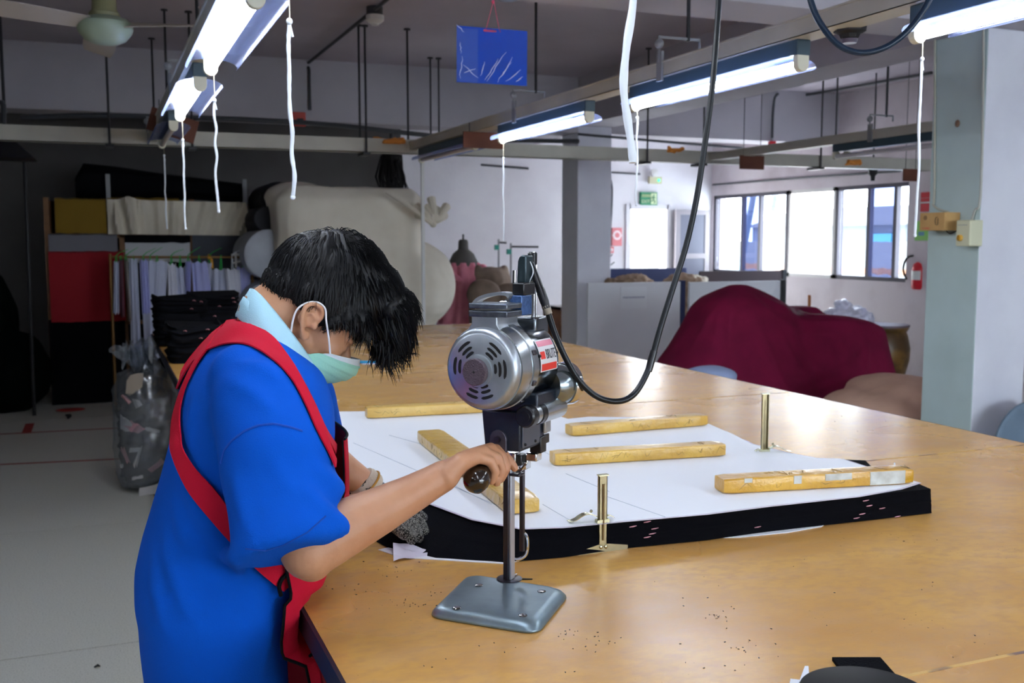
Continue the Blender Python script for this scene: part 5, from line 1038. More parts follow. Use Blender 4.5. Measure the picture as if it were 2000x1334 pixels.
MB().cyl((p.x, 11.2, 0), (p.x, 11.2, p.z + .02), .012, n=8).build('post', M_dark, t)
for i in range(6): m.tube(smoothcurve([p, p + Vector((.06 + .01 * i, rnd.uniform(-.1, .1), -.06)), p + Vector((.10 + .015 * i, rnd.uniform(-.1, .1), -.3)), p + Vector((.09, 0, -.5))], 4), .005, 5); m.tube(smoothcurve([p, p + Vector((-.05 - .01 * i, 0, -.08)), p + Vector((-.08, rnd.uniform(-.1, .1), -.35)), p + Vector((-.07, 0, -.5))], 4), .005, 5)
m.build('wire_hanger', M_grey, t, kind='stuff'); MB().box(p + Vector((.02, 0, .03)), (.1, .04, .03)).build('clip', M_red, t)
t = thing('branch_rack', 'dark spindly metal branch stand before the red wall sign', 'stand', aty(1178, 520, 11.4)); a = aty(1176, 540, 11.4); b = aty(1190, 440, 11.4); m = MB(); m.tube([(a.x, 11.4, 0), a, b], .012, 6)
for px, py, qx, qy in ((1178, 520, 1196, 496), (1176, 530, 1200, 512), (1182, 490, 1160, 500), (1186, 470, 1172, 486), (1178, 508, 1168, 520)): m.tube([aty(px, py, 11.4), aty(qx, qy, 11.35)], .007, 5)
m.build('branch', M_dark, t)
# low shelf with clutter between the far pillar and the partition
a, b = aty(1126, 560, 10.6), aty(1150, 700, 10.6); t = thing('clutter_shelf', 'low open shelf of brown paper clutter right of the far pillar', 'shelf', (a.x + .4, 10.8, 0))
for z in (.15, aty(1130, 664, 10.6).z, aty(1130, 600, 10.6).z): MB().b2((a.x - .2, 10.6, z - .03), (a.x + .55, 11.1, z)).build('shelf_board', M_white, t, smooth=False)
for x in (a.x - .2, a.x + .53): MB().b2((x, 10.6, 0), (x + .03, 11.1, aty(1130, 600, 10.6).z)).build('side_panel', M_shelf, t, smooth=False)
for i, (px, py, r, lb) in enumerate(((1150, 580, .16, 'crumpled brown paper bundle at the left end above the partition'), (1175, 545, .12, 'small brown paper bundle beside the navy board'), (1236, 540, .16, 'brown paper bundle over the middle of the left partition'), (1205, 546, .10, 'flat brown paper bundle over the left partition'), (1335, 540, .17, 'brown paper bundle between the two partitions'), (1352, 540, .12, 'pale paper bundle beside the dark brown board'))):
    c = aty(px, py, 9.75 if i > 1 else 10.85); t = thing('paper_bundle', lb, 'bundle', (c.x, c.y, 0), 0, 'brown paper bundles behind the partitions'); c.z -= r * .55; m = MB(); m.ell(c, (r * 1.5, r, r * .75), None, 16, 10); m.ell(c + Vector((r * .7, 0, -.02)), (r * .8, r, r * .7), None, 12, 8); m.box((c.x, c.y, (c.z - r * .4) / 2), (r * 1.2, r, c.z - r * .4)); cloth('bundle', mat('kraft', '#a48a72', .8, col2='#8f765f', nscale=8) if i != 5 else M_creamc, t, voxel=.016, smooth=1, fold=.06, fs=15, seed=i, vert=3.5, blobs=m)

# white partition boards and the boards behind
M_board = mat('whiteboard', '#eef1f6', .45, col2='#e6eaf0', nscale=1.5); M_navy = mat('navy_board', '#1c2a58', .6); M_brownb = mat('dark_brown_board', '#45363a', .6)
def partition(pl, pr, pt, y, mt, label, th=.03, frame=None, slope=0, nm='partition_board'):
    a, b = aty(pl, pt, y), aty(pr, pt, y); t = thing(nm, label, 'board', ((a.x + b.x) / 2, y, 0)); MB().b2((a.x, y - th / 2, .08), (b.x, y + th / 2, a.z)).build('panel', mt, t, smooth=False, bevel=.004)
    for x in (a.x + .1, b.x - .1): MB().b2((x - .03, y - .2, 0), (x + .03, y + .2, .08)).build('foot', M_dark, t, smooth=False)
    if frame: MB().b2((b.x, y - .025, 0), (b.x + .05, y + .025, a.z + .01)).build('end_post', frame, t, smooth=False)
    return t, a, b
t1, a1_, b1_ = partition(1147, 1328, 553, 8.85, M_board, 'white partition board with a paper notice', frame=M_navy)
partition(1345, 1523, 551, 8.95, M_board, 'white partition board behind the burgundy cover', frame=M_dark)
partition(1183, 1340, 525, 10.6, M_navy, 'navy blue board rising behind the left white partition', nm='tall_board'); partition(1366, 1527, 530, 9.9, M_brownb, 'dark brown board rising behind the right white partition', frame=M_dark, nm='tall_board')
q0_, q1_ = aty(1213, 561, 8.82), aty(1264, 602, 8.82); nt_ = thing('paper_notice', 'white paper notice with one written line on the partition', 'notice', ((q0_.x + q1_.x) / 2, 8.83, q1_.z)); MB().b2((q0_.x, 8.829, q1_.z), (q1_.x, 8.833, q0_.z)).build('sheet', M_paper, nt_, smooth=False)
m = MB(); rnd = random.Random(2); x = q0_.x + .025; zc_ = (q0_.z + q1_.z) / 2 + .004
while x < q1_.x - .03: w = rnd.uniform(.006, .011); m.tube([(x, 8.828, zc_ - .008), (x + w * .3, 8.828, zc_ + .008), (x + w * .7, 8.828, zc_ + .007), (x + w, 8.828, zc_ - .008)], .0016, 4); x += w + .004
m.build('written_line', mat('grey_ink', '#7d84a4', .6), nt_, kind='stuff')
# burgundy covered machine
M_burg = mat('burgundy_cloth', '#7a1239', .85, col2='#6a0e31', nscale=5, spec=.2)
YU = 6.35; P6 = lambda px, py, y=YU: aty(px, py, y)
c = P6(1500, 650); t = thing('burgundy_cover', 'burgundy cloth draped over a machine beyond the table', 'cover', (c.x, YU, 0))
m = MB()
yc = YU + .30; rr = []
for py, xl, xr, dp in ((556, 1428, 1456, .05), (566, 1408, 1476, .13), (582, 1380, 1502, .24), (600, 1364, 1524, .32), (640, 1344, 1545, .36), (680, 1322, 1560, .40), (712, 1300, 1575, .44), (800, 1262, 1600, .48)):
    a, b = P6(xl, py, yc), P6(xr, py, yc); rr.append([Vector(((a.x + b.x) / 2 + (b.x - a.x) / 2 * math.copysign(abs(math.cos(q)) ** .8, math.cos(q)), yc + dp * math.copysign(abs(math.sin(q)) ** .8, math.sin(q)), max(.02, a.z))) for q in [2 * PI * k / 32 for k in range(32)]])
a = rr[-1]; rr.append([Vector((p.x, p.y, .02)) for p in a]); m.loft(rr)
rr = []
for py, xl, xr, dp in ((612, 1500, 1650, .20), (622, 1490, 1680, .30), (645, 1480, 1694, .36), (690, 1470, 1702, .38), (760, 1460, 1716, .42), (860, 1440, 1740, .46)):
    a, b = P6(xl, py + 0, yc), P6(xr, py + 6, yc); rr.append([Vector(((a.x + b.x) / 2 + (b.x - a.x) / 2 * math.copysign(abs(math.cos(q)) ** .55, math.cos(q)), yc + dp * math.copysign(abs(math.sin(q)) ** .55, math.sin(q)), max(.02, a.z + .0) - .05 * max(0, math.cos(q)) * (py < 640))) for q in [2 * PI * k / 40 for k in range(40)]])
a = rr[-1]; rr.append([Vector((p.x, p.y, .02)) for p in a]); m.loft(rr)
m.box((P6(1560, 602, yc + .15).x, yc + .2, P6(1560, 598, yc + .2).z / 2), (.42, .3, P6(1560, 598, yc + .2).z), ch=.05)
m.ell(P6(1705, 728, yc - .1) + Vector((-.06, 0, -.03)), (.17, .28, .17), None, 18, 12); m.tube([P6(1700, 735, yc - .1), Vector((P6(1705, 735, yc - .1).x, yc - .1, .03))], [.16, .26], 18)
o = cloth('cloth', M_burg, t, voxel=.02, smooth=7, fold=.006, fs=6, blobs=m)
BL = [[(1446, 560), (1480, 640), (1520, 720), (1550, 760)], [(1455, 562), (1500, 610), (1545, 640), (1600, 655)], [(1462, 565), (1525, 598), (1580, 615), (1640, 618)], [(1436, 562), (1425, 640), (1430, 720)], [(1428, 565), (1385, 620), (1345, 690)], [(1410, 580), (1400, 640), (1385, 715)], [(1692, 650), (1660, 700), (1600, 735), (1540, 740)], [(1696, 660), (1690, 720), (1650, 765)], [(1690, 645), (1640, 655), (1560, 650)], [(1700, 700), (1640, 745), (1570, 765), (1500, 760)], [(1520, 640), (1560, 720), (1640, 735)], [(1725, 715), (1690, 745), (1620, 780)], [(1500, 680), (1530, 750), (1560, 775)]]
ridges(o, BL, .035, .016, .018, 5)
t = thing('beige_cover', 'beige cloth cover over a low stack right of the burgundy cloth', 'cover', (P6(1740, 780, 5.35).x, 5.4, 0)); m = MB(); e0 = P6(1770, 745, 5.3); m.ell((e0.x + .1, 5.5, e0.z - .10), (.30, .4, .12), None, 24, 12); m.box((e0.x + .12, 5.5, (e0.z - .1) / 2), (.62, .7, e0.z - .1), ch=.08); m.ell((e0.x - .15, 5.45, e0.z - .22), (.32, .4, .16), None, 24, 12)
o = cloth('cloth', mat('beige_cloth', '#cfa892', .85, col2='#c09a84', nscale=4), t, voxel=.018, smooth=8, fold=.02, fs=5, seed=5, blobs=m); ridges(o, [[(1785, 738), (1740, 768), (1690, 778)], [(1792, 750), (1760, 790), (1720, 795)], [(1760, 742), (1700, 765), (1670, 785)]], .025, .010, .016, 4)
p = P6(1385, 722, 6.0); t = thing('pale_blue_cover', 'bit of pale blue cloth showing under the burgundy cover', 'cover', (p.x, 6.0, 0)); m = MB(); m.ell(p + Vector((0, .0, -.05)), (.22, .15, .08), None, 16, 10); m.box((p.x, 6.0, (p.z - .05) / 2), (.34, .2, p.z - .06)); cloth('cloth', mat('pale_blue', '#9fb0d6', .8), t, voxel=.02, smooth=4, fold=.01, blobs=m)
# brown glazed water jar by the window wall
jx = aty(1722, 700, 8.2); t = thing('water_jar', 'large brown glazed water jar with carved pattern by the wall', 'jar', (jx.x, 8.2, 0)); M_jar = mat('brown_glaze', '#513814', .35, col2='#77561f', nscale=5, lo=.5, hi=.62); rj = (aty(1762, 690, 8.2).x - aty(1680, 690, 8.2).x) / 2; zj = aty(1722, 637, 8.2).z
MB().lathe([(rj * .62, 0), (rj * .75, zj * .12), (rj * .98, zj * .5), (rj, zj * .68), (rj * .9, zj * .86), (rj * .84, zj * .92), (rj * .93, zj * .97), (rj * .93, zj), (rj * .84, zj), (rj * .8, zj * .9), (0, zj * .88)], (jx.x, 8.2, 0), (0, 0, 1), 40).build('body', M_jar, t); MB().lathe([(rj * .96, zj - .001), (rj * .96, zj + .02), (0, zj + .03)], (jx.x, 8.2, 0), (0, 0, 1), 40).build('lid', mat('jar_lid', '#6a5a66', .5), t)
p = aty(1655, 612, 8.0); t = thing('plastic_bag', 'crumpled clear white plastic bag behind the burgundy cover', 'bag', (p.x, 8.0, 0)); m = MB(); m.ell(p + Vector((0, 0, -.05)), (.26, .18, .13), None, 18, 12); m.ell(p + Vector((-.05, 0, .04)), (.09, .08, .10), None, 12, 8); m.box((p.x, 8.0, (p.z - .06) / 2), (.25, .2, p.z - .06)); cloth('bag', mat('bag_plastic', '#d4d6ea', .25, alpha=.6), t, voxel=.014, smooth=1, fold=.07, fs=14, seed=7, vert=3, blobs=m)
p0_, p1_ = aty(1581, 576, 7.6), aty(1582, 605, 7.6); t = thing('wooden_stick', 'short orange wooden stick poking up behind the burgundy cover', 'stick', (p0_.x, 7.6, 0)); MB().cyl((p0_.x, 7.6, 0), p0_, .014, n=8).build('stick', mat('orange_wood', '#b06a34', .5), t)
# fire extinguisher and signs near the window end
YX = WY0 - .16; xw = XR - .12
p = atx(1797, 540, xw); t = thing('fire_extinguisher', 'red fire extinguisher with pale label hanging below the window end', 'extinguisher', p); z0_, z1_ = atx(1795, 565, xw).z, atx(1795, 525, xw).z; M_ext = mat('extinguisher_red', '#cf2230', .3); r = .085
MB().lathe([(.07, 0), (r, .02), (r, z1_ - z0_), (.07, z1_ - z0_ + .05), (.03, z1_ - z0_ + .08), (.02, z1_ - z0_ + .12), (0, z1_ - z0_ + .12)], (p.x, p.y, z0_), (0, 0, 1), 28).build('cylinder', M_ext, t); MB().box((p.x, p.y, z1_ + .14), (.05, .12, .05)).build('valve', M_black, t); MB().tube(smoothcurve([(p.x, p.y, z1_ + .14), (p.x - .06, p.y + .12, z1_ + .12), (p.x - .08, p.y + .16, z1_), (p.x - .07, p.y + .12, z0_ + .1)], 5), .012, 8).build('hose', M_black, t)
rows = [[Vector((p.x + math.cos(q) * (r + .002), p.y + math.sin(q) * (r + .002), z)) for q in [2.4 + .2 * k for k in range(9)]] for z in (z0_ + .1, z1_ - .02)]; MB().sheet(rows, .001).build('paper_label', M_white, t); MB().b2((p.x + .06, p.y - .05, z0_ + .05), (XR - .001, p.y + .05, z0_ + .09)).build('wall_bracket', M_dark, t)
xs = XR - .165
def wallsign(px, name, label, m, x=xs, cat='sign'):
    a, b = atx(px[0], px[1], x), atx(px[2], px[3], x); t = thing(name, label, cat, ((a.x + b.x) / 2, (a.y + b.y) / 2, b.z)); MB().b2((x - .002, b.y, b.z), (x + .004, a.y, a.z)).build('plate', m, t, smooth=False); return t, a, b
t, a, b = wallsign((1799, 376, 1815, 413), 'fire_sign', 'red fire sign partly hidden by the near pillar', M_red); MB().b2((x_ := a.x - .004, (a.y + b.y) / 2 - .09, b.z + .14), (x_ + .002, (a.y + b.y) / 2 + .1, a.z - .06)).build('symbol', M_white, t, smooth=False); MB().b2((x_, b.y, b.z + .085), (x_ + .002, a.y, b.z + .10)).build('stripe', M_white, t, smooth=False)
t, a, b = wallsign((1788, 432, 1812, 470), 'green_tag', 'light green tag hanging above the fire extinguisher', mat('lime_card', '#8fd06a', .6), cat='tag'); MB().b2((a.x - .004, (a.y + b.y) / 2 - .04, (a.z + b.z) / 2 - .05), (a.x - .002, (a.y + b.y) / 2 + .04, (a.z + b.z) / 2 - .01)).build('symbol', mat('tag_blue', '#5a8fa8', .6), t, smooth=False)
# things on the back wall: exit sign, emergency light, fire signs, pale calendar, alarm
YW = YB - .03
def bsign(px, name, label, m, y=YW, cat='sign'):
    a, b = aty(px[0], px[1], y), aty(px[2], px[3], y); t = thing(name, label, cat, ((a.x + b.x) / 2, y, b.z)); MB().b2((a.x, y - .01, b.z), (b.x, y + .029, a.z)).build('plate', m, t, smooth=False); return t, a, b
M_gsign = mat('exit_green', '#1e8a5e', .5); M_ysign = mat('exit_pale', '#d2e2b4', .5)
t, a, b = bsign((1251, 375, 1283, 401), 'exit_sign', 'green exit sign with a running figure above the bright door', M_gsign); W, Hs = b.x - a.x, a.z - b.z
MB().b2((a.x + W * .60, YW - .014, b.z + Hs * .08), (b.x - W * .05, YW - .011, a.z - Hs * .08)).build('door_panel', M_ysign, t, smooth=False)
fx, fz_ = a.x + W * .765, b.z + Hs * .5; m = MB(); s_ = Hs * .5; m.ell((fx + .05 * s_, YW - .017, fz_ + .55 * s_), (.12 * s_, .003, .12 * s_), None, 12, 6)
for pa_, pb_ in (((.0, .38), (-.05, -.1)), ((-.05, -.1), (.22, -.35)), ((.22, -.35), (.12, -.7)), ((-.05, -.1), (-.22, -.35)), ((-.22, -.35), (-.45, -.4)), ((0, .32), (.25, .1)), ((0, .32), (-.28, .2)), ((-.28, .2), (-.34, .0))): m.tube([(fx + pa_[0] * s_, YW - .017, fz_ + pa_[1] * s_), (fx + pb_[0] * s_, YW - .017, fz_ + pb_[1] * s_)], .06 * s_, 6)
m.build('running_figure', M_gsign, t, kind='stuff')
Mt = Matrix.Rotation(PI / 2, 4, 'X'); Mt.translation = (a.x + W * .30, YW - .013, b.z + Hs * .27); text_mesh('sign_text', 'EXIT', Hs * .36, M_ysign, Mt, t)
m = MB(); x = a.x + W * .07
for k in range(6): m.tube([(x, YW - .013, b.z + Hs * .60), (x, YW - .013, b.z + Hs * .80), (x + W * .055, YW - .013, b.z + Hs * .82), (x + W * .06, YW - .013, b.z + Hs * .62)], Hs * .025, 4); x += W * .088
m.build('sign_script', M_ysign, t, kind='stuff')
t, a, b = bsign((1268, 345, 1292, 359), 'emergency_light', 'beige emergency light box with a green lamp above the exit sign', mat('beige_box', '#cfc8a8', .5), y=YW - .03, cat='light'); MB().ell((b.x - .05, YW - .045, (a.z + b.z) / 2), .02, None, 10, 6).build('indicator', mat('green_led', '#38d07a', .3, emit=('#38ff8a', 1.5)), t); MB().lathe([(.05, 0), (.055, -.05), (0, -.06)], ((a.x + b.x) / 2 - .05, YW - .05, a.z + .05), (0, 1, 0), 16).build('lamp_head', M_white, t); MB().cyl(((a.x + b.x) / 2 - .05, YW - .03, a.z - .01), ((a.x + b.x) / 2 - .05, YW - .06, a.z + .05), .012, n=8).build('lamp_arm', M_white, t)
M_fpink = mat('faded_red', '#dd7f84', .5); M_fpale = mat('faded_white', '#f0d9dc', .5)
t, a, b = bsign((1195, 445, 1214, 480), 'fire_point_sign', 'faded red fire point sign with a pale ring left of the door', M_fpink); MB().lathe([(.065, 0), (.065, -.004), (.0, -.004)], ((a.x + b.x) / 2, YW - .011, a.z - .10), (0, 1, 0), 24).build('ring', M_fpale, t); MB().lathe([(.035, 0), (.035, -.003), (.0, -.003)], ((a.x + b.x) / 2, YW - .0155, a.z - .10), (0, 1, 0), 20).build('bell', M_fpink, t); MB().b2((a.x, YW - .014, b.z + .115 * (a.z - b.z) / .22), (b.x, YW - .011, b.z + .145 * (a.z - b.z) / .22 - .01)).build('stripe', M_fpale, t, smooth=False)
t, a, b = bsign((1190, 482, 1198, 494), 'alarm_call_point', 'small dark red call point below the fire sign', M_red, y=YW - .02, cat='alarm'); MB().ell(((a.x + b.x) / 2, YW - .035, (a.z + b.z) / 2), (.018, .006, .03), None, 10, 6).build('button', M_fpale, t)
t, a, b = bsign((1162, 428, 1186, 456), 'faded_notice', 'pale grey faded notice on the back wall by the conduit', mat('notice_grey', '#b9b9bf', .7), cat='notice'); MB().b2((a.x + .01, YW - .013, b.z + .01), (b.x - .01, YW - .011, a.z - .02)).build('inner_sheet', mat('notice_inner', '#c2c2c8', .7), t, smooth=False)
# boxes and conduits on the near pillar
t = thing('carton', 'small tan cardboard carton fixed to the near pillar', 'box', atx(1830, 432, 4.66)); M_card = mat('cardboard', '#c8a066', .7, col2='#bb9259', nscale=10); a, b = atx(1797, 416, 4.58), atx(1844, 450, 4.58)
x1_ = 4.70; MB().b2((4.58, b.y, b.z), (x1_ - .001, a.y, a.z)).build('box', M_card, t, smooth=False, bevel=.002)
MB().lathe([(.014, 0), (.014, -.001), (.011, -.001), (.011, -.0005), (0, -.0005)], (4.579, a.y - .045, a.z - .03), (1, 0, 0), 20).build('printed_mark', mat('carton_ink', '#8a6a44', .7), t)
m = MB(); cx_, cz_ = b.y + .06, (a.z + b.z) / 2 + .002; m.tube([(4.579, cx_ + .008, cz_ - .02), (4.579, cx_ + .012, cz_), (4.579, cx_ + .008, cz_ + .022), (4.579, cx_ - .006, cz_ + .022)], .0018, 5); m.tube([(4.579, cx_ - .010, cz_ + .016), (4.579, cx_ - .010, cz_ - .02), (4.579, cx_ + .003, cz_ - .024)], .0018, 5); m.build('printed_symbol', M_black, t, kind='stuff')
m = MB()
for k in range(5): m.box((4.579, a.y - .03 - k * .011, b.z + .014), (.001, .008, .008 if k > 1 else .005))
m.build('printed_word', mat('carton_red', '#c8553f', .7), t, kind='stuff')
t = thing('switch_box', 'cream switch box with a yellow rotary knob on the near pillar', 'switch', atx(1885, 455, 4.66)); M_swb = mat('switch_cream', '#d2d2b4', .4); a, b = atx(1868, 430, 4.6), atx(1893, 481, 4.6)
MB().b2((4.6, b.y, b.z), (4.699, a.y, a.z)).build('case', M_swb, t, bevel=.006); ky, kz = (a.y + b.y) / 2 + .015, b.z + (a.z - b.z) * .32; kn_ = MB().lathe([(.018, 0), (.018, -.012), (.015, -.016), (0, -.016)], (4.6, ky, kz), (1, 0, 0), 24).build('knob', mat('yellow_knob', '#d9a53a', .4), t); MB().box((4.58, ky, kz), (.008, .006, .03)).build('grip', mat('knob_dark', '#a87c24', .4), kn_, smooth=False); MB().b2((4.599, b.y + .02, a.z - .03), (4.6, a.y - .012, a.z - .027)).build('embossed_line', M_grey, t, smooth=False)
pz = lambda px, py: atx(px, py, 4.69)
conduit(smoothcurve([pz(1826, 40), pz(1826, 200), pz(1825, 380), pz(1822, 398), pz(1832, 408), pz(1852, 414)], 4), .007, 'cream conduit down the left edge of the near pillar to the carton', mat('cream_pvc', '#b8b8a8', .5)); conduit(smoothcurve([pz(1921, 40), pz(1920, 200), pz(1915, 385), pz(1905, 410), pz(1898, 430)], 4), .007, 'cream conduit down the near pillar edge to the switch box', mat('cream_pvc2', '#b5b6ad', .5)); conduit(smoothcurve([pz(1847, 449), pz(1855, 456), pz(1866, 452), pz(1870, 446)], 5), .004, 'thin dark wire linking carton and switch box', M_dark)
p = pz(1869, 241); tag(MB().ell(p + Vector((.004, 0, 0)), (.006, .018, .022), None, 10, 6).build('wall_plug', mat('brown_plug', '#8a6f5c', .8), at=p), 'small brown chipped plug hole high on the near pillar', 'plug')
# round blue grey lid leaning at the right edge
lc = atz(2018, 890, .80); t = thing('round_lid', 'round blue grey metal lid leaning by the near pillar', 'lid', (lc.x, 4.15, 0)); kk = 4.25; ctr_ = aty(2015, 895, kk); R0 = (aty(2015, 785, kk) - ctr_).length; M_lid = mat('blue_grey_paint', '#74899c', .45, col2='#66798b', nscale=4)
ax_ = Vector((0.05, -1, .12)).normalized(); MB().lathe([(0, 0), (R0 * .97, 0), (R0, .006), (R0, .02), (R0 * .95, .026), (R0 * .9, .02), (0, .024)], ctr_, ax_, 48).build('disc', M_lid, t); MB().tube(smoothcurve([ctr_ + Vector((-.005, -.03, R0 * .52)), ctr_ + Vector((.01, -.05, R0 * .58)), ctr_ + Vector((.012, -.03, R0 * .64))], 4), .006, 6).build('latch', M_chrome, t)
zb_ = ctr_.z - R0; MB().b2((ctr_.x - .06, kk - .05, 0), (ctr_.x + .06, kk + .12, max(.05, zb_ + .01))).build('stand', M_dark, t, smooth=False)
# ================================================================ THE WORKER
PY = 1.92
M_skin = mat('skin', '#bf8d6b', .5, col2='#b37e5c', nscale=14, bump=.05, bscale=120); M_skin.node_tree.nodes['Principled BSDF'].inputs['Subsurface Weight'].default_value = .08; M_skin.node_tree.nodes['Principled BSDF'].inputs['Subsurface Radius'].default_value = (.012, .005, .003)
M_shirt = mat('blue_polo', '#0254c2', .9, bump=.25, bscale=500, spec=.15); M_collar = mat('collar_blue', '#a4cfdf', .8, bump=.2, bscale=450); M_apron = mat('apron_red', '#c2112f', .85, bump=.2, bscale=420, spec=.2); M_pipe_b = mat('black_piping', '#0e0e12', .7, spec=.1)
M_hair = mat('black_hair', '#060709', .5, col2='#0b0c10', nscale=60, stretch=(1, 1, .2), spec=.25); M_maskg = mat('mask_green', '#9fdcc4', .7, bump=.1, bscale=300); M_maskw = mat('mask_white', '#d3dfe2', .7); M_loop = mat('mask_loop', '#e6e8ec', .6)
per = thing('person', 'man in blue polo and red apron bending over the cutter with a face mask', 'person', (.13, PY, 0))
# ---- head frame (F forward, L his left, U up)
hp = math.radians(42); hy = math.radians(2); HF = Vector((math.cos(hp) * math.cos(hy), math.cos(hp) * math.sin(hy), -math.sin(hp))); HL = Vector((-math.sin(hy), math.cos(hy), 0)); HU = HF.cross(HL)
HO = aty(603, 628, PY - .078) + HL * .078
HR = Matrix((HF, HL, HU)).transposed()
def HP(f, l, u): return HO + HF * f + HL * l + HU * u
b = MB()
b.ell(HP(.002, 0, .058), (.097, .076, .088), HR, 28, 18); b.ell(HP(.048, 0, .008), (.058, .064, .072), HR, 24, 16); b.ell(HP(.050, 0, -.035), (.050, .054, .036), HR, 24, 14); b.ell(HP(.085, 0, -.046), (.022, .028, .018), HR, 18, 10)
b.ell(HP(.020, 0, -.028), (.052, .060, .036), HR, 20, 12)
for s in (-1, 1): b.ell(HP(.068, s * .036, -.012), (.030, .026, .030), HR, 18, 10); b.ell(HP(.086, s * .030, .024), (.016, .026, .010), HR, 16, 8); b.ell(HP(.086, s * .032, .006), (.014, .018, .012), HR, 14, 8)
b.caps([HP(.100, 0, .018), HP(.118, 0, -.002), HP(.126, 0, -.014)], [.010, .011, .013], 14); b.ell(HP(.082, 0, -.020), (.030, .034, .034), HR, 18, 10)
for s in (-1, 1):
    e = lambda f, u, d=0: HP(f, s * (.078 + d), u)
    rim = [e(.010, .004, .0), e(.012, .020, .004), e(.002, .031, .009), e(-.015, .030, .012), e(-.024, .018, .014), e(-.020, .002, .013), e(-.008, -.012, .010), e(.004, -.024, .006), e(.013, -.029, .002), e(.017, -.020, -.002)]
    b.tube(smoothcurve(rim, 4), [.0048] * 37, 8); b.ell(e(-.004, .008, .001), (.020, .006, .024), HR @ Matrix.Rotation(.6 , 3, 'Y'), 18, 10); b.ell(e(.010, -.024, .002), (.009, .005, .010), HR, 12, 8); b.tube(smoothcurve([e(.006, .010, .006), e(-.008, .014, .008), e(-.014, .004, .008), e(-.004, -.010, .006)], 4), .0035, 6); b.ell(e(.013, -.001, .004), (.006, .005, .007), HR, 10, 6)
NB = aty(530, 668, PY)
b.caps([HP(-.030, 0, .02), HP(-.045, 0, -.035), NB + (HP(-.045, 0, -.035) - NB) * .45, NB, NB + Vector((-.02, 0, -.08))], [.060, .058, .057, .060, .062], 22)
b.caps([HP(.03, 0, -.04), NB + Vector((.055, 0, .0))], [.040, .045], 16)
# trunk core under the shirt
TR = [(1400, 300, 552, .160), (1200, 275, 548, .165), (1000, 312, 605, .165), (850, 352, 622, .17), (760, 375, 615, .16), (700, 410, 595, .11)]
b.loft([[aty((x0 + x1) / 2, py, PY) + Vector(((aty(x1, py, PY).x - aty(x0, py, PY).x) / 2 * .93 * math.cos(q), w * math.sin(q), 0)) for q in [2 * PI * k / 28 for k in range(28)]] for py, x0, x1, w in TR])
# right arm (towards us) to the handle
RS, RM, RE = aty(500, 775, 1.752), aty(548, 920, 1.655), aty(604, 1076, 1.592); RW = aty(864, 931, 1.632)
fa = lambda f: RE.lerp(RW, f)
b.caps([RS, RM, RE], [.060, .052, .046], 20); b.caps([RE, fa(.12) + Vector((0, 0, .004)), fa(.3) + Vector((0, 0, .005)), fa(.5) + Vector((0, 0, .002)), fa(.75), fa(.92), RW], [.0455, .0475, .0455, .040, .0325, .0285, .0275], 22)
b.ell(RE + Vector((.004, .0, -.016)), .034, None, 16, 10)
def hand_right(b, g=0):
    kn = [((931, 893), 1.634), ((944, 884), 1.648), ((958, 879), 1.664), ((968, 880), 1.682)]
    ch = [[((931, 893), 1.634), ((958, 901), 1.632), ((968, 921), 1.630), ((961, 940), 1.634)], [((944, 884), 1.648), ((972, 895), 1.646), ((981, 919), 1.644), ((970, 943), 1.645)], [((958, 879), 1.664), ((981, 891), 1.663), ((989, 914), 1.660), ((978, 936), 1.658)], [((968, 880), 1.680), ((984, 888), 1.678), ((996, 901), 1.674), ((1005, 914), 1.671)]]
    rs = [[.0102, .0092, .0080, .0070], [.0108, .0098, .0086, .0076], [.0110, .0098, .0087, .0077], [.0108, .0095, .0084, .0075]]
    for c, r in zip(ch, rs): b.caps([aty(*p, y) for p, y in c], [x + g for x in r], 14)
    for (p, y), r in zip(kn, (.0125, .0135, .0135, .0125)): b.caps([RW + Vector((.004, (y - 1.658) * .45, .002)), aty(896 + (p[0] - 931) * .55, 905 - (893 - p[1]) * .6, 1.640 + (y - 1.658) * .8), aty(*p, y)], [.0225 + g, .0165 + g, r + g], 16)
    b.caps([aty(884, 915, 1.648), aty(908, 915, 1.668), aty(930, 920, 1.690), aty(948, 928, 1.694)], [.017 + g, .0145 + g, .0115 + g, .0095 + g], 14)
hand_right(b)
# left arm and hand on the fabric
LS, LE, LW = aty(560, 755, 2.09), aty(598, 868, 2.20), aty(712, 944, 2.165)
b.caps([LS, LE], [.058, .045], 18); b.caps([LE, LE.lerp(LW, .35), LE.lerp(LW, .7), LW], [.044, .043, .034, .029], 20)
LK = aty(778, 1004, 2.115)
l_ch = [[((770, 1012), 2.085), ((790, 1030), 2.045), ((800, 1043), 2.015), ((804, 1054), 1.985)], [((778, 1006), 2.105), ((800, 1022), 2.075), ((812, 1036), 2.045), ((818, 1050), 2.015)], [((785, 999), 2.125), ((810, 1012), 2.105), ((824, 1028), 2.08), ((830, 1042), 2.05)], [((790, 992), 2.145), ((814, 1003), 2.135), ((830, 1016), 2.115), ((838, 1028), 2.09)]]
l_th = [((745, 985), 2.10), ((757, 1010), 2.06), ((775, 1030), 2.02), ((790, 1043), 1.985)]
def hand_left(b, g):
    for c in l_ch: b.caps([aty(*p, y) for p, y in c], [.0108 + g, .0098 + g, .009 + g, .008 + g], 12); b.caps([LW, LW.lerp(aty(*c[0][0], c[0][1]), .5), aty(*c[0][0], c[0][1])], [.026 + g, .018 + g, .013 + g], 14)
    b.caps([aty(*p, y) for p, y in l_th], [.015 + g, .0125 + g, .011 + g, .0095 + g], 12)
hand_left(b, 0)
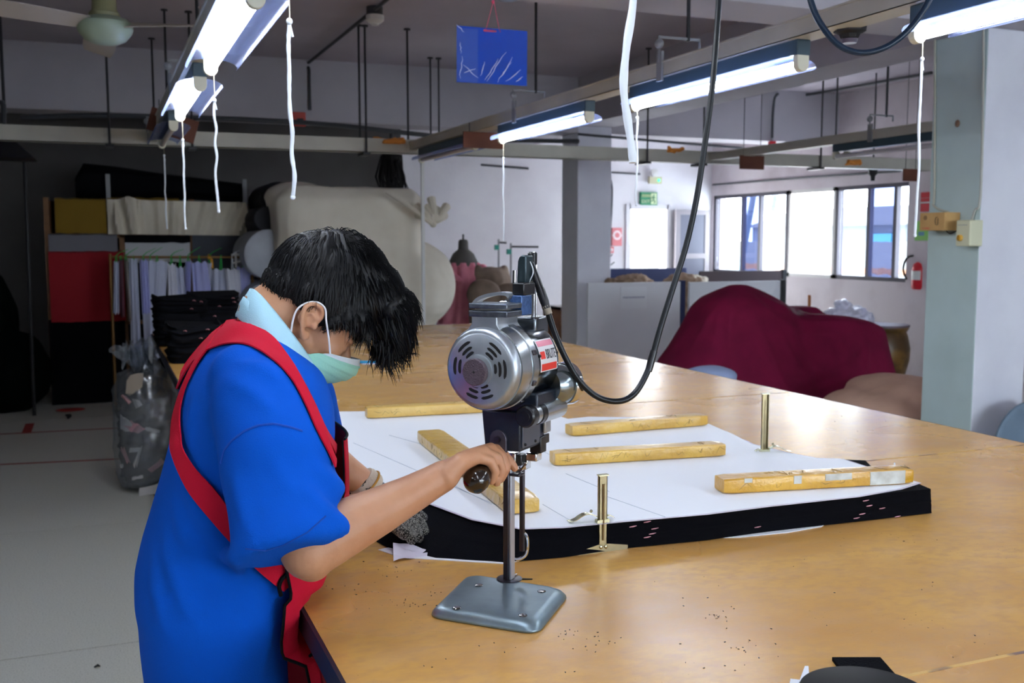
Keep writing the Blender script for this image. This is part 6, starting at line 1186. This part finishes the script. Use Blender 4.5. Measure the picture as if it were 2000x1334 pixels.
# hips and legs
HX = aty(428, 1400, PY).x
for s in (-1, 1): b.caps([Vector((HX, PY + s * .085, .78)), Vector((HX, PY + s * .10, .48)), Vector((HX - .02, PY + s * .11, .09))], [.075, .056, .04], 16)
body = b.build('body', M_skin, per); fuse(body, .0027, 4, .5)
body_t = bvh_of(body)
# ---- shirt: trunk loft, shoulders and sleeves, fused, then wrinkled
SR = [(1420, 292, 560, .182), (1334, 284, 556, .186), (1260, 270, 558, .190), (1190, 262, 566, .192), (1120, 267, 590, .194), (1060, 280, 612, .196), (1000, 298, 628, .198), (950, 312, 636, .198), (900, 324, 641, .200), (850, 334, 643, .202), (800, 341, 641, .204), (760, 350, 632, .203), (728, 365, 618, .196), (698, 385, 594, .180), (670, 408, 564, .150), (648, 432, 538, .112), (628, 454, 512, .075)]
def tring(py, x0, x1, w, g=0, e=2.25, n=48, q0=0, q1=2 * PI, incl=False):
    a, c = aty(x0, py, PY), aty(x1, py, PY); out = []
    for k in range(n):
        q = q0 + (q1 - q0) * k / ((n - 1) if incl else n); cx = math.copysign(abs(math.cos(q)) ** (2 / e), math.cos(q)); sy = math.copysign(abs(math.sin(q)) ** (2 / e), math.sin(q))
        out.append(Vector(((a.x + c.x) / 2 + ((c.x - a.x) / 2 + g) * cx, PY + (w + g) * sy, a.z)))
    return out
b = MB(); b.loft([tring(*r) for r in SR])
SE = aty(572, 1046, 1.592); b.caps([aty(478, 735, 1.785), aty(512, 790, 1.742), aty(540, 890, 1.672)], [.060, .084, .088], 24)
ax = (SE - aty(540, 890, 1.672)).normalized(); ring = []
xx = Vector((0, 1, 0)).cross(ax).normalized(); yy = ax.cross(xx)
for c_, r_ in ((aty(540, 890, 1.672), .086), (aty(556, 965, 1.63), .087), (SE - ax * .02 - Vector((.004, 0, 0)), .089), (SE + ax * .030 - Vector((.008, 0, 0)), .091)): ring.append([c_ + xx * math.cos(q) * r_ * 1.04 + yy * math.sin(q) * r_ * .80 for q in [2 * PI * k / 28 for k in range(28)]])
b.loft(ring)
b.caps([aty(535, 715, 2.06), aty(585, 780, 2.13), aty(612, 865, 2.185)], [.06, .078, .07], 20)
shirt = b.build('shirt', M_shirt, per); fuse(shirt, .0075, 8, .5)
ridges(shirt, [[(352, 905), (385, 990), (440, 1080), (500, 1150)], [(335, 960), (360, 1040), (410, 1110)], [(320, 1000), (335, 1100), (370, 1200), (420, 1290)], [(300, 1060), (310, 1160), (330, 1260)], [(560, 1035), (610, 1015), (650, 985)], [(585, 1000), (620, 990), (648, 975)], [(575, 960), (615, 965), (645, 955)], [(440, 700), (520, 720), (580, 780)], [(420, 730), (500, 770), (560, 830)], [(455, 900), (470, 1000), (500, 1070)], [(520, 870), (560, 950), (600, 985)], [(380, 760), (370, 840), (385, 900)], [(530, 1180), (520, 1260), (515, 1330)]], .018, .007, .0075, 5)
me = shirt.data; Mw = WM[shirt.name]; ns = [v.normal.copy() for v in me.vertices];  kb = aty(300, 1050, PY)
for v, n in zip(me.vertices, ns):
    p = Mw @ v.co; q = p * 9; f = .5 * noise.noise(Vector((p.x * 6, p.y * 6, p.z * 3)))
    # folds running from the armpit down the back, and at the elbow side of the sleeve
    d = (p - RS); f += .55 * math.sin(d.length * 46 + 3 * noise.noise(p * 5)) * max(0, 1 - abs(d.length - .16) / .14) * .45
    g_ = (p.x * .75 - p.z * .30); f += .9 * math.sin(g_ * 44 + 4.5 * noise.noise(p * 3.2)) * max(0, min(1, (1.20 - p.z) / .25)) * .45
    dh = (p - aty(650, 985, 1.60)).length; f += 1.1 * math.sin((p.x + p.z) * 110) * max(0, 1 - dh / .085)
    v.co += n * .0105 * f
me.update(); shirt_t = bvh_of(shirt)
tmp = MB(); tmp.loft([tring(*r, g=.006) for r in SR]); trunk_t = BVHTree.FromPolygons(tmp.v, tmp.f)
def cast(px, py, tree, off, last=None):
    d = ray(px, py).normalized(); h = tree.ray_cast(C3, d)
    if h[0] is None: return last
    n = h[1]; n = n if n.dot(d) < 0 else -n
    return h[0] + n * off
def strap(A, Bp, n, m_, off=.005, tree=None):
    rows = []; last = None
    for i in range(n + 1):
        r = []; a, c = lerp_poly(A, i / n), lerp_poly(Bp, i / n)
        for k in range(m_ + 1):
            p = a.lerp(c, k / m_); r.append(cast(p.x, p.y, trunk_t if (tree == 1 and p.y > 860) else shirt_t, off + (.006 if tree == 1 and p.y > 860 else 0), None))
        rows.append(r)
    # strips that run past the outline bend on round the body there
    for i in range(n + 1):
        for k in range(m_ + 1):
            if rows[i][k] is None:
                c_ = [(abs(i - i2) + 1.5 * abs(k - k2), i2, k2) for i2 in range(n + 1) for k2 in range(m_ + 1) if isinstance(rows[i2][k2], Vector) and not rows[i2][k2].is_frozen]
                _, i2, k2 = min(c_); p = lerp_poly(A, i / n).lerp(lerp_poly(Bp, i / n), k / m_); dd = (rows[i2][k2] - C3).dot(F3) + .012 * (abs(i - i2) + abs(k - k2)) ** .5; q = atd(p.x, p.y, dd); q.freeze(); rows[i][k] = q
    rows = [[q.copy() for q in r] for r in rows]
    # even out
    for _ in range(3):
        R2 = [[q.copy() for q in r] for r in rows]
        for i in range(1, n):
            for k in range(m_ + 1):
                s = (rows[i - 1][k] + rows[i + 1][k]) / 2; R2[i][k] = rows[i][k].lerp(s, .5)
        rows = R2
    return rows
# ---- collar
CM = aty(546, 660, PY); MJ = aty(610, 746, PY) - aty(480, 574, PY); MJ = MJ / 2; CN = Vector((-MJ.z, 0, MJ.x)).normalized(); CN = CN if CN.z > 0 else -CN
def cring(s, h, wy, dz=0, n=56): return [CM + MJ * math.cos(q) * s + Vector((0, wy * math.sin(q), 0)) + CN * h + Vector((0, 0, dz * (1 - math.cos(q)) / 2)) for q in [2 * PI * k / n for k in range(n)]]
cr = [cring(.88, -.012, .074), cring(.90, .010, .077), cring(.96, .016, .083), cring(1.01, .012, .091), cring(1.05, -.002, .103, -.018), cring(1.09, -.014, .116, -.038), cring(1.07, -.017, .114, -.038), cring(1.02, -.010, .095, -.014), cring(.96, -.006, .082)]
col_ = MB(); n_ = 56
for k in range(len(cr)):
    pass
rows = [r + [r[0]] for r in cr]; col_.grid(rows); cl = col_.build('collar', M_collar, per, angle=80); sm = cl.modifiers.new('th', 'SOLIDIFY'); sm.thickness = .003; sm.offset = 0
MB().tube([CM + MJ * 1.02 + Vector((.002, -.02, -.03)), CM + MJ * 1.16 + Vector((.0, -.018, -.10)), CM + MJ * 1.2 + Vector((-.005, -.015, -.17))], [.010, .012, .010], 8).build('placket', M_shirt, per)
# ---- apron straps lying on the shirt
outer = [(443, 626), (478, 622), (501, 640), (534, 664), (550, 685), (570, 715), (592, 755), (612, 795), (632, 842), (652, 868)]
inner = [(400, 690), (435, 675), (478, 674), (511, 690), (547, 719), (570, 747), (593, 791), (614, 840), (640, 890), (650, 915)]
MB().sheet(strap(outer, inner, 44, 8), .0028).build('shoulder_strap', M_apron, per)
b_out = [(444, 626), (421, 646), (396, 668), (372, 697), (353, 722), (349, 760)]; b_in = [(408, 686), (400, 698), (385, 706), (372, 722), (362, 738), (351, 761)]
MB().sheet(strap(b_out, b_in, 20, 5, .006), .0028).build('back_strap', M_apron, per)
s_l = [(398, 690), (380, 716), (358, 765), (343, 815), (340, 845), (344, 876), (356, 912), (375, 956), (403, 996), (436, 1038), (481, 1091), (524, 1133), (545, 1150)]
s_r = [(410, 686), (391, 710), (367, 758), (357, 800), (357, 836), (366, 874), (389, 913), (423, 950), (452, 992), (470, 1028), (500, 1068), (545, 1100), (575, 1120)]
MB().sheet(strap(s_l, s_r, 60, 5, .006, 1), .0028).build('side_strap', M_apron, per)
# ---- apron body: bib and skirt, standing a little off the shirt
def zpy(z):
    # photo row of height z at the trunk
    lo, hi = 500, 1500
    for _ in range(40):
        mid = (lo + hi) / 2
        if aty(450, mid, PY).z > z: lo = mid
        else: hi = mid
    return (lo + hi) / 2
def tr_at(py):
    for i in range(len(SR) - 1):
        a, c = SR[i], SR[i + 1]
        if c[0] <= py <= a[0]: f = (py - a[0]) / (c[0] - a[0]); return tuple(a[j] + (c[j] - a[j]) * f for j in range(4))
    return SR[0] if py > SR[0][0] else SR[-1]
rows = []
for i in range(31):
    py = 858 + (1085 - 858) * i / 30; r = tr_at(py); h = math.radians(34 + 40 * max(0, (i - 14) / 16)); f = i / 30; xf = 661 + 5 * math.sin(PI * f)
    rows.append(tring(py, r[1], max(r[2], xf - 2), r[3] * .96, .006, 2.6, 19, -h, h, True))
bib = MB().sheet(rows, .003).build('bib', M_apron, per)
MB().tube([p + Vector((.001, 0, .002)) for p in rows[0]], .0026, 6).build('bib_edging', M_pipe_b, per); MB().tube([r[0] + Vector((-.002, .001, 0)) for r in rows[:22]], .0018, 6).build('bib_edging', M_pipe_b, per); MB().tube([r[-1] for r in rows[:22]], .003, 6).build('bib_edging', M_pipe_b, per)
rows = []; E0 = aty(1, 1, 1)
for i in range(37):
    f = i / 36; py = 1045 + (1440 - 1045) * f; r = tr_at(min(py, 1415)); z = aty(450, py, PY).z
    fx = .368 - .074 * max(0, 1 - max(0, abs(z - .875) - .035) / .03)
    h0 = math.radians(84 - 28 * min(1, f * 1.3)); a, c = aty(r[1], py, PY), aty(r[2], py, PY); cx = (a.x + c.x) / 2; dx = max(fx - cx, (c.x - a.x) / 2 + .006); out = []
    for k in range(41):
        q = -h0 + 2 * h0 * k / 40; w = r[3] + .012; X = cx + dx * abs(math.cos(q)) ** .42 
        if .84 < z < T + .01: X = min(X, .298)
        out.append(Vector((X, PY + w * math.copysign(abs(math.sin(q)) ** .7, math.sin(q)), z)))
    rows.append(out)
MB().sheet(rows, .003).build('apron_skirt', M_apron, per)
MB().tube([r[0] + Vector((.0, -.002, 0)) for r in rows], .0028, 6).build('apron_piping', M_pipe_b, per); MB().tube([r[-1] + Vector((0, .002, 0)) for r in rows], .0028, 6).build('apron_piping', M_pipe_b, per)
pk = [[r[k] + (Vector((r[k].x - .12, r[k].y - PY, 0)).normalized()) * .006 for k in range(4, 20)] for r in rows[17:30]]
MB().sheet(pk, .003).build('apron_pocket', mat('apron_dark', '#8d0c22', .85), per); MB().tube([p + Vector((0, -.001, .002)) for p in pk[0]], .003, 6).build('pocket_edging', M_pipe_b, per)
tie = [cast(x, y, trunk_t, .016) for x, y in ((560, 1100), (548, 1114), (540, 1126), (536, 1140), (537, 1156))]; tie = [p for p in tie if p is not None]
MB().tube(smoothcurve(tie, 4), .0038, 8).build('tie_cord', M_pipe_b, per)
# sleeve seam and hem stitching
sm_ = [(432, 905), (438, 880), (452, 862), (478, 842), (505, 831), (535, 828), (565, 834), (590, 842)]
pts = [cast(x, y, shirt_t, .0008) for x, y in [tuple(lerp_poly(sm_, k / 40)) for k in range(41)]]; MB().tube([p for p in pts if p], .0018, 5).build('sleeve_seam', mat('seam_blue', '#0046ac', .85), shirt)
pts = [cast(x, y, shirt_t, .0006) for x, y in [tuple(lerp_poly([(480, 1072), (520, 1075), (554, 1064), (600, 1040), (636, 1008)], k / 40)) for k in range(41)]]; MB().tube([p for p in pts if p], .0012, 5).build('hem_stitch', mat('stitch_blue', '#003f9c', .9), shirt)
# ---- trousers and shoes
b = MB()
b.caps([Vector((HX, PY - .05, .74)), Vector((HX, PY + .05, .74))], [.108, .108], 20)
for s in (-1, 1): b.caps([Vector((HX, PY + s * .08, .74)), Vector((HX, PY + s * .10, .48)), Vector((HX - .02, PY + s * .11, .11))], [.102, .085, .068], 18)
o = b.build('trousers', mat('dark_trousers', '#1b1e2a', .85), per); fuse(o, .012, 6)
for s in (-1, 1):
    b = MB(); b.ell((HX - .03, PY + s * .11, .045), (.06, .045, .05), None, 16, 10); b.ell((HX + .06, PY + s * .115, .036), (.10, .048, .038), None, 18, 10); o = b.build('shoe', M_black, per); fuse(o, .006, 4)
    m_ = 1e9
    for v in o.data.vertices: m_ = min(m_, v.co.z)
    for v in o.data.vertices: v.co.z = max(v.co.z - m_ + .0005, .0005)
# ---- face: lids and lashes
def fcast(px, py, off): return cast(px, py, body_t, off)
pts = [fcast(x, y, .0012) for x, y in ((669, 675), (677, 685), (689, 692), (703, 695), (712, 696))]; MB().tube(smoothcurve([p for p in pts if p], 4), [.0008] + [.0016] * 12 + [.0010] * 4, 6).build('eyelash', mat('lash', '#1c120e', .6), body) if all(pts) else None
pts = [fcast(x, y, .001) for x, y in ((672, 672), (684, 681), (698, 686), (710, 688))]; MB().tube(smoothcurve([p for p in pts if p], 4), .0022, 6).build('eyelid', mat('lid_skin', '#b07e5c', .5), body) if all(pts) else None
# ---- mask
def mask_pt(s, t):
    k = math.sin(s * math.radians(84)); a = abs(s)
    top = (.140 - .068 * a ** 1.5, .073 * k, .016 - .034 * a ** 1.4); bot = (.122 - .096 * a ** 1.5, .069 * k, -.058 - .014 * a); f, l, u = [top[j] + (bot[j] - top[j]) * t for j in range(3)]
    bl = math.sin(PI * min(1, t * 1.0)) * (1 - a ** 2); f += .020 * bl; u += .004 * bl; side = max(0, a - .75) / .25
    f -= .010 * side * math.sin(PI * t); step = .0028 * ((t * 4) % 1) * (1 - a * .4) if .15 < t < .95 else 0
    return HP(f + step, l * (1 + .02 * bl), u)
rows = [[mask_pt(-1 + 2 * i / 40, t / 24) for i in range(41)] for t in range(25)]
m = MB(); m.sheet(rows[:5], .0016, 0); m.sheet(rows[4:], .0016, 1); mk = m.build('face_mask', [M_maskw, M_maskg], per, angle=60)
for s in (-1, 1):
    c1, c2 = mask_pt(s, .02), mask_pt(s, .97); E_ = lambda f, u, d=.0: HP(f, s * (.088 + d), u)
    MB().tube(smoothcurve([c1, HP(.048, s * .080, .0), E_(.022, .020), E_(.004, .036, .002), E_(-.016, .034, .003), E_(-.030, .016, .002), E_(-.030, -.006, -.002), HP(-.008, s * .078, -.040), c2], 6), .0018, 6).build('ear_loop', M_loop, mk)
# ---- hair
b = MB()
b.ell(HP(-.002, 0, .080), (.110, .089, .100), HR, 30, 20); b.ell(HP(.050, 0, .122), (.090, .078, .066), HR, 26, 16); b.ell(HP(.010, 0, .140), (.085, .070, .055), HR, 24, 14); b.ell(HP(.118, 0, .118), (.060, .070, .058), HR, 24, 14); b.ell(HP(-.055, 0, .035), (.050, .068, .052), HR, 22, 14)
b.ell(HP(.045, 0, .070), (.07, .084, .048), HR, 22, 14)
for l in (-.062, -.045, -.028, -.010, .010, .03, .05): 
    k_ = .012 if l < -.03 else 0; b.caps([HP(.105 + k_, l, .105 + k_), HP(.145 + k_, l, .098), HP(.164 + k_ * .6, l, .080 + .008 * math.sin(l * 160)), HP(.168, l * 1.02, .056 + .014 * math.sin(l * 190 + 1))], [.026, .024, .017, .006], 12)
for s in (-1, 1):
    b.caps([HP(.055, s * .074, .055), HP(.036, s * .076, .026), HP(.030, s * .075, .006)], [.020, .011, .005], 12); b.caps([HP(.075, s * .066, .066), HP(.092, s * .058, .052)], [.022, .010], 12); b.caps([HP(-.030, s * .066, .05), HP(-.030, s * .066, .026)], [.026, .016], 12)
hair = b.build('hair', M_hair, per); fuse(hair, .0045, 8, .5)
Mw = WM[hair.name]; hv = [(Mw @ v.co, v.normal.copy()) for v in hair.data.vertices]
warp(hair, lambda p, n: .0035 * noise.noise(Vector((p.x * 90, p.y * 60, p.z * 30))) + .003 * noise.noise(p * 25))
rnd = random.Random(12); m = MB(); WH = HP(-.045, .0, .165); G_ = Vector((0, 0, -1))
for _ in range(5200):
    p, n = rnd.choice(hv); rel = p - HO; f_, l_, u_ = rel.dot(HF), rel.dot(HL), rel.dot(HU)
    if u_ < .012 and f_ > -.02: continue
    t = (p - WH); t = t - n * t.dot(n); t = t.normalized() if t.length > 1e-5 else HF
    fw = HF * (.5 if l_ * l_ < .004 else .1); t = (t + fw * .6 + G_ * (.75 if f_ > .08 else .25) + Vector((rnd.uniform(-.25, .25), rnd.uniform(-.25, .25), rnd.uniform(-.25, .25)))); t = (t - n * t.dot(n) * .9).normalized()
    front = f_ > .085; L = rnd.uniform(.024, .046) * (1.0 if front else 1) * (.45 if u_ < .045 and not front else 1)
    lift = rnd.uniform(.0003, .003) + (.004 if u_ > .16 else 0); q0 = p - n * .003; q1 = p + t * L * .4 + n * lift; q2 = p + t * L * .75 + n * (lift * .7) + G_ * L * .06; q3 = p + t * L + n * (lift * .2 if not front else lift) + G_ * L * (.22 if front else .12)
    r = rnd.uniform(.0005, .0012); m.tube([q0, q1, q2, q3], [r, r, r * .7, r * .15], 3, cap=False)
for _ in range(260):
    l = rnd.uniform(-.066, .06); p = HP(rnd.uniform(.135, .170), l, rnd.uniform(.055, .09)); d = (G_ * .75 + HF * rnd.uniform(.0, .35) - HU * .25 + HL * rnd.uniform(-.2, .2)).normalized(); L = rnd.uniform(.018, .046); m.tube([p, p + d * L * .5, p + d * L + HF * -.003], [.0010, .0008, .0002], 3, cap=False)
m.build('hair_strands', M_hair, hair, kind='stuff', fix=False)
# ---- chain mail glove on the left hand
M_mail = mat('chain_mail', '#8b8880', .3, .8, bump=1.0, bscale=420); nt = M_mail.node_tree; bs = nt.nodes['Principled BSDF']; vo = nt.nodes.new('ShaderNodeTexVoronoi'); vo.inputs['Scale'].default_value = 330; tc = nt.nodes.new('ShaderNodeTexCoord'); nt.links.new(tc.outputs['Object'], vo.inputs['Vector']); rp = nt.nodes.new('ShaderNodeValToRGB'); rp.color_ramp.elements[0].color = lin('#c4c0b4'); rp.color_ramp.elements[1].color = lin('#2a2826'); rp.color_ramp.elements[0].position = .25; rp.color_ramp.elements[1].position = .55; nt.links.new(vo.outputs['Distance'], rp.inputs[0]); nt.links.new(rp.outputs[0], bs.inputs['Base Color'])
b = MB(); hand_left(b, .0035); gl_ = b.build('mail_glove', M_mail, per); fuse(gl_, .003, 1)
ld = (LK - LW).normalized(); l1 = Vector((0, 1, 0)); l2 = ld.cross(l1).normalized()
def lring(c_, r, ry=1): return [c_ + l1 * math.cos(q) * r * ry + l2 * math.sin(q) * r for q in [2 * PI * k / 24 for k in range(24)]]
M_cuff = mat('glove_cuff', '#cbbca8', .85, col2='#b9a894', nscale=20, bump=.3, bscale=200)
MB().loft([lring(LW - ld * .012, .034), lring(LW - ld * .006, .0365), lring(LW + ld * .016, .0375), lring(LW + ld * .022, .034)]).build('glove_cuff', M_cuff, gl_)
MB().tube(lring(LW + ld * .006, .0385), .0024, 6, closed=True).build('strap_ring', mat('amber_ring', '#a9761f', .4), gl_)
c_ = aty(690, 968, 2.10); rows = [[c_ + Vector((.052 * u / 4 - .02, .006 * math.sin(u), -.02 + .03 * u / 4 * .4 + .036 * (v / 3 - .5))) for u in range(5)] for v in range(4)]
MB().sheet(rows, .003).build('cuff_strap', mat('pinkish_strap', '#a88670', .85), gl_)
